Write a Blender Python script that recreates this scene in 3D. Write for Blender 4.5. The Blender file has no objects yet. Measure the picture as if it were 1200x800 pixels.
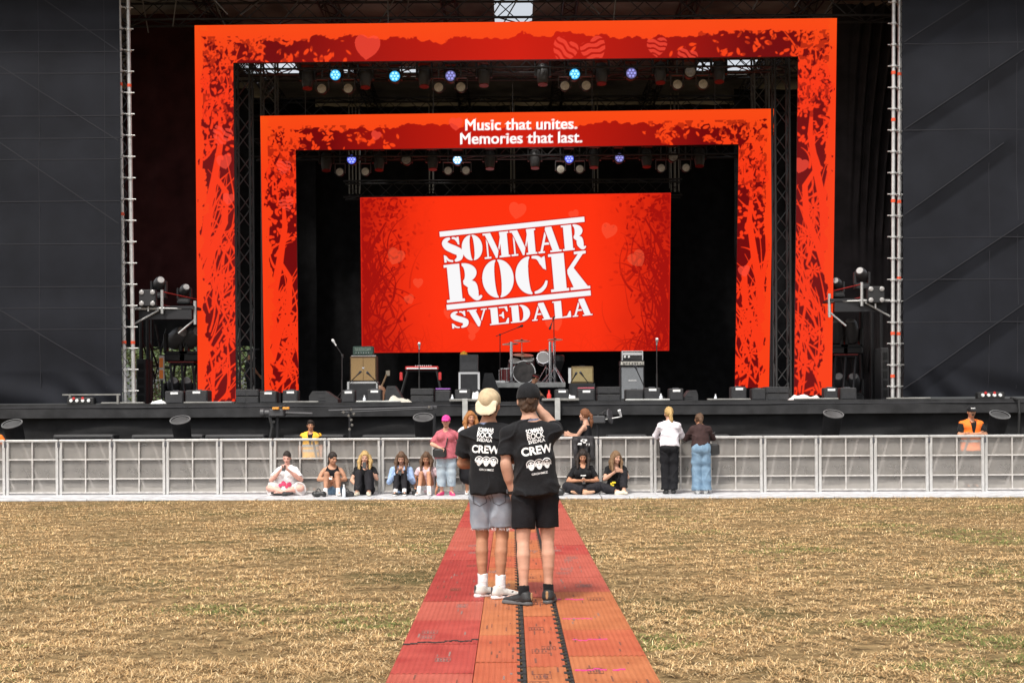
import bpy, math, random
import numpy as np
from mathutils import Vector, Matrix
random.seed(7)
RNG = np.random.default_rng(7)
SC = bpy.context.scene
COL = SC.collection
PI = math.pi
# ------------------------------------------------------------------ camera geometry
FOC = 1500.0; HZ = 484.0; CX = 600.0; ROLL = 0.006; EYE = 1.58
def P(px, py, D):
    dx = (px - CX) - (py - HZ) * ROLL
    dy = (py - HZ) + (px - CX) * ROLL
    return (dx * D / FOC, D, EYE - dy * D / FOC)
def PX(px, D, py=HZ): return P(px, py, D)[0]
def PZ(py, D, px=CX): return P(px, py, D)[2]
# ------------------------------------------------------------------ materials
MATS = {}
def mat(name, col, rough=0.7, metal=0.0, var=0.0, scale=6.0, bump=0.0, bscale=40.0, emit=None, estr=1.0, spec=0.5, col2=None, stretch=None, trans=None):
    if name in MATS: return MATS[name]
    m = bpy.data.materials.new(name); m.use_nodes = True
    nt = m.node_tree; N = nt.nodes; L = nt.links
    b = N['Principled BSDF']
    b.inputs['Base Color'].default_value = (*col, 1)
    b.inputs['Roughness'].default_value = rough
    b.inputs['Metallic'].default_value = metal
    b.inputs['Specular IOR Level'].default_value = spec
    tc = N.new('ShaderNodeTexCoord')
    src = tc.outputs['Object']
    if stretch:
        mp = N.new('ShaderNodeMapping'); mp.inputs['Scale'].default_value = stretch
        L.new(src, mp.inputs['Vector']); src = mp.outputs['Vector']
    if var or col2:
        n = N.new('ShaderNodeTexNoise'); n.inputs['Scale'].default_value = scale; n.inputs['Detail'].default_value = 6
        L.new(src, n.inputs['Vector'])
        r = N.new('ShaderNodeValToRGB')
        c2 = col2 if col2 else tuple(max(0, c * (1 + var)) for c in col)
        c1 = col if col2 else tuple(max(0, c * (1 - var)) for c in col)
        r.color_ramp.elements[0].position = 0.32; r.color_ramp.elements[1].position = 0.68
        r.color_ramp.elements[0].color = (*c1, 1); r.color_ramp.elements[1].color = (*c2, 1)
        L.new(n.outputs['Fac'], r.inputs['Fac']); L.new(r.outputs['Color'], b.inputs['Base Color'])
    if bump:
        n2 = N.new('ShaderNodeTexNoise'); n2.inputs['Scale'].default_value = bscale; n2.inputs['Detail'].default_value = 5
        L.new(src, n2.inputs['Vector'])
        bp = N.new('ShaderNodeBump'); bp.inputs['Strength'].default_value = bump; bp.inputs['Distance'].default_value = 0.02
        L.new(n2.outputs['Fac'], bp.inputs['Height']); L.new(bp.outputs['Normal'], b.inputs['Normal'])
    if emit:
        b.inputs['Emission Color'].default_value = (*emit, 1); b.inputs['Emission Strength'].default_value = estr
    if trans is not None:
        t = N.new('ShaderNodeBsdfTransparent'); mx = N.new('ShaderNodeMixShader')
        mx.inputs['Fac'].default_value = trans
        L.new(b.outputs[0], mx.inputs[1]); L.new(t.outputs[0], mx.inputs[2])
        L.new(mx.outputs[0], N['Material Output'].inputs['Surface'])
    MATS[name] = m
    return m
def attr_mat(name, emission=None, rough=0.8, backface=False, spec=0.3):
    m = bpy.data.materials.new(name); m.use_nodes = True
    nt = m.node_tree; N = nt.nodes; L = nt.links; b = N['Principled BSDF']
    a = N.new('ShaderNodeAttribute'); a.attribute_name = 'Col'
    if emission:
        b.inputs['Base Color'].default_value = (0.004, 0.004, 0.004, 1)
        b.inputs['Specular IOR Level'].default_value = 0.02
        L.new(a.outputs['Color'], b.inputs['Emission Color']); b.inputs['Emission Strength'].default_value = emission
    else:
        L.new(a.outputs['Color'], b.inputs['Base Color'])
        b.inputs['Specular IOR Level'].default_value = spec
    b.inputs['Roughness'].default_value = rough
    MATS[name] = m
    return m
# ------------------------------------------------------------------ object helpers
ORG = {}
def np_mesh(name, V, Fc, smooth=False):
    """V (n,3) array, Fc (m,k) int array with k = 3 or 4"""
    me = bpy.data.meshes.new(name)
    V = np.asarray(V, np.float32); Fc = np.asarray(Fc, np.int32)
    me.vertices.add(len(V)); me.vertices.foreach_set('co', V.ravel())
    k = Fc.shape[1]
    me.loops.add(Fc.size); me.loops.foreach_set('vertex_index', Fc.ravel())
    me.polygons.add(len(Fc)); me.polygons.foreach_set('loop_start', np.arange(0, Fc.size, k, dtype=np.int32))
    if smooth: me.polygons.foreach_set('use_smooth', np.ones(len(Fc), bool))
    me.update(calc_edges=True)
    return me
def add_col(me, cols):
    a = me.color_attributes.new('Col', 'FLOAT_COLOR', 'POINT')
    c = np.ones((len(cols), 4), np.float32); c[:, :3] = cols
    a.data.foreach_set('color', c.ravel())
def tag(o, label=None, cat=None, group=None, kind=None):
    if label: o['label'] = label
    if cat: o['category'] = cat
    if group: o['group'] = group
    if kind: o['kind'] = kind
    return o
def thing(name, label, cat, loc=(0, 0, 0), group=None, kind=None):
    o = bpy.data.objects.new(name, None); COL.objects.link(o); o.location = loc
    o.empty_display_size = 0.2
    ORG[o.name] = Vector(loc)
    return tag(o, label, cat, group, kind)
def link(name, me, m=None, parent=None):
    """links mesh given in WORLD coordinates"""
    o = bpy.data.objects.new(name, me); COL.objects.link(o)
    if m: me.materials.append(m)
    if parent:
        off = ORG[parent.name]
        if off.length > 0: me.transform(Matrix.Translation(-off))
        if parent.parent or parent.type == 'MESH':
            o.parent = parent
            # parent part sits at its own origin; nothing else to offset
        else:
            o.parent = parent
        ORG[o.name] = off.copy()
    else:
        ORG[o.name] = Vector((0, 0, 0))
    return o
def recentre(o, loc):
    """moves a top-level mesh object's origin to loc without moving the mesh"""
    v = Vector(loc); o.data.transform(Matrix.Translation(-v)); o.location = v; ORG[o.name] = v
    return o
def dup(root, loc, label=None, group=None, rotz=None):
    r = root.copy(); COL.objects.link(r); r.location = loc
    if rotz is not None: r.rotation_euler = (0, 0, rotz)
    ORG[r.name] = Vector(loc)
    if label: r['label'] = label
    if group: r['group'] = group
    for ch in list(root.children):
        c = ch.copy(); COL.objects.link(c); c.parent = r
        for g in list(ch.children):
            d = g.copy(); COL.objects.link(d); d.parent = c
    return r
class MB:
    def __init__(s): s.v = []; s.f = []
    def add(s, v, f):
        b = len(s.v); s.v += [tuple(p) for p in v]; s.f += [tuple(i + b for i in q) for q in f]; return s
    def box(s, x0, x1, y0, y1, z0, z1, ch=0.0, M=None):
        if ch <= 0:
            v = [(x0,y0,z0),(x1,y0,z0),(x1,y1,z0),(x0,y1,z0),(x0,y0,z1),(x1,y0,z1),(x1,y1,z1),(x0,y1,z1)]
            f = [(0,3,2,1),(4,5,6,7),(0,1,5,4),(1,2,6,5),(2,3,7,6),(3,0,4,7)]
        else:   # chamfered: octagonal in plan and elevation
            c = min(ch, (x1-x0)/3, (y1-y0)/3, (z1-z0)/3)
            def ring(x0,x1,y0,y1,z): return [(x0+c,y0,z),(x1-c,y0,z),(x1,y0+c,z),(x1,y1-c,z),(x1-c,y1,z),(x0+c,y1,z),(x0,y1-c,z),(x0,y0+c,z)]
            v = ring(x0+c,x1-c,y0+c,y1-c,z0)+ring(x0,x1,y0,y1,z0+c)+ring(x0,x1,y0,y1,z1-c)+ring(x0+c,x1-c,y0+c,y1-c,z1)
            f = [tuple(range(7,-1,-1)), tuple(range(24,32))]
            for r in range(3):
                for i in range(8): f.append((r*8+i, r*8+(i+1)%8, r*8+8+(i+1)%8, r*8+8+i))
        if M is not None: v = [tuple(M @ Vector(p)) for p in v]
        return s.add(v, f)
    def tube(s, p, q, r, r2=None, n=8, cap=True):
        p = Vector(p); q = Vector(q); d = q - p
        if d.length < 1e-6: return s
        d.normalize(); a = d.orthogonal().normalized(); b = d.cross(a)
        r2 = r if r2 is None else r2
        v = []
        for c, R in ((p, r), (q, r2)):
            for i in range(n):
                t = 2*PI*i/n; v.append(c + (a*math.cos(t) + b*math.sin(t))*R)
        f = [(i, (i+1)%n, n+(i+1)%n, n+i) for i in range(n)]
        if cap: f += [tuple(range(n-1,-1,-1)), tuple(range(n, 2*n))]
        return s.add(v, f)
    def path(s, pts, r, n=6):
        for a, b in zip(pts[:-1], pts[1:]): s.tube(a, b, r, n=n)
        return s
    def lathe(s, c, axis, prof, n=16):
        """prof list of (t along axis, radius)"""
        c = Vector(c); d = Vector(axis).normalized(); a = d.orthogonal().normalized(); b = d.cross(a)
        v = []
        for t, R in prof:
            for i in range(n):
                g = 2*PI*i/n; v.append(c + d*t + (a*math.cos(g) + b*math.sin(g))*max(R, 1e-4))
        f = []
        for k in range(len(prof)-1):
            for i in range(n): f.append((k*n+i, k*n+(i+1)%n, (k+1)*n+(i+1)%n, (k+1)*n+i))
        f += [tuple(range(n-1,-1,-1)), tuple(range((len(prof)-1)*n, len(prof)*n))]
        return s.add(v, f)
    def prism(s, poly, axis, a0, a1):
        """poly of 2D points extruded along axis 'x','y','z' (other two in order)"""
        def mk(p, a):
            return {'x': (a, p[0], p[1]), 'y': (p[0], a, p[1]), 'z': (p[0], p[1], a)}[axis]
        n = len(poly)
        v = [mk(p, a0) for p in poly] + [mk(p, a1) for p in poly]
        f = [tuple(range(n)), tuple(range(2*n-1, n-1, -1))] + [(i, n+i, n+(i+1)%n, (i+1)%n) for i in range(n)]
        return s.add(v, f)
    def quad(s, a, b, c, d): return s.add([a, b, c, d], [(0, 1, 2, 3)])
    def truss(s, p, q, w=0.4, r=0.025, step=0.45, n=6, up=None, tri=False):
        p = Vector(p); q = Vector(q); d = q - p; Ln = d.length; d.normalize()
        up = Vector(up) if up else (Vector((0,0,1)) if abs(d.z) < 0.9 else Vector((0,1,0)))
        a = d.cross(up).normalized(); b = a.cross(d)
        offs = [a*w/2+b*w/2, -a*w/2+b*w/2, -a*w/2-b*w/2, a*w/2-b*w/2]
        for o in offs: s.tube(p+o, q+o, r, n=n)
        k = max(1, int(round(Ln/step)))
        for i in range(k):
            t0 = Ln*i/k; t1 = Ln*(i+1)/k
            for j in range(4):
                o, o2 = offs[j], offs[(j+1)%4]
                if (i+j) % 2: o, o2 = o2, o
                s.tube(p+o+d*t0, p+o2+d*t1, r*0.55, n=4, cap=False)
        return s
    def build(s, name, m, parent=None, smooth=False):
        me = bpy.data.meshes.new(name); me.from_pydata(s.v, [], s.f)
        import bmesh
        bm = bmesh.new(); bm.from_mesh(me); bmesh.ops.recalc_face_normals(bm, faces=bm.faces); bm.to_mesh(me); bm.free()
        if smooth:
            me.polygons.foreach_set('use_smooth', np.ones(len(me.polygons), bool))
            try: me.set_sharp_from_angle(angle=math.radians(40))
            except Exception: pass
        return link(name, me, m, parent)
def text_mesh(body, size=1.0, bold=0.0, ext=0.0, align='CENTER', spacing=1.0, line=1.0):
    cu = bpy.data.curves.new('lettering', 'FONT'); cu.body = body; cu.size = size
    cu.align_x = align; cu.offset = bold; cu.extrude = ext; cu.space_character = spacing; cu.space_line = line
    cu.resolution_u = 4
    o = bpy.data.objects.new('lettering', cu); COL.objects.link(o)
    dg = bpy.context.evaluated_depsgraph_get(); dg.update()
    me = bpy.data.meshes.new_from_object(o.evaluated_get(dg))
    bpy.data.objects.remove(o); bpy.data.curves.remove(cu)
    me.materials.clear()
    return me
def fsum(P3, seed, freq, n=7):
    """cheap smooth pseudo noise: a sum of random waves, about -1..1"""
    r = np.random.default_rng(seed); out = 0
    for i in range(n):
        k = r.normal(size=3) * np.asarray(freq); ph = r.uniform(0, 2*PI)
        out = out + np.sin(P3[..., 0]*k[0] + P3[..., 1]*k[1] + P3[..., 2]*k[2] + ph + 1.3*np.sin(P3[..., 2]*k[0]*0.5 + ph))
    return out / (n ** 0.5)
def vnoise(h, w, cell, seed):
    r = np.random.default_rng(seed); gh, gw = int(h/cell)+3, int(w/cell)+3
    g = r.uniform(0, 1, (gh, gw)); y = np.arange(h)/cell; x = np.arange(w)/cell
    y0 = y.astype(int); x0 = x.astype(int); fy = (y-y0)[:, None]; fx = (x-x0)[None]
    fy = fy*fy*(3-2*fy); fx = fx*fx*(3-2*fx)
    a = g[y0][:, x0]; b = g[y0][:, x0+1]; c = g[y0+1][:, x0]; d = g[y0+1][:, x0+1]
    return (a*(1-fx)+b*fx)*(1-fy)+(c*(1-fx)+d*fx)*fy
def fbm(h, w, cell, seed, oct=4):
    o = 0; amp = 1; tot = 0
    for i in range(oct):
        o = o + amp*vnoise(h, w, max(cell/2**i, 1.01), seed+i*17); tot += amp; amp *= 0.55
    return o/tot
# ------------------------------------------------------------------ LED pictures (drawn with code, one value per LED cluster)
def srgb(r, g, b):
    c = np.array([r, g, b]) / 255.0
    return np.where(c <= 0.04045, c/12.92, ((c+0.055)/1.055)**2.4)
class Canvas:
    def __init__(s, W, H, SS): s.W, s.H, s.SS = W, H, SS; s.w, s.h = int(W*SS)+1, int(H*SS)+1; s.m = np.zeros((s.h, s.w), np.float32)
    def grid(s): return np.meshgrid(np.arange(s.w)/s.SS, np.arange(s.h)/s.SS)
    def _sub(s, x0, x1, y0, y1):
        i0 = max(0, int(x0*s.SS)-2); i1 = min(s.w, int(x1*s.SS)+3); j0 = max(0, int(y0*s.SS)-2); j1 = min(s.h, int(y1*s.SS)+3)
        if i1 <= i0 or j1 <= j0: return None
        X, Y = np.meshgrid(np.arange(i0, i1)/s.SS, np.arange(j0, j1)/s.SS)
        return (slice(j0, j1), slice(i0, i1)), X, Y
    def put(s, sl, d, val=1.0):
        """d signed distance in px (negative inside)"""
        a = np.clip(0.5 - d*s.SS*0.7, 0, 1); s.m[sl] = s.m[sl]*(1-a) + val*a
    def stroke(s, pts, wd, val=1.0):
        for (p, q, r0, r1) in zip(pts[:-1], pts[1:], wd[:-1], wd[1:]):
            R = max(r0, r1); g = s._sub(min(p[0], q[0])-R, max(p[0], q[0])+R, min(p[1], q[1])-R, max(p[1], q[1])+R)
            if not g: continue
            sl, X, Y = g; dx, dy = q[0]-p[0], q[1]-p[1]; L2 = dx*dx+dy*dy+1e-9
            t = np.clip(((X-p[0])*dx+(Y-p[1])*dy)/L2, 0, 1)
            s.put(sl, np.hypot(X-p[0]-t*dx, Y-p[1]-t*dy)-(r0+(r1-r0)*t), val)
    def curve(s, p, ang, L, bend, w0, w1, val=1.0, n=9):
        pts = [p]; a = ang; x, y = p
        for i in range(n):
            x += math.cos(a)*L/n; y += math.sin(a)*L/n; a += bend/n; pts.append((x, y))
        s.stroke(pts, list(np.linspace(w0, w1, n+1)), val); return pts[-1], a
    def ell(s, cx, cy, rx, ry, ang=0, val=1.0):
        R = max(rx, ry); g = s._sub(cx-R, cx+R, cy-R, cy+R)
        if not g: return
        sl, X, Y = g; c, n = math.cos(ang), math.sin(ang)
        u = (X-cx)*c+(Y-cy)*n; v = -(X-cx)*n+(Y-cy)*c
        s.put(sl, (np.hypot(u/rx, v/ry)-1)*min(rx, ry), val)
    def poly(s, pts, val=1.0):
        xs = [p[0] for p in pts]; ys = [p[1] for p in pts]
        g = s._sub(min(xs), max(xs), min(ys), max(ys))
        if not g: return
        sl, X, Y = g; acc = np.zeros(X.shape, np.float32); o = 0.25/s.SS
        for ox, oy in ((-o, -o), (o, -o), (-o, o), (o, o)):
            ins = np.zeros(X.shape, bool)
            for (ax, ay), (bx, by) in zip(pts, pts[1:]+pts[:1]):
                if ay == by: continue
                c = (ay > Y+oy) != (by > Y+oy)
                ins ^= c & (X+ox < (bx-ax)*(Y+oy-ay)/(by-ay)+ax)
            acc += ins
        a = acc/4; s.m[sl] = s.m[sl]*(1-a)+val*a
    def heart(s, cx, cy, r, ang=0, val=1.0, scribble=False):
        g = s._sub(cx-r*1.4, cx+r*1.4, cy-r*1.4, cy+r*1.4)
        if not g: return
        sl, X, Y = g; c, n = math.cos(ang), math.sin(ang)
        u = ((X-cx)*c+(Y-cy)*n)/r; v = -(-(X-cx)*n+(Y-cy)*c)/r
        f = (u*u+v*v-0.75)**3 - u*u*v**3
        ins = f < 0
        if scribble: ins &= (np.sin((v*1.2+u*0.35)*11 + 0.9*np.sin(u*6)) > -0.45)
        s.m[sl] = np.where(ins, val, s.m[sl])
    def flower(s, cx, cy, r, k=9, val=1.0):
        a0 = random.random()
        for i in range(k):
            a = a0+2*PI*i/k; s.ell(cx+math.cos(a)*r*.6, cy+math.sin(a)*r*.6, r*.42, r*.14, a, val)
        s.ell(cx, cy, r*.24, r*.24, 0, val); s.ell(cx, cy, r*.1, r*.1, 0, 0.0)

def leg_art(C, X0, X1, H, outer_left, ytop, seed):
    """paints meadow and tree shapes into one leg of a U frame"""
    random.seed(seed); w = X1-X0
    def ex(t): return X0+t*w if outer_left else X1-t*w      # t: 0 at the outer edge, 1 at the inner edge
    sg = 1 if outer_left else -1
    # trunk with limbs
    y = ytop+55
    pts = [(ex(.62), y), (ex(.66), y+35), (ex(.5), y+75), (ex(.3), y+115), (ex(.22), y+165)]
    C.stroke(pts, [1.2, 3.2, 4.2, 4.6, 6])
    C.stroke([(ex(.5), y+75), (ex(.78), y+95), (ex(.74), y+130), (ex(.45), y+160), (ex(.22), y+190)], [2.2, 3.2, 3.8, 3.6, 5])
    C.stroke([(ex(.3), y+115), (ex(.12), y+70), (ex(.2), y+30)], [3, 2.2, 1.0])
    for i in range(14):
        C.curve((ex(random.uniform(.15, .8)), y+random.uniform(10, 150)), -PI/2+random.uniform(-1, 1), random.uniform(15, 40), random.uniform(-1.5, 1.5), 1.6, .3)
    for i in range(95):
        C.ell(ex(random.uniform(.1, 1.0)), y+random.uniform(-60, 55), random.uniform(1.2, 4), random.uniform(.8, 2.4), random.uniform(0, PI))
    # grass stems, reeds and daisies
    y0 = ytop+150
    for i in range(int((H-y0)/3.1)):
        yb = random.uniform(y0+40, H+30); t = random.uniform(.0, 1.25)
        C.curve((ex(t), yb), -PI/2+(random.uniform(.05, .85) if random.random() < .75 else random.uniform(-.5, .1))*(1 if outer_left else -1), random.uniform(35, 110), random.uniform(-.9, .9), random.uniform(.7, 1.6), .35)
    for i in range(int((H-y0)/9)):
        yb = random.uniform(y0+10, H-5)
        a = -PI/2+random.uniform(-1.2, 1.2); C.ell(ex(random.uniform(.2, 1)), yb, random.uniform(4, 9), random.uniform(1, 2.2), a)
    for i in range(11):
        if i % 2 == 0: C.flower(ex(random.uniform(.45, .95)), y0+20+i*(H-y0-40)/11+random.uniform(-6, 6), random.uniform(8, 11.5), random.choice((8, 9, 10)))
    for i in range(36):
        C.ell(ex(random.uniform(0.05, 1)), random.uniform(H-75, H), random.uniform(2, 6), random.uniform(1.0, 2.2), -PI/2+random.uniform(-.9, .9))

def frame_picture(W, H, BW, LW, SS, seed, k):
    C = Canvas(W, H, SS); X, Y = C.grid()
    leg_art(C, 0, LW, H, True, BW, seed); leg_art(C, W-LW, W, H, False, BW, seed+5)
    m = C.m
    nz = fbm(C.h, C.w, 16*SS, seed+1, 4)-0.5; nf = fbm(C.h, C.w, 5*SS, seed+2, 3)-0.5
    de = np.minimum(np.minimum(X, W-X)*1.0, 1e9)               # distance to the outer sides
    legs = (X < LW) | (X > W-LW)
    # bright rim along the outer sides, ragged like foliage
    rim = LW*0.19 + 22*nz*LW/45 + 8*nf
    rim += np.clip((Y-H*0.45)/H, 0, 1)*LW*0.1
    side = np.clip((rim-de)*SS*.6+.5, 0, 1)
    # ragged bright upper zone on the top band
    top = BW*0.40 + 15*nz + 5*nf + 3*np.sin(X/37.)
    cor = np.clip(1-np.minimum(X, W-X)/(LW*2.6), 0, 1)
    top = top*(1-cor*0.25)
    tz = np.clip((top-Y)*SS*.6+.5, 0, 1)
    leaf = fbm(C.h, C.w, 6.5*SS, seed+3, 3); leafy = np.clip((leaf-0.515)*14*SS/2+.5, 0, 1)
    nearc = (np.minimum(X, W-X) < LW*3.6) & (Y < BW*2.6)
    grad = np.clip(1-np.minimum(X, W-X)/(LW*3.6), 0, 1)
    LC = Canvas(W, H, SS); random.seed(seed+40)
    for sx in (0, 1):
        for i in range(310):
            if random.random() < .55: x_, y_ = LW*4.4*random.random()**1.25, BW*(.15+.85*random.random())
            else: x_, y_ = LW*random.random(), BW*(.2+2.3*random.random()**1.2)
            if random.random() < (x_/(LW*4.6))**1.3: continue
            r_ = random.uniform(1.6, 4.6)*LW/45; LC.ell(x_ if sx == 0 else W-x_, y_, r_, r_*random.uniform(.35, .6), random.uniform(0, PI))
            if random.random() < .12:
                for j in range(5): LC.ell((x_ if sx == 0 else W-x_)+random.uniform(-6, 6), y_+random.uniform(-4, 4), r_*1.2, r_*.5, random.uniform(0, PI))
        for i in range(26): LC.curve(((LW*random.uniform(.1, 1)) if sx == 0 else W-LW*random.uniform(.1, 1), BW*random.uniform(1, 2.6)), -PI/2+random.uniform(-.8, .8), random.uniform(18, 45), random.uniform(-1.2, 1.2), 1.4, .4)
    leafy = LC.m
    m = np.maximum(m*legs, np.maximum(np.maximum(side, tz*(1-0.0*cor)), leafy*0.98))
    # dark speckle bitten out of the bright corner
    bite = np.clip((fbm(C.h, C.w, 4.5*SS, seed+4, 2)-0.60)*16+.5, 0, 1)*nearc*(Y > BW*.3)*(de > LW*.2)
    m = m*(1-.6*bite)
    dark = srgb(112, 8, 10)[None, None]*(1-0.0*Y[..., None])
    mid = srgb(205, 30, 14)[None, None]
    ctr = np.clip(1-np.abs(X-W/2)/(W*0.36), 0, 1)[..., None]**.8*(Y[..., None] < BW+2)
    bg = dark*(1-ctr)+mid*ctr
    og = np.stack([np.full(X.shape, 1.0), 0.040+0.028*np.clip(1-Y/(BW*1.6), 0, 1)+0.01*side, np.full(X.shape, .0075)], -1)
    og[..., 0] *= 0.93
    col = bg*(1-m[..., None])+og*m[..., None]
    # pale hearts
    Hc = Canvas(W, H, SS)
    for (hx, hy, r, a, scr) in k:
        Hc.heart(hx, hy, r, a, 1.0, scr)
    hc = srgb(255, 78, 58)
    hm = Hc.m[..., None]*0.60
    col = col*(1-hm)+hc*hm
    # module seams and slight module brightness differences
    col = col*(1+0.02*(vnoise(C.h, C.w, 20*SS, seed+8)[..., None]-.5))
    return C, col
def bil(Q, u, v):
    TL, TR, BL, BR = [np.array(q) for q in Q]
    u = u[..., None]; v = v[..., None]
    return (TL*(1-u)+TR*u)*(1-v)+(BL*(1-u)+BR*u)*v
def led_mesh(C, col, Q, keep):
    X, Y = C.grid(); V = bil(Q, X/C.W, Y/C.H)
    idx = np.arange(C.w*C.h).reshape(C.h, C.w)
    cx = (X[:-1, :-1]+X[1:, 1:])/2; cy = (Y[:-1, :-1]+Y[1:, 1:])/2
    k = keep(cx, cy)
    Fc = np.stack([idx[1:, :-1], idx[1:, 1:], idx[:-1, 1:], idx[:-1, :-1]], -1)[k]
    used = np.zeros(C.w*C.h, bool); used[Fc.ravel()] = True
    rem = np.cumsum(used)-1
    me = np_mesh('led_face', V.reshape(-1, 3)[used], rem[Fc])
    add_col(me, col.reshape(-1, 3)[used]); return me
LED_E = .80
M_LED = attr_mat('led_pixels', emission=LED_E, rough=.5)
M_CAB = mat('led_cabinet', (.012, .012, .013), .6, var=.3)
M_WHITE_E = mat('led_white', (.02, .02, .02), .5, emit=(1, .985, .97), estr=1.0)
def box_quad(mb, Q, u0, u1, v0, v1, y0, y1):
    Qn = [np.array(q) for q in Q]
    f = lambda u, v: (Qn[0]*(1-u)+Qn[1]*u)*(1-v)+(Qn[2]*(1-u)+Qn[3]*u)*v
    c = [f(u0, v0), f(u1, v0), f(u1, v1), f(u0, v1)]
    v = [tuple(p+np.array([0, y0, 0])) for p in c]+[tuple(p+np.array([0, y1, 0])) for p in c]
    mb.add(v, [(0,1,2,3), (7,6,5,4), (0,4,5,1), (1,5,6,2), (2,6,7,3), (3,7,4,0)])
def draw_text(C, s, cu, cv, w_px, fat, val=1.0):
    me = text_mesh(s, 1.0, spacing=1.04); me.calc_loop_triangles()
    co = np.zeros(len(me.vertices)*3, np.float32); me.vertices.foreach_get('co', co); co = co.reshape(-1, 3)
    x0, x1 = co[:, 0].min(), co[:, 0].max(); cap = .73; k = (w_px-2*fat)/(x1-x0)
    T = [tuple(tuple((cu+(co[i, 0]-(x0+x1)/2)*k+fat*math.cos(a), cv+(cap/2-co[i, 1])*k*1.02+fat*math.sin(a)*.8)) for i in t.vertices) for t in me.loop_triangles for a in np.arange(0, 2*PI, PI/4)]
    M_ = Canvas(C.W, C.H, C.SS)
    for q in T:
        g = M_._sub(min(p[0] for p in q), max(p[0] for p in q), min(p[1] for p in q), max(p[1] for p in q))
        if not g: continue
        sl, X, Y = g; d = -1e9
        (ax, ay), (bx_, by), (cx, cy) = q
        if (bx_-ax)*(cy-ay)-(by-ay)*(cx-ax) < 0: (bx_, by), (cx, cy) = (cx, cy), (bx_, by)
        for (px, py), (qx, qy) in (((ax, ay), (bx_, by)), ((bx_, by), (cx, cy)), ((cx, cy), (ax, ay))):
            L_ = math.hypot(qx-px, qy-py)+1e-9; d = np.maximum(d, -((qx-px)*(Y-py)-(qy-py)*(X-px))/L_)
        M_.m[sl] = np.maximum(M_.m[sl], np.clip(.5-d*C.SS*.8, 0, 1))
    bpy.data.meshes.remove(me); return M_.m
def led_frame(label, D, Qpx, W, H, BW, LW, SS, seed, hearts, text=()):
    Q = [P(x, y, D) for x, y in Qpx]
    t = thing('led_screen', label, 'screen', (0, D, 1.83))
    C, col = frame_picture(W, H, BW, LW, SS, seed, hearts)
    for s_, cv, wp in text:
        a = draw_text(C, s_, W/2+4.5, cv, wp, .38)[..., None]; col = col*(1-a)+np.array([1.2, 1.18, 1.15])*a
    me = led_mesh(C, col, Q, lambda x, y: (y < BW) | (x < LW) | (x > W-LW))
    link('led_face', me, M_LED, t)
    mb = MB(); e = .0012
    box_quad(mb, Q, 0+e, 1-e, 0+e, BW/H-e, .012, .14); box_quad(mb, Q, 0+e, LW/W-e, BW/H-e*.5, 1-e, .013, .14); box_quad(mb, Q, 1-LW/W+e, 1-e, BW/H-e*.5, 1-e, .013, .14)
    mb.build('cabinet', M_CAB, t)
    return t, Q
random.seed(3)
H1 = [(202, 30, 15, .1, False), (432, 36, 15, .5, True), (470, 36, 15, -.5, True), (542, 33, 12, 0, True), (576, 46, 12, .4, True), (30, 130, 12, .4, True), (34, 160, 9, -.2, False), (38, 203, 7, .2, False), (712, 172, 9, .3, False)]
t1, Q1 = led_frame('larger outer U shaped LED frame showing red tree and meadow silhouettes round the stage opening', 30.0,
          [(228, 30), (981, 21.5), (232, 471), (975, 463)], 753, 437, 44, 45.2, 1.8, 11, H1)
H2 = [(26, 62, 9, .2, True), (30, 105, 9, -.3, True), (135, 26, 6, .3, False), (229, 14, 8, 0, False), (570, 190, 7, -.2, False)]
t2, Q2 = led_frame('smaller inner LED frame reading Music that unites. Memories that last. on its top band', 34.5,
          [(305, 136), (907.5, 127.5), (310, 460), (901.5, 454)], 602, 325, 41, 41, 2.4, 29, H2, (('Music that unites.', 13.5, 131), ('Memories that last.', 29.5, 143)))
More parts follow.
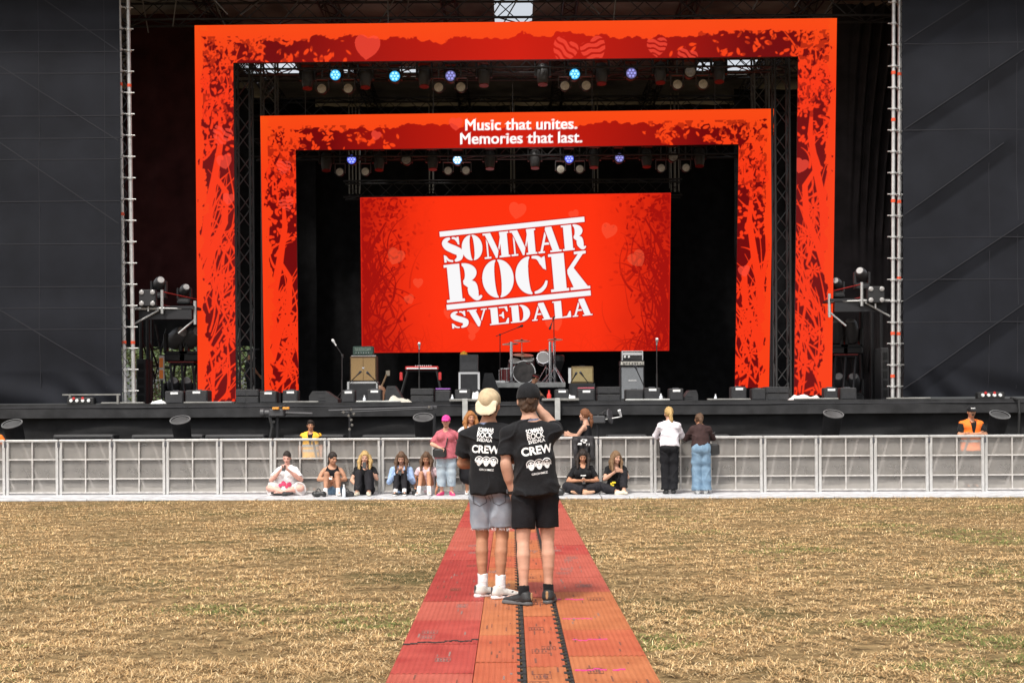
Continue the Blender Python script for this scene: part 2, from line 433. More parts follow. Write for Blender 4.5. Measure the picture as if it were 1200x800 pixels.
# ---- main screen with the festival logo
GL = {}
def stem(x0=.0): return [(x0, 0), (x0+.40, 0), (x0+.40, .93), (x0+.46, .93), (x0+.46, 1), (x0, 1), (x0, .93), (x0+.08, .93), (x0+.08, .07), (x0, .07)]
def draw_glyph(C, ch, T, val):
    """T maps glyph unit coords to canvas px"""
    def poly(p, v=val): C.poly([T(*q) for q in p], v)
    def ellp(cx, cy, rx, ry, a0=0, a1=2*PI, n=40): return [(cx+rx*math.cos(a0+(a1-a0)*i/n), cy+ry*math.sin(a0+(a1-a0)*i/n)) for i in range(n+1)]
    def arcband(cx, cy, rx, ry, ix, iy, a0, a1, icx=None): poly(ellp(cx, cy, rx, ry, a0, a1)+ellp(icx if icx is not None else cx, cy, ix, iy, a1, a0))
    def strk(pts, w):
        Lf, Rt = [], []
        n = len(pts); P2 = []; W2 = []
        for i in range(n-1):           # catmull-rom
            p0, p1, p2, p3 = pts[max(i-1, 0)], pts[i], pts[i+1], pts[min(i+2, n-1)]
            for j in range(6):
                t = j/6; P2.append(tuple(.5*((2*p1[k])+(-p0[k]+p2[k])*t+(2*p0[k]-5*p1[k]+4*p2[k]-p3[k])*t*t+(-p0[k]+3*p1[k]-3*p2[k]+p3[k])*t**3) for k in (0, 1))); W2.append(w[i]*(1-t)+w[i+1]*t)
        P2.append(pts[-1]); W2.append(w[-1])
        for i in range(len(P2)):
            a = P2[max(i-1, 0)]; b = P2[min(i+1, len(P2)-1)]; dx, dy = b[0]-a[0], b[1]-a[1]; l = math.hypot(dx, dy)+1e-9
            Lf.append((P2[i][0]-dy/l*W2[i]/2, P2[i][1]+dx/l*W2[i]/2)); Rt.append((P2[i][0]+dy/l*W2[i]/2, P2[i][1]-dx/l*W2[i]/2))
        poly(Lf+Rt[::-1])
    if ch == 'S':
        strk([(.64, .24), (.55, .08), (.42, .045)], [.05, .09, .07]); strk([(.35, .045), (.2, .1), (.14, .22), (.24, .37), (.46, .5), (.66, .64), (.64, .85), (.46, .955)], [.08, .16, .24, .3, .32, .3, .22, .07])
        strk([(.39, .955), (.22, .9), (.12, .74)], [.07, .09, .05])
        poly([(.60, .02), (.69, .02), (.69, .34), (.62, .30)]); poly([(.05, .68), (.13, .72), (.14, .98), (.05, .98)])
    elif ch == 'O':
        arcband(.375, .5, .375, .5, .06, .46, PI/2, 3*PI/2); arcband(.425, .5, .375, .5, .06, .46, -PI/2, PI/2)
    elif ch == 'M':
        poly([(0, 0), (.30, 0), (.56, .72), (.50, 1), (.44, 1), (.09, .08), (0, .07)]); poly([(.11, .22), (.17, .38), (.17, .93), (.26, .93), (.26, 1), (0, 1), (0, .93), (.11, .93)])
        poly([(.64, 0), (1, 0), (1, .07), (.94, .07), (.94, .93), (1, .93), (1, 1), (.58, 1), (.58, .93), (.66, .93), (.66, .45), (.59, .7), (.565, .62), (.66, .2)])
    elif ch == 'A':
        poly([(.34, 0), (.58, 0), (.82, .93), (.9, .93), (.9, 1), (.46, 1), (.46, .93), (.55, .93), (.32, .1)]); poly([(.30, .17), (.34, .33), (.17, .93), (.25, .93), (.25, 1), (0, 1), (0, .93), (.08, .93)])
        poly([(.26, .60), (.42, .60), (.45, .69), (.235, .69)])
    elif ch == 'R':
        poly(stem()); arcband(.46, .265, .36, .265, .06, .19, -PI/2, PI/2); strk([(.47, .52), (.66, .6), (.7, .8), (.78, .96), (.9, .9)], [.06, .26, .26, .12, .05])
    elif ch == 'C':
        arcband(.39, .5, .39, .5, .06, .45, PI/2, 3*PI/2); strk([(.45, .03), (.6, .06), (.70, .2), (.75, .36)], [.06, .1, .14, .05]); poly([(.70, .06), (.78, .03), (.79, .40), (.73, .36)])
        strk([(.45, .97), (.6, .93), (.72, .82), (.78, .68)], [.06, .1, .09, .05])
    elif ch == 'K':
        poly(stem()); poly([(.96, 0), (.96, .07), (.88, .08), (.62, .42), (.94, .93), (1, .93), (1, 1), (.50, 1), (.50, .93), (.58, .93), (.455, .56), (.455, .46), (.76, .07), (.66, .07), (.66, 0)])
    elif ch == 'V':
        poly([(0, 0), (.44, 0), (.44, .07), (.38, .07), (.58, .74), (.51, 1), (.43, 1), (.08, .07), (0, .07)]); poly([(.62, 0), (.9, 0), (.9, .07), (.82, .07), (.62, .70), (.585, .60), (.74, .07), (.62, .07)])
    elif ch == 'E':
        poly(stem()); poly([(.46, 0), (.84, 0), (.86, .3), (.80, .3), (.72, .08), (.46, .07)]); poly([(.46, .45), (.56, .44), (.62, .3), (.67, .3), (.67, .68), (.62, .68), (.56, .54), (.46, .53)]); poly([(.46, .93), (.72, .92), (.82, .68), (.88, .68), (.86, 1), (.46, 1)])
    elif ch == 'D':
        poly(stem()); arcband(.46, .5, .44, .5, .14, .43, -PI/2, PI/2)
    elif ch == 'L':
        poly(stem()); poly([(.46, .92), (.62, .9), (.74, .64), (.80, .64), (.80, 1), (.46, 1)])
GW = {'S': .72, 'O': .8, 'M': 1.0, 'A': .9, 'R': .9, 'C': .82, 'K': 1.0, 'V': .9, 'E': .88, 'D': .9, 'L': .8}
def draw_logo(C, ox, oy, ang, k, val):
    c, n = math.cos(ang), math.sin(ang)
    def W2(u, v): return (ox+k*(u*c+v*n), oy+k*(-u*n+v*c))
    def rect(u0, u1, v0, v1): C.poly([W2(u0, v0), W2(u1, v0), W2(u1, v1), W2(u0, v1)], val)
    rect(0, 170, 0, 6); rect(0, 170, 86.5, 92.5)
    for word, v0, v1, u0, u1, gap in (('SOMMAR', 7.6, 37.5, 1, 169, .05), ('ROCK', 39.6, 84.2, 1, 170, .05), ('SVEDALA', 95.2, 115.5, 3, 170, .07)):
        tot = sum(GW[x] for x in word)+gap*(len(word)-1); s = (u1-u0)/tot; u = u0
        for ch in word:
            draw_glyph(C, ch, lambda x, y, u=u: W2(u+x*s, v0+y*(v1-v0)), val); u += (GW[ch]+gap)*s
def main_screen():
    D = 40.0; W, H, SS = 363, 184, 2.6
    Q = [P(x, y, D) for x, y in ((422, 231.5), (786.5, 226), (424, 413.5), (784.5, 411))]
    t = thing('led_screen', 'wide rectangular LED screen with the white festival logo hung behind the drum kit', 'screen', (0, D, 1.83))
    C = Canvas(W, H, SS); X, Y = C.grid()
    random.seed(17)
    # faint dark silhouettes at both sides: limbs, leaves, stems
    S = Canvas(W, H, SS)
    for sx in (0, 1):
        ex = lambda a: a if sx == 0 else W-a
        for i in range(120):
            a = -PI/2+random.uniform(-.9, .9); S.curve((ex(random.uniform(-5, 75)*random.random()), random.uniform(70, H+15)), a, random.uniform(20, 60), random.uniform(-1.5, 1.5), random.uniform(.5, 1.5), .3, random.uniform(.4, .9))
        for i in range(230):
            r = abs(random.gauss(0, 34)); S.ell(ex(r), random.uniform(0, H)*random.random()**.7, random.uniform(1, 3.6), random.uniform(.7, 1.7), random.uniform(0, PI), random.uniform(.35, .9))
        S.stroke([(ex(2), 150), (ex(10), 110), (ex(4), 80), (ex(18), 50), (ex(30), 30)], [3, 2.6, 2.4, 1.6, .8], .9)
        S.stroke([(ex(10), 110), (ex(24), 84), (ex(20), 64)], [2.4, 1.6, 1], .9)
        for i in range(40):
            S.curve((ex(random.uniform(0, 110)), H+4), -PI/2+random.uniform(-1, 1), random.uniform(15, 40), random.uniform(-2, 2), .9, .3, random.uniform(.3, .7))
    vig = np.clip(1-np.minimum(X, W-X)/95, 0, 1)**1.3
    dz = fbm(C.h, C.w, 30*SS, 5, 4)
    ntex = np.clip((fbm(C.h, C.w, 7*SS, 9, 3)-.52)*7, 0, 1)*vig*(np.abs(Y-H*.15) < 40)
    base = srgb(252, 50, 16)[None, None]*np.ones((C.h, C.w, 1))
    dk = srgb(150, 10, 10)
    mix = np.clip(vig*.68*(.6+.8*dz)+S.m*np.clip(vig*1.5+.12, 0, .75)+ntex*.35+np.clip((Y-H*.75)/H, 0, 1)*.5*dz, 0, .92)[..., None]
    col = base*(1-mix)+dk*mix
    # border rim
    rim = np.clip(1-np.minimum(np.minimum(X, W-X), np.minimum(Y, H-Y))/2.2, 0, 1)[..., None]*.5
    col = col*(1-rim)+srgb(235, 45, 28)*rim
    Hc = Canvas(W, H, SS)
    for hx, hy, r, a in ((183, 20, 12, .2), (290, 45, 11, .3), (325, 78, 12, -.6), (40, 72, 12, .4), (67, 103, 7, 0), (57, 122, 7, -.4), (103, 139, 8, .2), (131, 158, 9, .2), (228, 152, 12, -.4), (250, 25, 7, -.3), (130, 167, 5, 0)):
        Hc.heart(hx, hy, r*.85, a, 1)
    hm = Hc.m[..., None]*.30; col = col*(1-hm)+srgb(255, 105, 70)*hm
    Lg = Canvas(W, H, SS)
    ang = math.radians(5.2)
    draw_logo(Lg, 92.3, 41.8, ang, 1.0, 1.0)
    m = Lg.m; o = m.copy()
    rr = int(round(1.0*SS))
    for dy in range(-rr, rr+1):
        for dx in range(-rr, rr+1):
            if dx*dx+dy*dy <= rr*rr+1: o = np.maximum(o, np.roll(np.roll(m, dy, 0), dx, 1))
    o = o[..., None]*.75; col = col*(1-o)+srgb(185, 12, 12)*o
    m = m[..., None]; col = col*(1-m)+np.array([.93, .92, .93])*m
    link('led_face', led_mesh(C, col, Q, lambda x, y: x > -1), M_LED, t)
    mb = MB(); box_quad(mb, Q, .001, .999, .001, .999, .012, .14); mb.build('cabinet', M_CAB, t)
main_screen()
# ------------------------------------------------------------------ people: one continuous implicit surface per body / garment
A3 = lambda p: np.array(p, float)
class Field:
    def __init__(s): s.prims = []; s.post = []
    def cap(s, a, b, r1, r2=None, k=.025, u=None, f=1.0, cuts=(), sub=False):
        s.prims.append(('c', A3(a), A3(b), r1, r1 if r2 is None else r2, k, None if u is None else A3(u)/np.linalg.norm(u), f, cuts, sub)); return s
    def ell(s, c, R, rad, k=.02, cuts=(), sub=False):
        s.prims.append(('e', A3(c), np.array(R, float), A3(rad), None, k, None, 1.0, cuts, sub)); return s
    def bounds(s, pad):
        lo = np.full(3, 1e9); hi = -lo
        for p in s.prims:
            if p[9]: continue
            if p[0] == 'c':
                r = max(p[3], p[4])*max(1, p[7]); pts = np.stack([p[1], p[2]]); lo = np.minimum(lo, pts.min(0)-r); hi = np.maximum(hi, pts.max(0)+r)
            else:
                r = max(p[3]); lo = np.minimum(lo, p[1]-r); hi = np.maximum(hi, p[1]+r)
        return lo-pad, hi+pad
    def grid(s, h, noise=None):
        lo, hi = s.bounds(2.5*h+.012); n = np.ceil((hi-lo)/h).astype(int)+1
        V = np.full(n, .2, np.float32)
        for (ty, a, b, r1, r2, k, u, f, cuts, sub) in s.prims:
            pad = k+.03
            if ty == 'c':
                r = max(r1, r2)*max(1, f); l = np.minimum(a, b)-r-pad; g = np.maximum(a, b)+r+pad
            else: r = max(r1); l = a-r-pad; g = a+r+pad
            i0 = np.clip(np.floor((l-lo)/h).astype(int), 0, n); i1 = np.clip(np.ceil((g-lo)/h).astype(int)+1, 0, n)
            if np.any(i1 <= i0): continue
            ax = [lo[d]+h*np.arange(i0[d], i1[d]) for d in range(3)]
            X = np.stack(np.meshgrid(*ax, indexing='ij'), -1)
            if ty == 'c':
                ba = b-a; L2 = ba@ba+1e-12; t = np.clip(((X-a)@ba)/L2, 0, 1)
                off = X-a-t[..., None]*ba
                if u is not None:
                    cmp = off@u; off = off+u*(cmp*(1/f-1))[..., None]
                d = np.sqrt((off**2).sum(-1))-(r1+(r2-r1)*t)
                if u is not None and f < 1: d = d*max(f, .5)
            else:
                Q = ((X-a)@b)/r1; q = np.sqrt((Q**2).sum(-1)); d = (q-1)*min(r1)
                g2 = np.sqrt(((Q/r1)**2).sum(-1))+1e-6; d = np.where(q > .3, q*(q-1)/g2, d)
            for (cp, cn) in cuts: d = np.maximum(d, (X-A3(cp))@A3(cn))
            sl = tuple(slice(i0[j], i1[j]) for j in range(3)); B = V[sl]
            if sub:
                d = -d; hh = np.maximum(k-np.abs(B-d), 0)/k; V[sl] = np.maximum(B, d)+hh*hh*k*.25
            else:
                hh = np.maximum(k-np.abs(B-d), 0)/k; V[sl] = np.minimum(B, d)-hh*hh*k*.25
        if noise is not None or s.post:
            ax = [lo[d]+h*np.arange(n[d]) for d in range(3)]; X = np.stack(np.meshgrid(*ax, indexing='ij'), -1)
            if noise is not None: V += noise(X).astype(np.float32)
            for (cp, cn) in s.post: V = np.maximum(V, ((X-A3(cp))@A3(cn)).astype(np.float32))
        V[0] = V[-1] = .2; V[:, 0] = V[:, -1] = .2; V[:, :, 0] = V[:, :, -1] = .2
        s.V, s.lo, s.h = V, lo, h
        return V, lo
    def at(s, X):
        q = (X-s.lo)/s.h; i = np.clip(np.floor(q).astype(int), 0, np.array(s.V.shape)-2); f = np.clip(q-i, 0, 1); o = 0
        for dx in (0, 1):
            for dy in (0, 1):
                for dz in (0, 1):
                    o = o+s.V[i[:, 0]+dx, i[:, 1]+dy, i[:, 2]+dz]*(f[:, 0] if dx else 1-f[:, 0])*(f[:, 1] if dy else 1-f[:, 1])*(f[:, 2] if dz else 1-f[:, 2])
        return o
def surface(V, lo, h, smooth=1):
    S = V < 0; nx, ny, nz = V.shape
    sl = lambda o: (slice(o[0], nx-1+o[0]), slice(o[1], ny-1+o[1]), slice(o[2], nz-1+o[2]))
    cn = sum(S[sl((i, j, k))].astype(np.int8) for i in (0, 1) for j in (0, 1) for k in (0, 1))
    ci = np.argwhere((cn > 0) & (cn < 8)); n = len(ci)
    idx = np.full((nx-1, ny-1, nz-1), -1, np.int64); idx[ci[:, 0], ci[:, 1], ci[:, 2]] = np.arange(n)
    acc = np.zeros((n, 3)); cnt = np.zeros(n)
    for ax in range(3):
        o = [d for d in range(3) if d != ax]
        for e in ((0, 0), (0, 1), (1, 0), (1, 1)):
            a = np.zeros(3, int); a[o[0]], a[o[1]] = e; b = a.copy(); b[ax] = 1
            va = V[ci[:, 0]+a[0], ci[:, 1]+a[1], ci[:, 2]+a[2]]; vb = V[ci[:, 0]+b[0], ci[:, 1]+b[1], ci[:, 2]+b[2]]
            m = (va < 0) != (vb < 0); t = np.where(m, va/np.where(m, va-vb, 1), 0)
            p = a[None]+np.zeros((n, 3)); p[:, ax] = t; acc[m] += p[m]; cnt[m] += 1
    vert = lo+h*(ci+acc/cnt[:, None])
    Q = []
    for ax in range(3):
        o = [d for d in range(3) if d != ax]
        s0 = [slice(None)]*3; s1 = [slice(None)]*3; s0[ax] = slice(0, -1); s1[ax] = slice(1, None)
        ch = S[tuple(s0)] != S[tuple(s1)]
        e = np.argwhere(ch); e = e[(e[:, o[0]] > 0) & (e[:, o[1]] > 0) & (e[:, o[0]] < V.shape[o[0]]-1) & (e[:, o[1]] < V.shape[o[1]]-1)]
        def g(d0, d1):
            c = e.copy(); c[:, o[0]] -= d0; c[:, o[1]] -= d1; return idx[c[:, 0], c[:, 1], c[:, 2]]
        q = np.stack([g(1, 1), g(0, 1), g(0, 0), g(1, 0)], -1)
        ins = S[e[:, 0], e[:, 1], e[:, 2]]
        flip = ins if ax != 1 else ~ins
        q = np.where(flip[:, None], q, q[:, ::-1]); Q.append(q)
    Q = np.concatenate(Q); Q = Q[(Q >= 0).all(1)]
    for it in range(smooth):
        a = np.zeros_like(vert); c = np.zeros(n)
        for i in range(4):
            for j in (1, 3):
                np.add.at(a, Q[:, i], vert[Q[:, (i+j) % 4]]); np.add.at(c, Q[:, i], 1)
        c = np.maximum(c, 1); vert = vert*.45+a/c[:, None]*.55
    return vert, Q
def unit(v): v = A3(v); return v/(np.linalg.norm(v)+1e-9)
def rotm(axis, ang):
    return np.array(Matrix.Rotation(ang, 3, Vector(axis)))
class Person:
    """local frame: facing +y, z up, origin on the ground. J holds the joints."""
    def __init__(s, loc, rz=0, scale=1.0, girth=1.0, fem=False, h=.009):
        s.loc, s.rz, s.sc, s.g, s.fem, s.h = loc, rz, scale, girth, fem, h
        s.J = {}; s.fold = 1
    # ---- poses
    def frame(s, pel, up=(0, 0, 1), right=(1, 0, 0)):
        U = unit(up); R = A3(right); R = unit(R-U*(R@U)); Fw = np.cross(U, R)
        s.Pv, s.U, s.R, s.Fw = A3(pel), U, R, Fw
    def T(s, x, y, z): return s.Pv+s.R*x+s.Fw*y+s.U*z
    def torso(s, pel, up=(0, 0, 1), right=(1, 0, 0), head_dir=None, head_up=(0, 0, 1), head_off=(0, .02, .665), shw=None):
        s.frame(pel, up, right); J = s.J
        w = shw or (.172 if s.fem else .195); s.shw = w
        J['shL'] = s.T(-w, 0, .403); J['shR'] = s.T(w, 0, .403); J['neck'] = s.T(0, -.01, .50); J['head'] = s.T(*head_off)
        J['hipL'] = s.T(-.088, 0, -.03); J['hipR'] = s.T(.088, 0, -.03)
        hd = unit(head_dir if head_dir is not None else s.Fw); hu = A3(head_up); hu = unit(hu-hd*(hu@hd)); s.hf, s.hu = hd, hu; s.hr = np.cross(hd, hu)
    def H(s, x, y, z): return s.J['head']+s.hr*x+s.hf*y+s.hu*z
    def headM(s): return np.stack([s.hr, s.hf, s.hu], 1)
    def stand(s, hip=.93, sway=0, footL=0.0, footR=0.0, gap=.09, fy=(0, 0), **kw):
        s.torso((sway, 0, hip+.03), **kw); J = s.J
        for sd, x, fa, y in (('L', -1, footL, fy[0]), ('R', 1, footR, fy[1])):
            J['ank'+sd] = A3((x*gap, y-.02, .08)); J['knee'+sd] = (J['hip'+sd]+J['ank'+sd])/2+A3((x*.005, .03, .01))
            J['toe'+sd] = J['ank'+sd]+A3((math.sin(fa)*.15, math.cos(fa)*.15, -.055))
    def knees_up(s, seat=.11, lean=.10, kz=.45, ky=.32, ay=.48, kx=.09, ax=.10, **kw):
        s.torso((0, 0, seat), up=(0, lean, 1), **kw); J = s.J
        for sd, x in (('L', -1), ('R', 1)):
            J['knee'+sd] = A3((x*kx, ky, kz)); J['ank'+sd] = A3((x*ax, ay, .075)); J['toe'+sd] = A3((x*ax*1.2, ay+.15, .03))
    def cross(s, seat=.11, lean=.18, **kw):
        s.torso((0, 0, seat), up=(0, lean, 1), **kw); J = s.J
        J['kneeL'] = A3((-.33, .24, .15)); J['ankL'] = A3((.08, .36, .07)); J['toeL'] = A3((.20, .41, .05))
        J['kneeR'] = A3((.33, .24, .15)); J['ankR'] = A3((-.04, .46, .07)); J['toeR'] = A3((-.16, .50, .05))
    def arm(s, sd, elbow, wrist, hd=None, palm=None, curl=.6, local=True):
        f = (lambda p: s.T(*p)) if local else A3
        s.J['elb'+sd] = f(elbow); s.J['wri'+sd] = f(wrist)
        d = unit(s.J['wri'+sd]-s.J['elb'+sd]) if hd is None else unit(hd)
        s.J['hd'+sd] = d; s.J['pn'+sd] = unit(palm) if palm is not None else unit(np.cross(d, s.U)*(1 if sd == 'R' else -1)+1e-3); s.J['cu'+sd] = curl
    def arm_down(s, sd, out=.05, fwd=.02, bend=.06):
        x = -1 if sd == 'L' else 1; w = s.shw
        s.arm(sd, (x*(w+out), fwd-.01, .17), (x*(w+out+.015), fwd+bend, -.075), palm=-x*s.R, curl=.5)
    # ---- body
    def body_field(s):
        J, g = s.J, s.g; Fd = Field(); fw = s.fem
        R = s.R
        # torso
        Fd.cap(s.T(0, .0, .20), s.T(0, .005, .37), .098*g, .115*(1+.6*(g-1)), k=.05, u=R, f=1.32 if not fw else 1.2)
        Fd.cap(s.T(0, .008, .03), s.T(0, .0, .2), .098*g, .092*g, k=.05, u=R, f=1.32)
        Fd.cap(s.T(-.07*g, -.005, .0), s.T(.07*g, -.005, .0), (.103 if fw else .098)*g, k=.05)
        Fd.cap(s.T(-.075*g, -.05, -.04), s.T(.075*g, -.05, -.04), .078*g, k=.04)
        Fd.cap(s.T(-s.shw+.04, -.005, .385), s.T(s.shw-.04, -.005, .385), .050, k=.04)
        Fd.cap(s.T(0, -.02, .46), J['neck'], .06, .052, k=.04, u=R, f=1.3)
        for sd in 'LR': Fd.cap(J['neck']+s.U*.005, J['sh'+sd]-s.U*.004, .032, .026, k=.035)
        if fw:
            for x in (-1, 1): Fd.ell(s.T(x*.075*g, .095*g, .32), np.eye(3), (.062*g, .06*g, .062*g), k=.03)
        else:
            for x in (-1, 1): Fd.ell(s.T(x*.08, .07, .36), s.fm(), (.085, .045, .06), k=.04)
        # neck and head
        Fd.cap(J['neck']-s.U*.02, s.H(0, -.025, -.06), .056 if not fw else .047, .054 if not fw else .045, k=.03)
        M = s.headM()
        Fd.ell(s.H(0, -.012, .03), M, (.075, .096, .095), k=.02); Fd.ell(s.H(0, .022, -.03), M, (.063, .068, .085), k=.03)
        Fd.cap(s.H(0, .02, -.065), s.H(0, .062, -.092), .045, .028, k=.03)
        Fd.cap(s.H(-.03, .076, .022), s.H(.03, .076, .022), .013, k=.02)
        for x in (-1, 1):
            Fd.ell(s.H(x*.031, .098, .003), M, (.017, .014, .012), k=.012, sub=True)
            Fd.ell(s.H(x*.079, -.008, -.012), M@rotm((0, 0, 1), -x*.35), (.010, .024, .032), k=.008)
            Fd.cap(s.H(x*.045, .062, -.03), s.H(x*.035, .07, -.035), .018, k=.02)
        Fd.cap(s.H(0, .085, .005), s.H(0, .106, -.03), .008, .013, k=.012)
        for x in (-1, 1): Fd.cap(s.H(x*.008, .098, -.035), s.H(x*.011, .093, -.035), .009, k=.008)
        Fd.cap(s.H(-.018, .088, -.063), s.H(.018, .088, -.063), .008, k=.01)
        Fd.cap(s.H(-.02, .0915, -.0555), s.H(.02, .0915, -.0555), .002, k=.006, sub=True)
        # limbs
        lg = g**.8
        for sd in 'LR':
            hip, kn, an = J['hip'+sd], J['knee'+sd], J['ank'+sd]
            Fd.cap(hip, kn, .085*lg, .055*lg, k=.03)
            Fd.cap(hip*.75+kn*.25, hip*.35+kn*.65, .083*lg, .068*lg, k=.01)
            d = unit(an-kn); bk = unit(np.cross(d, np.cross(unit(kn-hip)+1e-3*s.Fw, d))); 
            if np.linalg.norm(np.cross(unit(kn-hip), d)) < .25: bk = s.Fw-d*(s.Fw@d)
            ch = ((0, .0, .050), (.14, .010, .049), (.30, .018, .0535), (.52, .014, .046), (.76, .004, .036), (1, 0, .0335))
            for (t0, o0, q0), (t1, o1, q1) in zip(ch[:-1], ch[1:]): Fd.cap(kn+(an-kn)*t0-bk*o0, kn+(an-kn)*t1-bk*o1, q0*(lg if t0 < .7 else 1), q1*(lg if t1 < .7 else 1), k=.006)
            Fd.cap(kn+(an-kn)*.8-bk*.012, an-bk*.022, .022, .017, k=.02)
            to = J['toe'+sd]; Fd.cap(an+(an-kn)*.0, an+unit(an-to)*A3((1, 1, 0))*.03-A3((0, 0, .04)), .033, .032, k=.02)
            Fd.cap(an-A3((0, 0, .02)), to+A3((0, 0, .005)), .034, .026, k=.02)
            sh, el, wr = J['sh'+sd], J['elb'+sd], J['wri'+sd]; ag = g**.7*(.88 if fw else 1)
            Fd.cap(sh, el, .042*ag, .039*ag, k=.03); Fd.cap(sh*.7+el*.3, sh*.4+el*.6, .046*ag, .044*ag, k=.03)
            Fd.cap(el, wr, .040*ag, .026, k=.02); Fd.cap(el*.85+wr*.15, el*.55+wr*.45, .041*ag, .036*ag, k=.03)
            s.hand(Fd, sd)
        return Fd
    def fm(s): return np.stack([s.R, s.Fw, s.U], 1)
    def hand(s, Fd, sd):
        J = s.J; W, d, n, cu = J['wri'+sd], J['hd'+sd], J['pn'+sd], J['cu'+sd]
        n = unit(n-d*(n@d)); t = np.cross(n, d)*(1 if sd == 'R' else -1)   # thumb side
        q = .92 if s.fem else 1.0
        Fd.cap(W, W+d*.03*q, .026*q, .03*q, k=.015, u=n, f=.7)
        for o in (-.022, -.008, .008, .022): Fd.cap(W+d*.025*q+t*o*.7*q, W+d*.085*q+t*o*q*1.15, .015*q, .0125*q, k=.014)
        for o, L in ((.029, .068), (.010, .078), (-.010, .072), (-.028, .056)):
            b = W+d*.088*q+t*o*q; a1 = cu*.7; d1 = d*math.cos(a1)+n*math.sin(a1); a2 = cu*1.7; d2 = d*math.cos(a2)+n*math.sin(a2)
            m = b+d1*L*.5*q; Fd.cap(b, m, .0095*q, .0088*q, k=.004); Fd.cap(m, m+d2*L*.5*q, .0088*q, .0072*q, k=.004)
        b = W+d*.028*q+t*.024*q; m = b+(d*.62+t*.6+n*.3)*.043*q; Fd.cap(b, m, .0135*q, .0105*q, k=.01); Fd.cap(m, m+(d*.85+t*.15+n*.35*(1+cu))*.034*q, .0105*q, .0085*q, k=.005)
    # ---- output
    def emit(s, name, V, Q, m, parent=None):
        V = V*s.sc; c, n = math.cos(s.rz), math.sin(s.rz)
        W = np.stack([V[:, 0]*c-V[:, 1]*n+s.loc[0], V[:, 0]*n+V[:, 1]*c+s.loc[1], V[:, 2]+s.loc[2]], 1)
        return link(name, np_mesh(name, W, Q, True), m, parent)
    def world(s, p):
        p = A3(p)*s.sc; c, n = math.cos(s.rz), math.sin(s.rz); return Vector((p[0]*c-p[1]*n+s.loc[0], p[0]*n+p[1]*c+s.loc[1], p[2]+s.loc[2]))
    def make(s, label, skin, group=None, name='person'):
        Fd = s.body_field(); V, lo = Fd.grid(s.h); v, q = surface(V, lo, s.h)
        o = s.emit(name, v, q, skin); recentre(o, s.loc); tag(o, label, 'person', group); s.o = o
        return o
    def part(s, name, Fd, m, noise=None, h=None, smooth=1):
        h = h or s.h; V, lo = Fd.grid(h, noise); v, q = surface(V, lo, h, smooth); return s.emit(name, v, q, m, s.o)
    def folds(s, amp=.006, seed=1, fr=(16, 16, 22)):
        def f(X):
            a = fsum(X, seed, fr, 8); b = fsum(X, seed+50, (fr[0]*.8, fr[1]*.8, fr[2]*.55), 6)
            return amp*(.55*a-1.5*np.clip(1-np.abs(b)*2.2, 0, 1)**2+.4)
        return f
    # ---- garments
    def top(s, m, name='t_shirt', sleeve=.62, hem=-.06, infl=.016, neck=.478, amp=.0075, seed=1, loose=0.0, belly=0.0, strap=False, ret=False):
        J, g = s.J, s.g; Fd = Field(); R = s.R; i = infl
        hc = (s.T(0, 0, hem), -s.U); cuts = (hc,)
        Fd.cap(s.T(0, .0, .20), s.T(0, .005, .37), (.098+loose)*g+i, .115*(1+.6*(g-1))+i, k=.03, u=R, f=1.32 if not s.fem else 1.22)
        Fd.cap(s.T(0, .008+belly, hem-.03), s.T(0, belly*.7, .2), (.103+loose)*g+i, (.096+loose)*g+i, k=.025, u=R, f=1.36, cuts=cuts)
        if hem < .02: Fd.cap(s.T(-.06*g, -.008, .0), s.T(.06*g, -.008, .0), (.103 if s.fem else .088)*g+i, k=.02, cuts=cuts); Fd.cap(s.T(-.055*g, -.03, .30), s.T(-.066*g, -.046, hem-.03), .07*g+i, .092*g+i, k=.02, cuts=cuts); Fd.cap(s.T(.055*g, -.03, .30), s.T(.066*g, -.046, hem-.03), .07*g+i, .092*g+i, k=.05, cuts=cuts); Fd.cap(s.T(0, -.03, .30), s.T(0, -.050, hem-.03), .07*g+i, .092*g+i, k=.03, cuts=cuts)
        if s.fem:
            for x in (-1, 1): Fd.ell(s.T(x*.075*g, .098*g, .32), np.eye(3), (.066*g+i*.5, .062*g+i*.5, .066*g+i*.5), k=.04)
        else:
            for x in (-1, 1): Fd.ell(s.T(x*.08, .07, .36), s.fm(), (.09+i*.5, .05+i*.5, .066+i*.5), k=.05)
        if strap:
            for x in (-1, 1): Fd.cap(s.T(x*.09, -.09, .40), s.T(x*.085, .02, .475), .016, k=.02); Fd.cap(s.T(x*.085, .02, .475), s.T(x*.08, .11, .38), .016, k=.02)
            Fd.cap(s.T(0, .0, .455), s.T(0, .06, .52), .075, .11, k=.02, sub=True)
        else:
            Fd.cap(s.T(-s.shw+.05, -.005, .385), s.T(s.shw-.05, -.005, .385), .058+i*.6, k=.05)
            for sd in 'LR':
                Fd.cap(s.T(0, -.02, .455), J['sh'+sd]+s.U*.006, .060+i*.5, .047+i*.5, k=.035)
                sh, el, wr = J['sh'+sd], J['elb'+sd], J['wri'+sd]; ag = g**.7*(.9 if s.fem else 1)
                if sleeve <= 1:
                    e = sh+(el-sh)*sleeve; d = unit(el-sh)
                    Fd.cap(sh, e+d*.05, .048*ag+i*.7, .051*ag+i+.004, k=.03, cuts=((e, d),))
                else:
                    Fd.cap(sh, el, .053*ag+i, .044*ag+i, k=.04); e = el+(wr-el)*(sleeve-1); d = unit(wr-el)
                    Fd.cap(el, e+d*.04, .044*ag+i, .034*ag+i, k=.02, cuts=((e, d),))
            # neckline
            Fd.cap(s.T(0, -.016, neck-.03), s.T(0, .03, neck+.12), .059 if not s.fem else .056, .072, k=.012, sub=True)
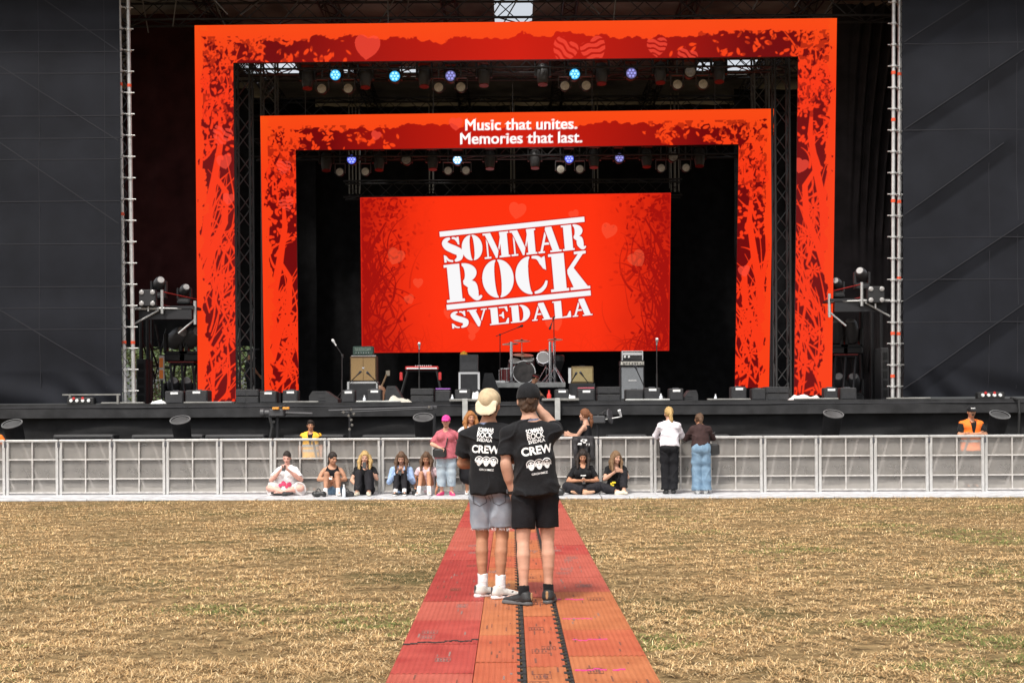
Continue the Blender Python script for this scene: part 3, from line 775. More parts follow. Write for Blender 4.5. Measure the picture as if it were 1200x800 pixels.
            if s.fem or neck < .485: Fd.cap(s.T(0, .07, neck-.02), s.T(0, .12, neck+.06), .05, .06, k=.02, sub=True)
        V, lo = Fd.grid(s.h, s.folds(amp, seed, (12, 12, 19)) if amp else None)
        v, q = surface(V, lo, s.h, 1); o = s.emit(name, v, q, m, s.o)
        return Fd
    def bottoms(s, m, name='trousers', upto=1.95, infl=.014, wide=0.0, amp=.0085, seed=3, waist=.09, flare=0.0):
        """upto: 0..1 along the thigh, 1..2 along the shin"""
        J, g = s.J, s.g; lg = g**.8; Fd = Field(); i = infl; R = s.R
        wc = ((s.T(0, 0, waist), s.U),)
        Fd.cap(s.T(0, .004, -.01), s.T(0, .004, waist+.05), .102*g+i, .098*g+i, k=.05, u=R, f=1.32, cuts=wc)
        Fd.cap(s.T(-.07*g, -.005, .0), s.T(.07*g, -.005, .0), (.103 if s.fem else .098)*g+i, k=.05, cuts=wc)
        Fd.cap(s.T(-.075*g, -.048, -.04), s.T(.075*g, -.048, -.04), .074*g+i, k=.04, cuts=wc)
        for sd in 'LR':
            hip, kn, an = J['hip'+sd], J['knee'+sd], J['ank'+sd]
            if upto <= 1:
                e = hip+(kn-hip)*upto; d = unit(kn-hip); Fd.cap(hip, e+d*.06, .086*lg+i, .068*lg+i+wide, k=.012, cuts=((e, d),)+wc); Fd.cap(hip*.75+kn*.25, e, .085*lg+i, .070*lg+i+wide, k=.012, cuts=((e, d),))
            else:
                Fd.cap(hip, kn, .086*lg+i, .060*lg+i+wide, k=.016); Fd.cap(hip*.75+kn*.25, hip*.35+kn*.65, .083*lg+i, .070*lg+i+wide, k=.016)
                e = kn+(an-kn)*(upto-1); d = unit(an-kn); Fd.cap(kn, e+d*.04, .058*lg+i+wide, .046*lg+i+wide+flare, k=.016, cuts=((e, d),))
        o = s.part(name, Fd, m, s.folds(amp, seed, (14, 14, 15)))
        return Fd
    def shoes(s, m, m_sole=None, infl=.008, name='shoe', high=0.0, trim=None, tab=None):
        J = s.J
        for sd in 'LR':
            an, to, kn = J['ank'+sd], J['toe'+sd], J['knee'+sd]; Fd = Field()
            fwd = unit(to-an+A3((0, 0, .055)) if to[2] < .06 else to-an); up = unit(kn-an); up = unit(up-fwd*(up@fwd)) ; sd_ = np.cross(fwd, up)
            heel = an-fwd*.040-up*.036; toe = an+fwd*.160-up*.054; 
            c = ((an-up*.078, -up),)
            Fd.cap(heel, toe, .036+infl*.3, .031+infl*.3, k=.02, u=up, f=.72, cuts=c); Fd.cap(an-fwd*.015-up*.015, an+fwd*.10-up*.05, .037+infl*.3, .030, k=.03, cuts=c); Fd.cap(heel+fwd*.006+up*.03, heel+fwd*.0, .033, .036, k=.02, cuts=c)
            Fd.cap(an-fwd*.015+up*.0, an-fwd*.02-up*.04, .043, .043, k=.02, cuts=c+((an+up*(.012+high), up),))
            o = s.part(name, Fd, m, None, h=min(s.h, .008))
            if m_sole:
                S = Field(); cc = ((an-up*.084, -up), (an-up*.056, up)); S.cap(heel-fwd*.004-up*.03, toe-up*.02+fwd*.004, .041, .037, k=.01, cuts=cc); S.cap(an+fwd*.09-up*.07, toe-up*.02-fwd*.02, .044, .040, k=.01, cuts=cc)
                V, lo = S.grid(.0055); v, q = surface(V, lo, .0055, 1); so = s.emit('sole', v, q, m_sole, o)
            if trim:
                for k_, pts in enumerate((((-.005, -.050), (.03, -.056), (.07, -.046), (.10, -.030)),)):
                    G = Field()
                    for sx in (-1, 1):
                        for (a, b), (a2, b2) in zip(pts[:-1], pts[1:]): G.cap(an+fwd*a+up*b+sd_*sx*(.0375-a*.05), an+fwd*a2+up*b2+sd_*sx*(.0375-a2*.05), .0085, k=.006, u=sd_, f=.8)
                    V, lo = G.grid(.0045); v, q = surface(V, lo, .0045, 1); s.emit('stripe', v, q, trim, o)
                G = Field(); G.cap(heel-fwd*.036+up*.045, heel-fwd*.037+up*.0, .012, k=.006, u=fwd, f=.6); V, lo = G.grid(.0045); v, q = surface(V, lo, .0045, 1); s.emit('heel_tab', v, q, tab or trim, o)
                G = Field()
                for k_ in range(4): a = .045+k_*.019; G.cap(an+fwd*a+up*(-.008-k_*.0115)-sd_*.02, an+fwd*a+up*(-.008-k_*.0115)+sd_*.02, .004, k=.003)
                V, lo = G.grid(.004); v, q = surface(V, lo, .004, 1); s.emit('laces', v, q, m_sole, o)
    def socks(s, m, hgt=.35):
        for sd in 'LR':
            an, kn = s.J['ank'+sd], s.J['knee'+sd]; Fd = Field(); e = an+(kn-an)*hgt; d = unit(kn-an)
            Fd.cap(an-d*.03, e+d*.05, .043, .045, k=.01, cuts=((e, d),)); s.part('sock', Fd, m, s.folds(.002, 5, (40, 40, 60)), h=min(s.h, .007))
    def hair(s, m, style='short', length=.3, seed=2, side=0, vol=1.0):
        M = s.headM(); Fd = Field()
        if style == 'short':
            Fd.ell(s.H(0, -.018, .035), M, (.084, .103, .102), k=.02, cuts=((s.H(0, .06, .02), unit(s.hf*.8-s.hu*.75)), (s.H(0, 0, -.06), -s.hu)))
            Fd.cap(s.H(-.04, .055, .10), s.H(.04, .06, .10), .025, k=.03)
        elif style == 'nape':
            Fd.ell(s.H(0, -.014, .005), M, (.0795, .098, .10), k=.02, cuts=((s.H(0, .0, 0), s.hf), (s.H(0, 0, -.062), -s.hu))); Fd.cap(s.H(-.02, -.072, -.055), s.H(.02, -.072, -.055), .032, k=.03)
        else:
            Fd.ell(s.H(0, -.02, .035), M, (.086*vol, .106*vol, .104*vol), k=.02, cuts=((s.H(0, .062, .03), unit(s.hf*.9-s.hu*.55)),))
            if style == 'long':
                for x in (-1, 1):
                    for k_, (bx, by) in enumerate(((.087, .004), (.088, -.03), (.06, -.075), (.02, -.095))):
                        p = s.H(x*bx*vol, by, .02); d = -A3((0, 0, 1)); fr = s.Fw*(1 if by > 0 else -.3)
                        m1 = p+d*length*.35+s.R*x*.025; e = p+d*length+fr*.05+s.R*x*.01*(1+k_)+s.R*.02*side
                        if by > 0: m1 = m1+s.Fw*.02; e = e+s.Fw*.05
                        else: e = e-s.Fw*.02
                        Fd.cap(p, m1, .03*vol, .036*vol, k=.03); Fd.cap(m1, e, .036*vol, .018, k=.03)
            if style == 'pony':
                b = s.H(0, -.105, .05); m1 = b-s.hf*.04-A3((0, 0, .06)); e = m1-A3((0, 0, length))+s.R*.03*side
                Fd.cap(b, m1, .028, .036*vol, k=.02); Fd.cap(m1, (m1+e)/2-s.Fw*.01, .038*vol, .034*vol, k=.02); Fd.cap((m1+e)/2-s.Fw*.01, e, .034*vol, .012, k=.02)
            if style == 'bun':
                Fd.ell(s.H(0, -.11, .05), M, (.045, .04, .045), k=.015)
                Fd.cap(s.H(0, -.1, .0), s.H(0, -.11, -.10), .03, .018, k=.02)
        nz = lambda X: .006*np.sin((X@s.hr)*150+6*np.sin(X[..., 2]*22)+4*(X@s.hf)*10)*.6+.005*fsum(X, seed, (28, 28, 18), 6)
        return s.part('hair', Fd, m, nz, h=min(s.h, .008))
    def cap_hat(s, m, back=False, button=None, name='cap', m_logo=None):
        M = s.headM(); Fd = Field()
        Fd.ell(s.H(0, -.012, .04), M, (.096, .114, .106), k=.01, cuts=((s.H(0, 0, .012), -unit(s.hu-s.hf*.12*(-1 if back else 1)*-1)),))
        y = -1 if back else 1
        if not back: Fd.cap(s.H(-.045, .10, .035), s.H(-.04, .165, .02), .035, .03, k=.015, u=s.hu, f=.22); Fd.cap(s.H(.045, .10, .035), s.H(.04, .165, .02), .035, .03, k=.015, u=s.hu, f=.22); Fd.cap(s.H(0, .1, .04), s.H(0, .18, .02), .04, .03, k=.015, u=s.hu, f=.22)
        nz = lambda X: -.0022*np.cos(np.arctan2((X-s.J['head'])@s.hr, (X-s.J['head'])@s.hf)*6)*.5+.0016*fsum(X, 4, (40, 40, 40), 5)
        o = s.part(name, Fd, m, nz, h=min(s.h, .006))
        return o
    def face(s, m_eye, m_lip, brow=None):
        mb = MB()
        for x in (-1, 1): mb.lathe(s.world(s.H(x*.031, .079, .004)), Vector(s.wdir(s.hf)), [(0, .001), (.003, .011*s.sc), (.008, .007*s.sc), (.010, .001)], 10)
        mb.build('eyes', m_eye, s.o, True)
        Fd = Field(); Fd.cap(s.H(-.019, .093, -.0625), s.H(.019, .093, -.0625), .0055, k=.005); Fd.cap(s.H(-.012, .095, -.0545), s.H(.012, .095, -.0545), .004, k=.005)
        s.part('lips', Fd, m_lip, h=.004)
        if brow:
            B = Field()
            for x in (-1, 1): B.cap(s.H(x*.016, .091, .026), s.H(x*.046, .079, .026), .0055, .004, k=.004)
            s.part('eyebrows', B, brow, h=.004)
    def wdir(s, d):
        c, n = math.cos(s.rz), math.sin(s.rz); return (d[0]*c-d[1]*n, d[0]*n+d[1]*c, d[2])

    def print_on(s, Fd, me, x, z, width, rot=0.0, m=None, off=.003, name='print', shear=0.0):
        """wraps a flat mesh round the back of a garment"""
        import bmesh
        bm = bmesh.new(); bm.from_mesh(me); bmesh.ops.triangulate(bm, faces=bm.faces)
        co0 = [v.co.x for v in bm.verts]; wid = max(co0)-min(co0)
        for it in range(3):
            ed = [e for e in bm.edges if e.calc_length() > wid*.05]
            if not ed: break
            bmesh.ops.subdivide_edges(bm, edges=ed, cuts=1); bmesh.ops.triangulate(bm, faces=bm.faces)
        bm.to_mesh(me); bm.free()
        co = np.zeros(len(me.vertices)*3, np.float32); me.vertices.foreach_get('co', co); co = co.reshape(-1, 3).astype(float)
        cx = (co[:, 0].min()+co[:, 0].max())/2; cy = (co[:, 1].min()+co[:, 1].max())/2; k = width/(co[:, 0].max()-co[:, 0].min())
        u = (co[:, 0]-cx)*k; w = (co[:, 1]-cy)*k; c, n = math.cos(rot), math.sin(rot); u, w = u*c-w*n, u*n+w*c+shear*u
        Pt = s.Pv+s.R*(x+u)[:, None]+s.U*(z+w)[:, None]-s.Fw*.32
        for it in range(60):
            d = Fd.at(Pt); Pt = Pt+s.Fw*np.clip(d-off, -.02, .02)[:, None]*.8
        V = Pt*s.sc; c, n = math.cos(s.rz), math.sin(s.rz)
        W = np.stack([V[:, 0]*c-V[:, 1]*n+s.loc[0], V[:, 0]*n+V[:, 1]*c+s.loc[1], V[:, 2]+s.loc[2]], 1)
        me.vertices.foreach_set('co', W.astype(np.float32).ravel()); me.update()
        return link(name, me, m, s.o)
# ------------------------------------------------------------------ camera, light, sky
cam = bpy.data.cameras.new('camera'); co = bpy.data.objects.new('camera', cam); COL.objects.link(co); SC.camera = co
cam.sensor_width = 36; cam.sensor_fit = 'HORIZONTAL'; cam.lens = FOC/1200*36; cam.shift_y = (HZ-400)/1200; cam.clip_end = 2000; cam.clip_start = .1
co.matrix_world = Matrix.Translation((0, 0, EYE)) @ Matrix.Rotation(PI/2, 4, 'X') @ Matrix.Rotation(-ROLL, 4, 'Z')
SUN_EL, SUN_AZ = math.radians(58), math.radians(205)     # azimuth from +Y towards +X : behind the photographer, to the left
w = bpy.data.worlds.new('World'); SC.world = w; w.use_nodes = True
nt = w.node_tree; N = nt.nodes; L = nt.links; bg = N['Background']
sky = N.new('ShaderNodeTexSky'); sky.sky_type = 'NISHITA'; sky.sun_disc = False; sky.sun_elevation = SUN_EL; sky.sun_rotation = SUN_AZ
sky.dust_density = 4.0; sky.air_density = 1.0; sky.ozone_density = 1.0
hs = N.new('ShaderNodeHueSaturation'); hs.inputs['Saturation'].default_value = .25; hs.inputs['Value'].default_value = 1.5
L.new(sky.outputs[0], hs.inputs['Color'])
# an overcast deck: soft bright clouds break up the clear sky colour
tc = N.new('ShaderNodeTexCoord'); nz = N.new('ShaderNodeTexNoise'); nz.inputs['Scale'].default_value = 2.2; nz.inputs['Detail'].default_value = 5
L.new(tc.outputs['Generated'], nz.inputs['Vector'])
mp = N.new('ShaderNodeMapRange'); mp.inputs['From Min'].default_value = .3; mp.inputs['From Max'].default_value = .7; mp.inputs['To Min'].default_value = .85; mp.inputs['To Max'].default_value = 1.2
L.new(nz.outputs['Fac'], mp.inputs['Value'])
vm = N.new('ShaderNodeVectorMath'); vm.operation = 'SCALE'; L.new(hs.outputs['Color'], vm.inputs[0]); L.new(mp.outputs['Result'], vm.inputs['Scale'])
L.new(vm.outputs['Vector'], bg.inputs['Color']); bg.inputs['Strength'].default_value = .112
sun = bpy.data.lights.new('sun', 'SUN'); so = bpy.data.objects.new('sun', sun); COL.objects.link(so)
sun.energy = 2.5; sun.angle = math.radians(8); sun.color = (1, .94, .86)
sd = Vector((math.sin(SUN_AZ)*math.cos(SUN_EL), math.cos(SUN_AZ)*math.cos(SUN_EL), math.sin(SUN_EL)))
so.rotation_euler = sd.to_track_quat('Z', 'Y').to_euler()
vs = SC.view_settings; vs.view_transform = 'Standard'; vs.look = 'None'; vs.exposure = 0.35; vs.gamma = 1
try: vs.use_curve_mapping = False
except Exception: pass
SC.render.film_transparent = False
try:
    SC.cycles.max_bounces = 6; SC.cycles.transparent_max_bounces = 12; SC.cycles.sample_clamp_indirect = 4
except Exception: pass
# ------------------------------------------------------------------ ground with dry grass
def ground_mat():
    m = bpy.data.materials.new('dry_soil'); m.use_nodes = True; nt = m.node_tree; N = nt.nodes; L = nt.links; b = N['Principled BSDF']
    tc = N.new('ShaderNodeTexCoord')
    def noise(sc, det=6): 
        n = N.new('ShaderNodeTexNoise'); n.inputs['Scale'].default_value = sc; n.inputs['Detail'].default_value = det; L.new(tc.outputs['Object'], n.inputs['Vector']); return n
    r = N.new('ShaderNodeValToRGB'); L.new(noise(9, 8).outputs['Fac'], r.inputs['Fac'])
    e = r.color_ramp.elements; e[0].position = .34; e[0].color = (.085, .055, .026, 1); e[1].position = .62; e[1].color = (.27, .185, .088, 1)
    r2 = N.new('ShaderNodeValToRGB'); L.new(noise(.55, 4).outputs['Fac'], r2.inputs['Fac']); r2.color_ramp.elements[0].position = .5; r2.color_ramp.elements[1].position = .72
    mx = N.new('ShaderNodeMixRGB'); L.new(r2.outputs['Color'], mx.inputs['Fac']); L.new(r.outputs['Color'], mx.inputs[1]); mx.inputs[2].default_value = (.075, .07, .028, 1)
    L.new(mx.outputs[0], b.inputs['Base Color']); b.inputs['Roughness'].default_value = .95; b.inputs['Specular IOR Level'].default_value = .1
    bp = N.new('ShaderNodeBump'); bp.inputs['Strength'].default_value = .8; bp.inputs['Distance'].default_value = .03; L.new(noise(30, 6).outputs['Fac'], bp.inputs['Height']); L.new(bp.outputs['Normal'], b.inputs['Normal'])
    return m
mb = MB(); mb.quad((-400, -60, 0), (400, -60, 0), (400, 900, 0), (-400, 900, 0))
tag(mb.build('ground', ground_mat()), kind='structure')
PATH_L, PATH_R = PX(451.5, 1500*1.58/316), PX(769, 1500*1.58/316)
def path_edges(y):
    a = (PX(553, 24.2, 584), 24.2); b = (PX(452, 7.5), 7.5)
    t = (y-b[1])/(a[1]-b[1]); l = b[0]+(a[0]-b[0])*t
    c = (PX(653, 24.2, 584), 24.2); d = (PX(769, 7.5), 7.5); r = d[0]+(c[0]-d[0])*t
    return l, r
Y_PLATE = 23.45
def build_grass():
    n = 600000; r = np.random.default_rng(5)
    u = r.uniform(0, 1, n); y0, y1 = 6.6, Y_PLATE-.03
    y = np.where(r.uniform(size=n) < .62, y0*(y1/y0)**u, y0+(y1-y0)*u)
    x = r.uniform(-1, 1, n)*(y*.41+.5)
    pl, pr = path_edges(y)
    keep = (x < pl-.01) | (x > pr+.01)
    # clumps: keep more blades where a tuft noise is high
    Z = np.zeros_like(x); tn = fsum(np.stack([x, y, Z], -1), 3, (6, 5, 1), 9); tl = fsum(np.stack([x, y, Z], -1), 8, (.9, .8, 1), 6)
    fine = fsum(np.stack([x, y, Z], -1), 21, (17, 13, 1), 9)
    bare = fsum(np.stack([x, y, Z], -1), 33, (2.2, 1.6, 1), 8)
    keep &= (tn*.6+fine*.7+r.normal(0, .55, n)-.45*np.clip(bare-.7, 0, 1)) > -.42
    x, y, tn, tl, fine = x[keep], y[keep], tn[keep], tl[keep], fine[keep]; n = len(x)
    # short reused lawn: mostly flattened straw with some upright tips
    az = r.uniform(0, 2*PI, n); el = np.clip(np.abs(r.normal(.25, .32, n)), .04, 1.3)
    Ln = r.uniform(.018, .056, n)*np.where(tn > .5, 1.25, 1); wd = r.uniform(.0018, .0038, n)*(1+y/22)
    d = np.stack([np.cos(az)*np.cos(el), np.sin(az)*np.cos(el), np.sin(el)], -1)
    s_ = np.stack([-np.sin(az), np.cos(az), np.zeros(n)], -1)
    base = np.stack([x, y, np.clip(.012*(fine+.6), 0, .03)+.001], -1)
    mid = base+d*(Ln*.55)[:, None]; tip = base+d*Ln[:, None]; tip[:, 2] -= Ln*.12; tip[:, 2] = np.maximum(tip[:, 2], .003)
    V = np.empty((n, 5, 3)); V[:, 0] = base-s_*wd[:, None]*.5; V[:, 1] = base+s_*wd[:, None]*.5; V[:, 2] = mid+s_*wd[:, None]*.45; V[:, 3] = mid-s_*wd[:, None]*.45; V[:, 4] = tip
    i = np.arange(n)[:, None]*5
    Fq = np.concatenate([i+np.array([[0, 1, 2]]), i+np.array([[0, 2, 3]]), i+np.array([[3, 2, 4]])])
    straw = np.array([[.72, .505, .26], [.59, .385, .18], [.44, .265, .118], [.82, .62, .36], [.25, .15, .068]])
    c = straw[r.choice(5, n, p=[.27, .28, .22, .09, .14])]*r.uniform(.75, 1.15, (n, 1))*(1+.16*np.clip(tl, -1.2, 1.2)+.13*np.clip(tn, -1.2, 1.2))[:, None]
    # living green shows in patches, more of it nearer the photographer
    pg = np.clip((tl+.6*tn-.75+np.clip((15-y)/9, 0, 1)*1.0), 0, 1)*.75
    g = r.uniform(size=n) < pg
    c[g] = np.array([.13, .16, .045])*r.uniform(.7, 1.5, (g.sum(), 1))
    me = np_mesh('grass', V.reshape(-1, 3), Fq); add_col(me, np.repeat(c, 5, 0))
    tag(link('grass', me, attr_mat('grass_blades', rough=.75, spec=.15)), 'dry trampled straw coloured grass on both sides of the mat path', 'grass', kind='stuff')
build_grass()
# ------------------------------------------------------------------ path of interlocking plastic mats
def build_path():
    t = thing('path', None, None, (0, 0, 0)); tag(t, kind='structure')
    r = random.Random(4)
    def mm(name, c, c2): 
        m = mat(name, c, .55, var=0, col2=c2, scale=3.5, bump=.25, bscale=60, spec=.3); return m
    reds = [mm('mat_red', (.30, .036, .028), (.40, .068, .05)), mm('mat_red_faded', (.34, .07, .045), (.42, .10, .068)), mm('mat_dark_red', (.26, .028, .022), (.35, .05, .038))]
    oranges = [mm('mat_orange', (.34, .10, .036), (.44, .15, .06)), mm('mat_orange_red', (.35, .072, .032), (.43, .11, .05)), mm('mat_amber', (.35, .135, .046), (.45, .19, .072))]
    dark = mat('mat_joint', (.02, .017, .016), .8); scuff = mat('mat_mark', (.16, .055, .035), .8); pink = mat('pink_tape', (.60, .05, .25), .7)
    grey = mat('mat_scuffed', (.23, .14, .12), .8)
    # column edges as fractions of the width, and their colours
    cols = [(0, .315, 'red'), (.318, .492, 'or'), (.518, .668, 'or'), (.690, 1.0, 'mix')]
    step = .98; yy = 5.6
    def at(fr, y):
        l, q = path_edges(y); return l+(q-l)*fr
    for ci, (f0, f1, kind) in enumerate(cols):
        y = yy+(.0, .33, .18, .52)[ci]-.9
        while y < Y_PLATE-.02:
            y1 = min(y+step, Y_PLATE-.01)
            z = .030+r.uniform(-.002, .002); tl = r.uniform(-.002, .002)
            far = y > 10.8
            if kind == 'red': m = reds[r.choice((0, 0, 1, 2))] if r.random() < .86 else oranges[1]
            elif kind == 'or': m = oranges[r.choice((0, 0, 1, 2))] if r.random() < .85 else reds[1]
            else: m = (reds[r.choice((0, 1, 1))] if far else oranges[r.choice((0, 1, 1, 0))])
            mb = MB(); g = .004; n = 5
            # a shallow ribbed plate: ribs run along the path
            nr = max(6, int((f1-f0)*46))
            V = []; Fq = []
            for j in range(2):
                yj = (y+g, y1-g)[j]
                for i in range(nr*4+1):
                    fr = f0+(f1-f0)*i/(nr*4); h = (.0, .0028, .0028, .0)[i % 4]; V.append((at(fr, yj), yj, z+tl*j+h))
            k = nr*4+1
            for i in range(nr*4): Fq.append((i, i+1, k+i+1, k+i))
            mb.add(V, Fq)
            a, b, c, d = (at(f0, y+g), y+g), (at(f1, y+g), y+g), (at(f1, y1-g), y1-g), (at(f0, y1-g), y1-g)
            for p, q in ((a, b), (b, c), (c, d), (d, a)): mb.quad((*p, .002), (*q, .002), (*q, z), (*p, z))
            o = mb.build('mat', m, t)
            # moulded lettering panels, scuffs
            if y < 15:
                s = MB()
                for kx in range(r.choice((0, 1, 1, 2))):
                    cx = at(f0+(f1-f0)*r.uniform(.2, .7), y); cy = y+r.uniform(.25, .75)*step; ww, hh = r.uniform(.08, .14), r.uniform(.05, .09)
                    for (ax, bx, ay, by) in ((-ww, ww, -hh, -hh+.006), (-ww, ww, hh-.006, hh), (-ww, -ww+.006, -hh, hh), (ww-.006, ww, -hh, hh)): s.box(cx+ax/2, cx+bx/2, cy+ay, cy+by, z+.002, z+.0045)
                    for q in range(4): xx = cx-ww/2+ww*(q+.7)/5.2; s.box(xx, xx+.010, cy-hh*.5, cy+hh*r.uniform(.1, .6), z+.002, z+.0045)
                for q in range(r.randint(2, 7)):
                    cx = at(f0+(f1-f0)*r.uniform(.08, .85), y); cy = y+r.uniform(.1, .85)*step; L_ = r.uniform(.03, .16)
                    s.box(cx, cx+r.uniform(.006, .014), cy, cy+L_, z+.0025, z+.0038)
                s.build('moulded_mark', r.choice((scuff, scuff, grey)), t)
            y = y1
    # toothed black joints that run along the path
    for fr, fr2 in ((.494, .516), (.670, .688)):
        mb = MB(); y = 5.0; i = 0
        while y < Y_PLATE-.05:
            mb.box(at(fr, y)+.012, at(fr2, y)-.002, y, y+.1, .02, .027)
            if i % 2 == 0: mb.box(at(fr, y)-.022, at(fr, y)+.013, y+.01, y+.06, .022, .0345)
            if fr > .6 or i % 2 == 0: mb.box(at(fr2, y)-.014, at(fr2, y)-.001, y+.02, y+.075, .022, .0335)
            y += .1; i += 1
        mb.build('joint_strip', dark, t)
    # pink tape along some cross joints of the right hand mats, one dark gap on the left
    mb = MB()
    for py in (704, 727, 752, 787):
        D = 1500*1.56/(py-484); x0, x1 = at(.70, D), at(.70+r.uniform(.15, .26), D)
        xs = np.linspace(x0, x1, 9)
        for i in range(8):
            if r.random() < .25: continue
            dy = r.uniform(-.025, .025); mb.box(xs[i], xs[i+1]+.002, D-.007+dy, D+.007+dy, .03, .0362)
    mb.build('pink_tape', pink, t)
    mb = MB(); D = 1500*1.56/(755-484); xs = np.linspace(at(.0, D), at(.315, D), 12)
    for i in range(11): dy = (.02 if (i//2) % 2 else -.02)+r.uniform(-.008, .008)+i*.012; mb.box(xs[i], xs[i+1]+.004, D-.016+dy, D+.016+dy, .03, .0345)
    mb.build('open_joint', dark, t)
build_path()
# ------------------------------------------------------------------ crowd barriers
M_ALU = mat('aluminium', (.57, .56, .54), .42, metal=.55, var=.12, scale=9)
M_ALUD = mat('aluminium_dull', (.50, .475, .445), .6, metal=.3, var=.18, scale=12)
M_SHEET = mat('perforated_sheet', (.38, .355, .325), .7, metal=.1, var=.14, scale=3.2, trans=.50)
M_PLATE = mat('tread_plate', (.56, .56, .57), .6, metal=.25, var=.22, scale=4, bump=.3, bscale=70)
M_DARKSTEEL = mat('dark_steel', (.10, .10, .11), .5, metal=.5)
FA = .030; FW = 1.056
def fence_y(x): return 24.85-FA*x
def barrier_proto():
    t = thing('crowd_barrier', '', 'barrier', (0, 0, 0), 'barriers in front of the stage')
    w = FW; H_ = 1.115
    for x in (.035, w-.035): MB().box(x-.028, x+.028, -.03, .03, .035, H_-.02, .006).build('side_post', M_ALU, t)
    mb = MB(); mb.box(.002, w-.002, -.045, .045, H_-.045, H_, .012); mb.build('top_rail', M_ALU, t)
    for z in (.725, .345, .075): MB().box(.064, w-.064, -.022, .018, z-.013, z+.013).build('cross_rail', M_ALUD, t)
    mb = MB(); mb.box(w/2-.012, w/2+.012, -.024, .014, .06, H_-.046); mb.build('centre_bar', M_ALUD, t)
    mb = MB(); mb.quad((.06, .024, .06), (w-.06, .024, .06), (w-.06, .024, H_-.046), (.06, .024, H_-.046)); mb.build('perforated_sheet', M_SHEET, t)
    for x in (.3, .78): MB().tube((x, .05, H_-.06), (x, 1.05, .08), .022).build('back_brace', M_ALUD, t)
    mb = MB(); mb.box(.01, w-.01, .05, 1.15, .004, .03); mb.build('rear_plate', M_PLATE, t)
    mb = MB(); mb.box(.004, w-.004, -1.40, .05, .004, .034, .004)
    o = mb.build('floor_plate', M_PLATE, t)
    mb = MB(); mb.box(w-.02, w+.02, -.05, -.031, H_-.15, H_-.05, .004); mb.build('coupling', M_DARKSTEEL, t)
    return t
BL = {}
proto = barrier_proto()
X0 = (8-600)*25.1/1500-.04-FW
FRONT = {5: 'behind the seated woman in white', 6: 'behind the seated woman in a black tank top', 7: 'behind the seated blonde woman in black', 8: 'behind the seated girls in pale blue and pale pink',
         9: 'behind the standing person in the pink cap', 10: 'hidden mostly behind the two crew men', 11: 'with a dark jacket hung over it', 12: 'behind the seated girl with the yellow print', 13: 'the woman in white and black trousers leans on', 14: 'the woman in blue jeans stands before', 19: 'in front of the orange vested guard at the right'}
for i in range(21):
    x = X0+i*FW; loc = (x, fence_y(x), 0)
    lab = 'grey aluminium crowd barrier '+FRONT[i] if i in FRONT else ('grey aluminium crowd barrier with nobody before it, left of the seated people' if i < 5 else 'grey aluminium crowd barrier with nobody before it, right of the standing women')
    if i == 0: proto.location = loc; proto['label'] = lab; proto.rotation_euler = (0, 0, -FA); ORG[proto.name] = Vector(loc)
    else: dup(proto, (loc[0], loc[1]+random.uniform(-.012, .012), 0), lab, rotz=-FA+random.uniform(-.009, .009))
# pit floor behind the barriers
mb = MB(); mb.quad((-16, 25.9, .006), (16, 25.0, .006), (16, 28.6, .006), (-16, 28.6, .006)); tag(mb.build('pit_floor', mat('pit_plates', (.20, .19, .17), .7, var=.3, scale=2)), kind='structure')
# ------------------------------------------------------------------ stage
M_BLK = mat('black_cloth', (.011, .011, .012), .95, var=.35, scale=3, spec=.15)
M_BLK2 = mat('black_skirt', (.009, .009, .0095), .8, var=.4, scale=2.5, bump=.3, bscale=14, spec=.25)
M_LIP = mat('stage_edge_cloth', (.028, .028, .029), .85, var=.3, scale=3, spec=.15)
M_DECK = mat('stage_floor', (.018, .018, .018), .7, var=.3, scale=2)
M_DRAPE = mat('dark_red_drape', (.040, .012, .012), .95, var=.3, scale=2, spec=.1)
M_SCRIM = mat('grey_scrim', (.0105, .0115, .0155), .8, var=.2, scale=1.2, spec=.18)
M_SEAM_FOLD = mat('scrim_seam_fold_light', (.024, .0245, .029), .85, spec=.2)
M_TRUSS = mat('black_truss', (.028, .028, .03), .5, metal=.4, spec=.4)
M_TRUSSG = mat('grey_truss', (.15, .15, .15), .5, metal=.5)
M_SILVER = mat('silver_pole', (.54, .535, .52), .45, metal=.5, var=.12, scale=8)
M_ORANGE = mat('orange_tape', (.75, .09, .03), .6)
DECK = 1.83; SF = 28.5
st = thing('stage', 'long black stage platform with cloth skirt behind the barriers', 'stage', (0, SF, 0))
mb = MB(); mb.box(-17, 17, SF, 47, DECK-.12, DECK); mb.build('deck', M_DECK, st)
def cloth_panel(name, m, corners, amp, parent, n=(160, 24), seed=1, fr=(2, 1, 2), nrm=(0, -1, 0), extra=None):
    TL, TR, BL_, BR = [np.array(c, float) for c in corners]
    u, v = np.meshgrid(np.linspace(0, 1, n[0]), np.linspace(0, 1, n[1])); V = bil((TL, TR, BL_, BR), u, v)
    h = amp*fsum(V, seed, fr, 8)
    if extra is not None: h = h+extra(V)
    V = V+np.array(nrm)*h[..., None]
    k = np.arange(n[0]*n[1]).reshape(n[1], n[0]); Fq = np.stack([k[1:, :-1], k[1:, 1:], k[:-1, 1:], k[:-1, :-1]], -1).reshape(-1, 4)
    return link(name, np_mesh(name, V.reshape(-1, 3), Fq, True), m, parent)
cloth_panel('edge_band', M_LIP, ((-17, SF-.03, DECK+.01), (17, SF-.03, DECK+.01), (-17, SF-.07, 1.53), (17, SF-.05, 1.53)), .012, st, n=(420, 8), seed=4, fr=(1.6, 1, 3))
def skx(V): 
    x, z = V[..., 0], V[..., 2]
    return .05*np.sin(x*.9+z*2.5+np.sin(x*2.1))*np.clip((1.5-z), 0, 1)
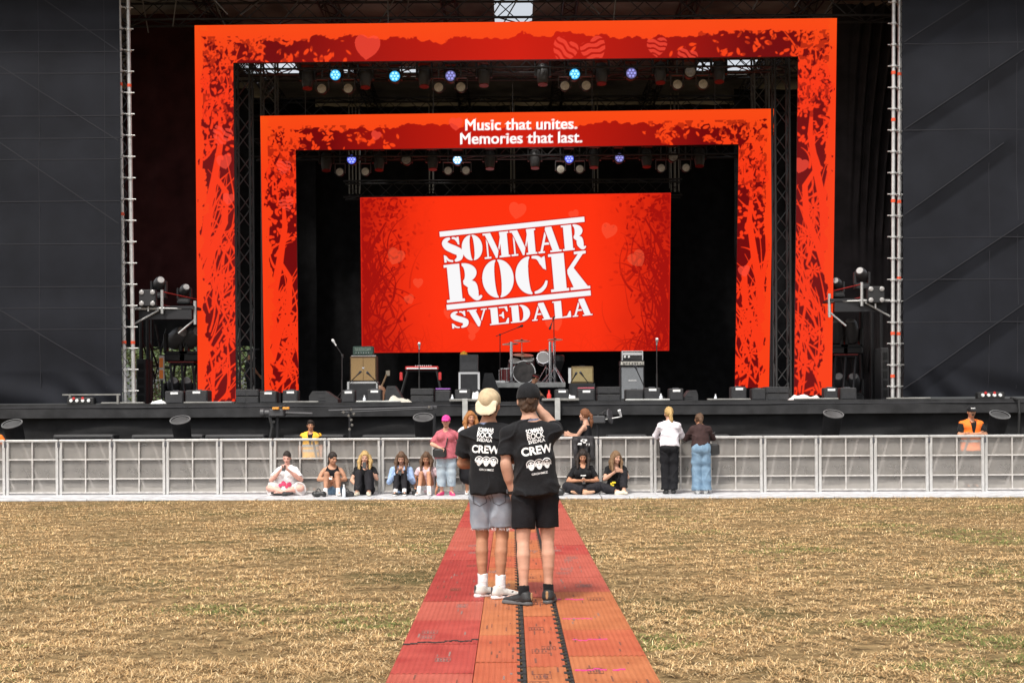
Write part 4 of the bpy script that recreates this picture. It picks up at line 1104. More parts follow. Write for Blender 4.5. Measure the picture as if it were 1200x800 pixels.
cloth_panel('skirt', M_BLK2, ((-17, SF+.10, 1.56), (17, SF+.10, 1.56), (-17, SF+.06, .02), (17, SF+.06, .02)), .03, st, n=(520, 26), seed=6, fr=(3, 1, 5), extra=skx)
mb = MB()
for x in np.arange(-14.4, 15, 2.4): mb.box(x, x+2.38, SF-.058, SF-.035, DECK-.07, DECK-.062)
mb.build('edge_trim', M_DARKSTEEL, st)
# roof: black sheets with gaps where the sky shows
roof = thing('stage_roof', 'dark stage roof on trusses with small gaps where the sky shows', 'roof', (0, 36, 12))
def roof_z(y): return 12.0
RX0, RX1, RY0, RY1 = -17, 17, 27.5, 47
holes = [(PX(281, 38.2, 80), PX(346, 38.2, 75), 37.6, 39.4), (PX(852, 38, 80), PX(890, 38, 80), 36.6, 39.6), (PX(823, 38), PX(846, 38), 38.2, 39.4), (PX(400, 38), PX(412, 38), 38.6, 39.5), (PX(468, 38), PX(490, 38), 38.5, 39.6), (PX(384, 38), PX(395, 38), 38.8, 39.6), (PX(582, 33), PX(627, 33), 31.2, 35.2)]
xs = sorted({RX0, RX1}|{h[0] for h in holes}|{h[1] for h in holes}); ys = sorted({RY0, RY1}|{h[2] for h in holes}|{h[3] for h in holes})
mb = MB()
for i in range(len(xs)-1):
    for j in range(len(ys)-1):
        cx, cy = (xs[i]+xs[i+1])/2, (ys[j]+ys[j+1])/2
        if any(h[0] < cx < h[1] and h[2] < cy < h[3] for h in holes): continue
        mb.box(xs[i], xs[i+1], ys[j], ys[j+1], 12.0, 12.04)
mb.build('roof_sheet', mat('roof_cloth', (.13, .125, .115), .8, var=.6, scale=.8, col2=None), roof)
for y in (28.6, 31.0, 33.4, 36.2, 41.0):
    mb = MB(); mb.truss((-16.5, y, 11.35), (16.5, y, 11.35), .55, .03, .6); mb.build('roof_truss', M_TRUSS if y > 29 else M_TRUSS, roof)
for x in np.linspace(-13.5, 13.5, 10):
    mb = MB(); mb.truss((x, 28, 11.75), (x, 46, 11.75), .34, .025, .6); mb.build('rafter', M_TRUSS, roof)
mb = MB()
r_ = random.Random(8)
for i in range(16):
    x = r_.uniform(-9, 9); mb.tube((x, 29.2+r_.random()*2, 11.9), (x+r_.uniform(-.9, .9), 29.4+r_.random()*2, 10.9), .016)
mb.build('tie_rod', M_TRUSSG, roof)
# cloth walls
def drape(name, label, m, px0, px1, py0, z1, D, amp=.05, fr=(5, 1, .5), seed=2, n=(90, 30), extra=None, cat='drape'):
    zt = min(PZ(py0, D), 11.9 if D > 30 else 99)
    o = cloth_panel(name, m, ((PX(px0, D), D, zt), (PX(px1, D), D, zt), (PX(px0, D), D, z1), (PX(px1, D), D, z1)), amp, None, n=n, seed=seed, fr=fr, extra=extra)
    recentre(o, (PX((px0+px1)/2, D), D, z1)); tag(o, label, cat); return o
drape('back_curtain', 'wide black back curtain hung across the rear of the stage', M_BLK, 330, 885, 60, DECK+.02, 43.0, .06, (6, 1, .3), n=(240, 20), cat='curtain')
drape('curtain', 'narrow black curtain at the left rear, above the gap with trees', M_BLK, 120, 300, 40, PZ(404, 40.5), 40.5, .06, (6, 1, .3), seed=7, cat='curtain')
drape('curtain', 'narrow black curtain behind the smaller LED leg at the left', M_BLK, 296, 372, 60, DECK+.02, 42, .06, (6, 1, .3), seed=8, cat='curtain')
drape('curtain', 'tall black curtain filling the right rear of the stage', M_BLK, 862, 1060, 30, DECK+.02, 41, .06, (6, 1, .3), seed=9, n=(120, 20), cat='curtain')
def gather(xc, zc, D):
    def f(V):
        x, z = V[..., 0]-xc, V[..., 2]; return .16*np.exp(-(x/.18)**2)*np.sin(z*1.2+2)**2+.05*np.abs(((z*.62+np.abs(x)*.5) % 1)-.5)
    return f
drape('side_drape', 'dark reddish side drape left of the large LED frame, above the lighting platform', M_DRAPE, 150, 262, -80, PZ(372, 33), 33, .05, (3, 1, 1.2), seed=3, extra=gather(PX(190, 33), 0, 33))
def swag(V):
    x, z = V[..., 0], V[..., 2]; c = PX(1040, 32.5)-np.clip((z-5.8)*.02, 0, 1)
    t = (x-PX(985, 32.5))/(PX(1050, 32.5)-PX(985, 32.5)); k = np.clip((z-6)/6, 0, 1)
    return .16*np.sin((t-.15*k*k)*30*(1+.5*(1-k)))*np.clip(t*2-.3, 0, 1)*np.clip((z-5.2)*.5, .1, 1)
drape('side_drape', 'dark gathered side drape right of the large LED frame, tied to the scaffold pole', mat('side_drape_cloth', (.026, .022, .023), .9, var=.3, scale=2, spec=.15), 978, 1064, -80, DECK+.02, 32.5, .03, (4, 1, .8), seed=5, n=(140, 60), extra=swag)
# front scrims hiding the speaker towers
def ridges(lines, w, a, sgn=1):
    def f(V):
        h = 0
        for (x0, z0, x1, z1) in lines:
            dx, dz = x1-x0, z1-z0; L_ = math.hypot(dx, dz); s = ((V[..., 0]-x0)*dz-(V[..., 2]-z0)*dx)/L_; t = ((V[..., 0]-x0)*dx+(V[..., 2]-z0)*dz)/L_
            h = np.maximum(h, a*np.clip(1-np.where(s*sgn > 0, s*sgn/w, -s*sgn/(w*.22)), 0, 1)*np.clip(t+.5, 0, 1)*np.clip(L_-t+.5, 0, 1))
        return h
    return f
DSC = 28.75
def zz(px, py): return (PX(px, DSC, py), PZ(py, DSC, px))
def scrim(label, px0, px1, lines, seed, a, seams, vseams, bottom):
    t = thing('front_scrim', label, 'scrim', (PX((px0+px1)/2, DSC), DSC, DECK))
    L2 = [(*zz(*p), *zz(*q)) for p, q in lines]; rd = ridges(L2, 1.5, a, -1)
    def ex(V): 
        low = np.clip((DECK+.75-V[..., 2])/.7, 0, 1); return rd(V)+low*.07*np.sin(V[..., 0]*5+V[..., 2]*6+2*np.sin(V[..., 0]*2))-low*.06
    zt = PZ(-90, DSC)
    cloth_panel('scrim_cloth', M_SCRIM, ((PX(px0, DSC), DSC, zt), (PX(px1, DSC), DSC, zt), (PX(px0, DSC), DSC, bottom), (PX(px1, DSC), DSC, bottom)), .024, t, n=(150, 240), seed=seed, fr=(1.3, 1, 1.7), extra=ex)
    def hgt(x, z): 
        V = np.array([[x, DSC, z]]); return float((.024*fsum(V, seed, (1.3, 1, 1.7), 8)+ex(V))[0])
    mb = MB()
    def strip(p, q, w):
        n = 26; pts = [(p[0]+(q[0]-p[0])*i/n, p[1]+(q[1]-p[1])*i/n) for i in range(n+1)]
        for A, B in zip(pts[:-1], pts[1:]): 
            dx, dz = B[0]-A[0], B[1]-A[1]; L_ = math.hypot(dx, dz); nx, nz_ = -dz/L_*w/2, dx/L_*w/2
            ya, yb = DSC-hgt(*A)-.006, DSC-hgt(*B)-.006
            mb.quad((A[0]-nx, ya, A[1]-nz_), (B[0]-nx, yb, B[1]-nz_), (B[0]+nx, yb, B[1]+nz_), (A[0]+nx, ya, A[1]+nz_))
    for py in seams: strip(zz(max(px0, -60), py), zz(min(px1, 1260), py-1.5), .022)
    for p_, q_ in lines: strip(zz(*p_), zz(*q_), .026)  # no seams here: paler strips paint the bright fold edges over the braces
    for px in vseams: strip(zz(px, -60), zz(px+2, 455), .014)
    mb.build('seam', M_SEAM_FOLD, t)  # real cloth seams together with the painted fold highlights
    xe, xp = (px1, px1+6) if px1 < 600 else (px0, px0-4); pts = []
    for k, py in enumerate(range(-70, 450, 9)): pts.append(P(xe if k % 2 == 0 else xp, py, DSC-.03))
    MB().path(pts, .006, 4).build('lacing', M_SEAM_FOLD, t)
    return t
scrim('dark grey cloth scrim at the far left, sagging onto the deck at its foot', -160, 143, [((-20, 65), (139, 165)), ((30, -15), (139, 60)), ((-40, 140), (139, 262)), ((-30, 345), (128, 440))], 3, .012, (37, 62, 87, 137, 163, 188, 237, 287, 337, 362, 387), (45, 122), DECK+.03)
scrim('dark grey cloth scrim at the far right, pulled tight over diagonal braces', 1059, 1360, [((1059, 50), (1160, -15)), ((1059, 152), (1215, 48)), ((1059, 252), (1175, 168)), ((1059, 353), (1230, 240)), ((1059, 455), (1235, 330))], 11, .085, (52, 153, 279, 328, 378), (1157, 1190), DECK+.06)
# silver scaffold towers beside the scrims
def tower(label, pxs, D):
    t = thing('scaffold_tower', label, 'scaffold', (PX(sum(pxs)/2, D), D, DECK))
    zt = PZ(-80, D)
    xs_ = []
    for i, px in enumerate(pxs):
        x0, x1 = PX(px, D, 470), PX(px+(1.5 if px > 600 else -8), D, -80); xs_.append((x0, x1))
        mb = MB(); mb.tube((x0, D+.12*i, DECK), (x1, D+.12*i, zt), .045 if i != 0 else .040, n=10); mb.build('upright', M_SILVER, t)
    rungs = []
    for k, py in enumerate(range(-70, 462, 25)):
        z = PZ(py, D); f = (z-DECK)/(zt-DECK); a = xs_[0][0]*(1-f)+xs_[0][1]*f; b = xs_[1][0]*(1-f)+xs_[1][1]*f
        rg = MB().tube((a-.12, D+.02, z), (b+.12, D+.10, z), .014)
        for x, yy in ((a, D), (b, D+.12)): rg.lathe((x, yy, z-.03), (0, 0, 1), [(0, .064), (.045, .064)], 10)
        rg.build('rung', M_SILVER, t)
    for k, py in enumerate((98, 250, 400) if pxs[0] < 600 else (90, 145, 240, 330, 395, 445)):
        z = PZ(py, D); f = (z-DECK)/(zt-DECK)
        for i in ((0, 1) if k % 2 == 0 else (k//2 % 2,)):
            x = xs_[i][0]*(1-f)+xs_[i][1]*f; MB().lathe((x, D+.12*i, z), (0, 0, 1), [(0, .050), (.07, .050)], 10).build('orange_tape', M_ORANGE, t)
tower('silver scaffold tower of two tubes beside the left scrim', (146.5, 155), 28.9)
tower('silver scaffold tower of two tubes beside the right scrim', (1046, 1055), 28.9)
# dark truss towers between the two LED frames
def ttower(label, px, D, top, w=.42, m=None, foot=None):
    t = thing('truss_tower', label, 'truss', (PX(px, D), D, DECK))
    mb = MB(); mb.truss((PX(px, D), D, DECK if foot is None else foot), (PX(px, D), D, PZ(top, D)), w, .03, .5); mb.build('lattice', m or M_TRUSSG, t)
    mb = MB(); mb.box(PX(px, D)-.34, PX(px, D)+.34, D-.34, D+.34, DECK, DECK+.04); mb.build('base_plate', M_TRUSS, t)
M_TRG2 = mat('dull_truss', (.05, .05, .05), .55, metal=.4)
ttower('grey lattice tower standing between the two LED legs on the left', 288, 32.3, 40, .36, M_TRG2)
ttower('grey lattice tower standing between the two LED legs on the right', 917, 32.3, 40, .36, M_TRG2)
ttower('black lattice tower behind the inner LED leg on the left', 318, 35.8, 60, .4)
ttower('black lattice tower behind the inner LED leg on the right', 893, 35.8, 60, .4)
# lighting trusses
def ltruss(label, D, py, px0, px1, n):
    t = thing('lighting_truss', label, 'truss', (0, D, PZ(py, D)))
    z = PZ(py, D); mb = MB(); mb.truss((PX(px0, D), D, z), (PX(px1, D), D, z), .5, .028, .5); mb.build('lattice', M_TRUSS, t)
    for px in n: MB().tube((PX(px, D), D, z), (PX(px, D), D, 11.1), .012).build('hanging_chain', M_TRUSSG, t)
ltruss('upper black lighting truss behind the top band of the large LED frame', 32.4, 71, 277, 932, (330, 507, 603, 701, 870))
ltruss('lower black lighting truss behind the top band of the small LED frame', 36.6, 174, 300, 905, (360, 510, 603, 696, 840))
ltruss('rear black truss carrying the rectangular LED screen', 40.6, 222, 405, 800, (424, 510, 603, 696, 786))
# pale back posts seen above the screens
for px, y0, y1 in ((507, 30, 215), (602.5, 60, 222), (700, 30, 215), (421, 150, 222), (790, 150, 222), (413, 60, 135), (795, 60, 135)):
    D = 41.4; mb = MB()
    for s in (-.055, .055): mb.tube((PX(px, D)+s, D, PZ(226, D)), (PX(px, D)+s, D, 11.9), .022)
    o = mb.build('back_post', mat('back_post', (.24, .23, .20), .6, metal=.3)); recentre(o, (PX(px, D), D, PZ(y1, D)))
    tag(o, {507: 'thin pale twin post left of centre above the rectangular screen', 602.5: 'thin pale twin post at the middle above the rectangular screen', 700: 'thin pale twin post right of centre above the rectangular screen', 421: 'short pale post above the left top corner of the rectangular screen', 790: 'short pale post above the right top corner of the rectangular screen', 413: 'thin pale post left above the inner LED frame near the blue lights', 795: 'thin pale post right above the inner LED frame near the white lights'}[px], 'post')
# ------------------------------------------------------------------ stage lights
M_BODY = mat('lamp_body', (.02, .02, .021), .5, spec=.4)
M_BODYG = mat('lamp_body_grey', (.055, .055, .058), .5, spec=.4)
M_REDLIT = mat('red_lit_edge', (.22, .015, .012), .5)  # red light of the LED frames, painted in as a surface colour
M_CYAN = mat('lens_cyan', (.05, .2, .3), .2, emit=(.05, .42, .85), estr=.8)
M_BLUE = mat('lens_blue', (.05, .05, .2), .2, emit=(.10, .13, .75), estr=.8)
M_PALEB = mat('lens_pale_blue', (.1, .2, .3), .2, emit=(.22, .5, .9), estr=.9)
M_VIOL = mat('lens_dim_violet', (.12, .11, .2), .25, emit=(.10, .09, .24), estr=.8)
mat('hot_lens_cyan', (.1, .3, .4), .2, emit=(.35, .85, 1.0), estr=1.1); mat('hot_lens_blue', (.1, .1, .3), .2, emit=(.35, .42, 1.0), estr=1.1); mat('hot_lens_pale_blue', (.2, .3, .4), .2, emit=(.85, .95, 1.0), estr=1.3); mat('hot_lens_dim_violet', (.1, .1, .2), .2, emit=(.30, .30, .75), estr=.9)
M_LENSG = mat('lens_grey', (.33, .32, .31), .25, var=.25, scale=14, spec=.6)
M_LENSW = mat('lens_white', (.56, .52, .45), .3, var=.18, scale=20, spec=.6)
def wash(px, py, D, lens, label, group, r=.145):
    t = thing('wash_light', label, 'stage light', P(px, py, D), group); x, y, z = P(px, py, D)
    mb = MB(); mb.lathe((x, y+.42, z), (0, -1, 0), [(0, r*.55), (.08, r*.8), (.30, r*1.06), (.40, r*1.08), (.415, r*.98)], 20); mb.build('head', M_BODY, t, True)
    mb = MB(); mb.lathe((x, y+.02, z), (0, -1, 0), [(0, r*.95), (.012, r*.95), (.03, r*.75), (.04, .01)], 20)
    o = mb.build('lens', lens, t, True)
    c = MB()
    for a in range(7):
        q = 0 if a == 0 else 1; an = a*PI/3; c.lathe((x+q*math.cos(an)*r*.55, y-.012, z+q*math.sin(an)*r*.55), (0, -1, 0), [(0, r*.22), (.012, r*.18)], 8)
    c.build('cells', MATS.get('hot_'+lens.name) or lens, o)
    mb = MB()
    for s in (-1, 1): mb.box(x+s*(r*1.12)-.015, x+s*(r*1.12)+.015, y+.10, y+.26, z-.06, z+.32)
    mb.box(x-.17, x+.17, y+.06, y+.30, z+.32, z+.47, .02); mb.tube((x, y+.18, z+.46), (x, y+.18, z+.62), .03); mb.build('yoke', M_BODY, t)
    return t
def blinder(px, py, D, label, group, r=.125):
    x, y, z = P(px, py, D); t = thing('blinder_light', label, 'stage light', (x, y, z), group)
    mb = MB(); mb.lathe((x, y+.26, z), (0, -1, 0), [(0, r*.5), (.1, r*.9), (.24, r*1.12), (.262, r*1.06)], 18); mb.build('housing', M_BODY, t, True)
    mb = MB(); mb.lathe((x, y+.02, z), (0, -1, 0), [(0, r), (.02, r*.96), (.035, r*.6), (.04, .01)], 18); mb.build('lens', M_LENSW, t, True)
    mb = MB()
    for s in (-1, 1): mb.box(x+s*r*1.25-.012, x+s*r*1.25+.012, y+.06, y+.14, z-.02, z+.24)
    mb.box(x-r*1.25, x+r*1.25, y+.06, y+.14, z+.24, z+.265); mb.tube((x, y+.1, z+.26), (x, y+.1, z+.62), .022); mb.build('bracket', M_BODYG, t)
    return t
def spot(px, py, D, label, group):
    x, y, z = P(px, py, D); t = thing('moving_head', label, 'stage light', (x, y, z), group)
    mb = MB(); mb.lathe((x, y+.1, z+.22), (0, -.15, -1), [(0, .12), (.04, .15), (.26, .165), (.46, .13), (.50, .11)], 12); mb.build('head', M_BODYG, t, True)
    mb = MB()
    for s in (-1, 1): mb.box(x+s*.19-.025, x+s*.19+.025, y+.02, y+.18, z-.08, z+.30, .01)
    mb.box(x-.22, x+.22, y-.06, y+.26, z+.30, z+.46, .03); mb.build('yoke', M_BODY, t)
    mb = MB(); mb.lathe((x, y+.03, z-.275), (0, -.15, -1), [(0, .125), (.025, .125)], 12); mb.build('rim', M_REDLIT, t)
    return t
def where(px):
    return 'far left' if px < 420 else 'left of centre' if px < 560 else 'near the middle' if px < 650 else 'right of centre' if px < 760 else 'far right'
R1 = 32.2; R2 = 36.4
for px, py, l, nm in ((393, 88, M_CYAN, 'bright cyan round wash light lit at the left end of the upper row'), (462.5, 89.5, M_CYAN, 'second cyan lit round wash light from the left in the upper row'), (528, 89, M_VIOL, 'dim violet round wash light left of the middle in the upper row'), (673.5, 87, M_CYAN, 'cyan lit round wash light right of the middle in the upper row'), (740, 86, M_VIOL, 'dim violet round wash light in the right of the upper row'), (809, 84, M_LENSG, 'unlit grey round wash light at the right end of the upper row')):
    wash(px, py, R1, l, nm, 'wash lights of the upper row')
for px, py, l, nm in ((412, 187, M_BLUE, 'deep blue lit round wash light at the left of the lower row'), (476, 187, M_LENSG, 'unlit grey round wash light left of the middle in the lower row'), (536, 187.5, M_PALEB, 'pale blue brightly lit round wash light in the lower row'), (667, 186, M_BLUE, 'deep blue lit round wash light right of the middle in the lower row'), (726, 185, M_VIOL, 'dim violet round wash light in the right of the lower row'), (789, 183.5, M_LENSG, 'unlit grey round wash light at the right of the lower row')):
    wash(px, py, R2, l, nm, 'wash lights of the lower row', .14)
up = (377, 408, 514, 540, 662, 687, 794, 824); lo_ = (398, 428, 525, 546, 657, 679.5, 775, 804)
nb = ('left one of the pair at the far left', 'right one of the pair at the far left', 'left one of the pair left of the middle', 'right one of the pair left of the middle', 'left one of the pair right of the middle', 'right one of the pair right of the middle', 'left one of the pair at the far right', 'right one of the pair at the far right')
for i, px in enumerate(up): blinder(px, 104-(px-377)*.012, R1-.1, 'small white blinder in the upper row, '+nb[i], 'blinder lights of the upper row')
for i, px in enumerate(lo_): blinder(px, 201.5-(px-398)*.012, R2-.1, 'small white blinder in the lower row, '+nb[i], 'blinder lights of the lower row', .115)
ord_ = ('first', 'second', 'third', 'fourth', 'fifth', 'sixth', 'seventh', 'eighth')
for i, px in enumerate((360, 428, 497, 567, 636, 705, 774, 843)): spot(px, 90-(px-360)*.016, R1+.2, ord_[i]+' dark moving head from the left hanging in the upper row', 'moving heads of the upper row')
for i, px in enumerate((382, 444, 507, 574, 627, 696, 758, 820)): spot(px, 188-(px-382)*.012, R2+.2, ord_[i]+' dark moving head from the left hanging in the lower row', 'moving heads of the lower row')
# ------------------------------------------------------------------ side lighting platforms
def moving_head(x, y, z, label, s=1.0, tilt=0.6, yaw=0.0, group=None, m=None):
    t = thing('moving_head', label, 'stage light', (x, y, z), group)
    mb = MB(); mb.box(x-.2*s, x+.2*s, y-.16*s, y+.16*s, z, z+.14*s, .03); mb.build('base', M_BODY, t)
    mb = MB()
    for q in (-1, 1): mb.box(x+q*.19*s-.03*s, x+q*.19*s+.03*s, y-.08*s, y+.08*s, z+.15*s, z+.50*s, .015)
    mb.box(x-.2*s, x+.2*s, y-.08*s, y+.08*s, z+.14*s, z+.19*s); mb.build('yoke', M_BODY, t)
    d = Vector((math.sin(yaw)*math.cos(tilt), -math.cos(yaw)*math.cos(tilt), math.sin(tilt))); c = Vector((x, y, z+.43*s))
    mb = MB(); mb.lathe(c-d*.22*s, d, [(0, .10*s), (.05*s, .15*s), (.25*s, .155*s), (.42*s, .125*s), (.46*s, .10*s)], 12); mb.build('head', m or M_BODYG, t, True)
    mb = MB(); mb.lathe(c+d*.235*s, d, [(0, .10*s), (.015*s, .085*s)], 12); mb.build('lens', M_LENSG, t)
    return t
def platform(label, D, pxs, py, side):
    """bracket platform fixed to a scaffold tower; pxs = tower side, far side"""
    t = thing('lighting_platform', label, 'platform', P((pxs[0]+pxs[1])/2, py, D))
    a, b = PX(pxs[0], D), PX(pxs[1], D); lo2, hi = min(a, b), max(a, b); z = PZ(py, D)
    mb = MB(); mb.box(lo2, hi, D, D+2.6, z-.06, z); mb.box(lo2+.1, hi-.06, D+.02, D+.08, z-.30, z-.062); mb.build('platform_deck', M_TRUSS, t)
    mb = MB(); mb.tube((a, D-.05, z-.06), (a+(b-a)*.52, D-.05, z-.06), .032); mb.tube((a+(b-a)*.5, D-.05, z-.06), (b, D+.1, z-.06), .018); mb.tube((a, D-.05, z-.42), (a+(b-a)*.42, D-.05, z-.10), .022); mb.tube((b, D+.1, z-.42), (b, D+.1, z+.12), .034); mb.tube((a+(b-a)*.48, D-.06, z-.18), (a+(b-a)*.48, D-.06, z+.36), .034); mb.tube((a+(b-a)*.72, D+.1, z-.62), (b, D+.1, z-.30), .022)
    mb.build('bracket', mat('bracket_alu', (.40, .40, .39), .5, metal=.4), t)
    mb = MB()
    for q in (.12, .42): mb.tube((a+(b-a)*.48, D, z+q-.1), (b, D+1.2, z+q-.22), .016)
    mb.build('side_rail', M_REDLIT, t)  # platform edges coloured as if lit red by the LED frame
    return t
DP = 29.3
platform('bracket lighting platform left of the large LED frame with two lamps on it', DP, (158, 228), 356, 1)
platform('bracket lighting platform right of the large LED frame with two lamps on it', DP, (1043, 974), 352, -1)
zl = PZ(356, DP)
moving_head(PX(183, DP), DP+.3, PZ(347, DP), 'black moving head on the left platform, nearer the scaffold', .85, .35, .5)
moving_head(PX(204, DP), DP+1.0, PZ(350, DP), 'black moving head on the left platform, nearer the LED frame', .78, .35, .5)
moving_head(PX(1015, DP), DP+.3, PZ(341, DP), 'black moving head on the right platform, nearer the scaffold', .85, .35, -.5)
moving_head(PX(995, DP), DP+1.0, PZ(347, DP), 'black moving head on the right platform, nearer the LED frame', .78, .35, -.5)
def blinder4(px, py, D, label):
    x, y, z = P(px, py, D); t = thing('four_lamp_blinder', label, 'stage light', (x, y, z-.2))
    mb = MB(); mb.box(x-.19, x+.19, y, y+.16, z-.19, z+.19, .02); mb.build('housing', M_BODY, t)
    for i in (-1, 1):
        for j in (-1, 1):
            mb = MB(); mb.lathe((x+i*.125, y+.01, z+j*.125), (0, -1, 0), [(0, .055), (.03, .055), (.045, .03)], 12); mb.build('lamp', M_LENSG, t, True)
    mb = MB(); mb.tube((x, y+.08, z-.19), (x, y+.08, z-.30), .02); mb.build('stem', M_SILVER, t)
blinder4(172.5, 349, DP-.2, 'small four lamp blinder on the left platform beside the scaffold')
blinder4(1027, 345, DP-.2, 'small four lamp blinder on the right platform beside the scaffold')
# floor lamps on frames below the platforms
def lamp_frame(label, px0, px1, py, D):
    t = thing('lamp_frame', label, 'frame', (PX((px0+px1)/2, D), D, DECK)); z = PZ(py, D); x0, x1 = PX(px0, D), PX(px1, D)
    mb = MB(); sl = .16 if px0 < 600 else -.16
    for x in (x0, x1, (x0+x1)/2): mb.tube((x+sl, D-.3, DECK), (x, D, z), .03); mb.tube((x-sl, D+.5, DECK), (x, D+.4, z), .03)
    mb.tube((x0, D, z), (x1, D, z), .03); mb.tube((x0, D+.4, z), (x1, D+.4, z), .03); mb.build('legs', M_TRUSS, t)
    mb = MB(); mb.box(x0-.05, x1+.05, D-.05, D+.45, z+.03, z+.06); mb.build('shelf', M_REDLIT, t)
lamp_frame('black floor frame carrying two large lamps at the left of the stage', 200, 226, 424, 30.9)
lamp_frame('black floor frame carrying two tall lamps at the right of the stage', 980, 1003, 420, 30.9)
zf = PZ(424, 30.9)+.06
for px, nm in ((205, 'large grey moving head tilted on the left floor frame, outer one'), (223, 'large grey moving head tilted on the left floor frame, next to the LED leg')):
    moving_head(PX(px, 30.9), 31.1, zf, nm, 1.35, .45, .75, m=mat('lamp_body_lightgrey', (.10, .10, .105), .5))
zf = PZ(420, 30.9)+.06
for px, nm in ((983, 'tall black moving head on the right floor frame, next to the LED leg'), (1000, 'tall black moving head on the right floor frame, outer one')):
    moving_head(PX(px, 30.9), 31.1, zf, nm, 1.25, 1.1, -.3)
for px, nm in ((204, 'black moving head on the deck inside the left floor frame, outer one'), (219, 'black moving head on the deck inside the left floor frame, inner one'), (983, 'black moving head on the deck inside the right floor frame, inner one'), (1000, 'black moving head on the deck inside the right floor frame, outer one')):
    moving_head(PX(px, 31.2), 31.15, DECK, nm, 1.05, .6, .3 if px < 600 else -.3)
# dark scaffold posts under the platforms
for px, nm in ((166, 'black scaffold post beside the left silver tower'), (174, 'black scaffold post under the left platform, second from the tower'), (1022, 'black scaffold post under the right platform, second from the tower'), (1033, 'black scaffold post beside the right silver tower'), (1010, 'black scaffold post under the right platform, third from the tower')):
    D = 31.8; o = MB().tube((PX(px, D), D, DECK), (PX(px, D), D, PZ(360, D)), .05).tube((PX(px, D), D, PZ(395, D)), (PX(px+6, D), D+.8, PZ(440, D)), .025).box(PX(px, D)-.12, PX(px, D)+.12, D-.12, D+.12, DECK, DECK+.02).build('scaffold_post', M_TRUSS); recentre(o, (PX(px, D), D, DECK)); tag(o, nm, 'post', 'scaffold posts under the platforms')
def rack(px0, px1, py, D, label):
    x0, x1 = PX(px0, D), PX(px1, D); z = PZ(py, D); t = thing('equipment_rack', label, 'rack', ((x0+x1)/2, D, DECK))
    mb = MB(); mb.box(x0, x1, D, D+.6, DECK, z, .015); mb.build('cabinet', M_BODYG, t)
    mb = MB()
    for k in range(5): mb.box(x0+.04, x1-.04, D-.012, D-.002, DECK+.1+k*(z-DECK-.15)/5, DECK+.06+(k+.9)*(z-DECK-.15)/5)
    mb.build('panel', M_BODY, t)
rack(160, 171, 418, 31.5, 'tall dark equipment rack beside the left silver tower')
rack(1033, 1042, 410, 31.5, 'tall dark equipment rack beside the right silver tower')
# orange beacon pair on the left
for px, y0, y1, nm in ((190, 414, 440, 'orange tall warning lamp on a stand left of the lamp frame'),):
    D = 30.6; x = PX(px, D); t = thing('warning_lamp', nm, 'lamp', (x, D, DECK))
    MB().box(x-.06, x+.06, D-.05, D+.05, PZ(443, D), PZ(414, D), .02).build('casing', mat('pale_casing', (.55, .5, .45), .5), t)
    MB().box(x-.045, x+.045, D-.062, D-.052, PZ(428, D), PZ(417, D)).box(x-.045, x+.045, D-.062, D-.052, PZ(441, D), PZ(431, D)).build('orange_lens', mat('orange_lens', (.85, .22, .03), .4), t)
    MB().tube((x, D, DECK), (x, D, PZ(443, D)), .025).lathe((x, D, DECK), (0, 0, 1), [(0, .16), (.03, .16)], 12).build('stand', M_TRUSS, t)
# crossing cables / ladders in the left gap
o = MB()
for (a, b) in (((176, 398), (230, 402)), ((176, 410), (232, 398)), ((182, 380), (196, 455)), ((195, 385), (180, 450)), ((176, 428), (200, 431)), ((278, 412), (304, 409)), ((278, 402), (300, 420))):
    o.tube(P(a[0], a[1], 34.5), P(b[0], b[1], 34.6), .022)
o.tube(P(178, 372, 34.5), (PX(178, 34.5), 34.5, DECK), .035).tube(P(232, 372, 34.5), (PX(232, 34.5), 34.5, DECK), .035)
o = o.build('cross_brace', M_TRUSS); recentre(o, (PX(205, 34.5), 34.5, DECK)); tag(o, 'black cross braced scaffold bay before the trees at the left of the stage', 'scaffold')
# ------------------------------------------------------------------ trees behind the stage, seen through the gaps on the left
M_BARK = mat('bark', (.08, .06, .045), .9, var=.4, scale=6)
def leaf_tree(x, y, h, label, seed, n=5200, rad=2.6):
    r = np.random.default_rng(seed); t = thing('tree', label, 'tree', (x, y, 0), 'trees behind the stage')
    mb = MB(); mb.tube((x, y, 0), (x+.1, y, h*.45), .2, .12)
    tips = []
    for i in range(9):
        a = r.uniform(0, 2*PI); q = Vector((x+math.cos(a)*rad*r.uniform(.3, .8), y+math.sin(a)*rad*r.uniform(.3, .8), h*r.uniform(.4, .95))); mb.tube((x+.1*r.uniform(), y, h*r.uniform(.2, .45)), q, .07, .02, n=6); tips.append(q)
    mb.build('trunk', M_BARK, t)
    cl = np.array([list(tips[i % 9]+Vector(r.normal(0, .45, 3))) for i in range(34)])
    c = cl[r.integers(0, len(cl), n)]+r.normal(0, 1, (n, 3))*np.array([.42, .42, .34])
    a, e = r.uniform(0, 2*PI, n), r.uniform(-.9, .9, n); s = r.uniform(.05, .11, n)[:, None]
    u = np.stack([np.cos(a), np.sin(a), np.zeros(n)], -1); v = np.stack([-np.sin(a)*np.sin(e), np.cos(a)*np.sin(e), np.cos(e)], -1)
    V = np.stack([c-u*s, c-v*s*.6, c+u*s, c+v*s*.6], 1).reshape(-1, 3); me = np_mesh('crown', V, np.arange(n*4).reshape(-1, 4))
    col = np.array([.07, .10, .03])*r.uniform(.6, 1.6, (n, 1))+r.uniform(0, .02, (n, 3)); add_col(me, np.repeat(col, 4, 0)); link('crown', me, MATS.get('leaves') or attr_mat('leaves', rough=.6), t)
leaf_tree(PX(190, 58), 58, 4.6, 'green leafy tree seen through the scaffold left of the large LED frame', 3)
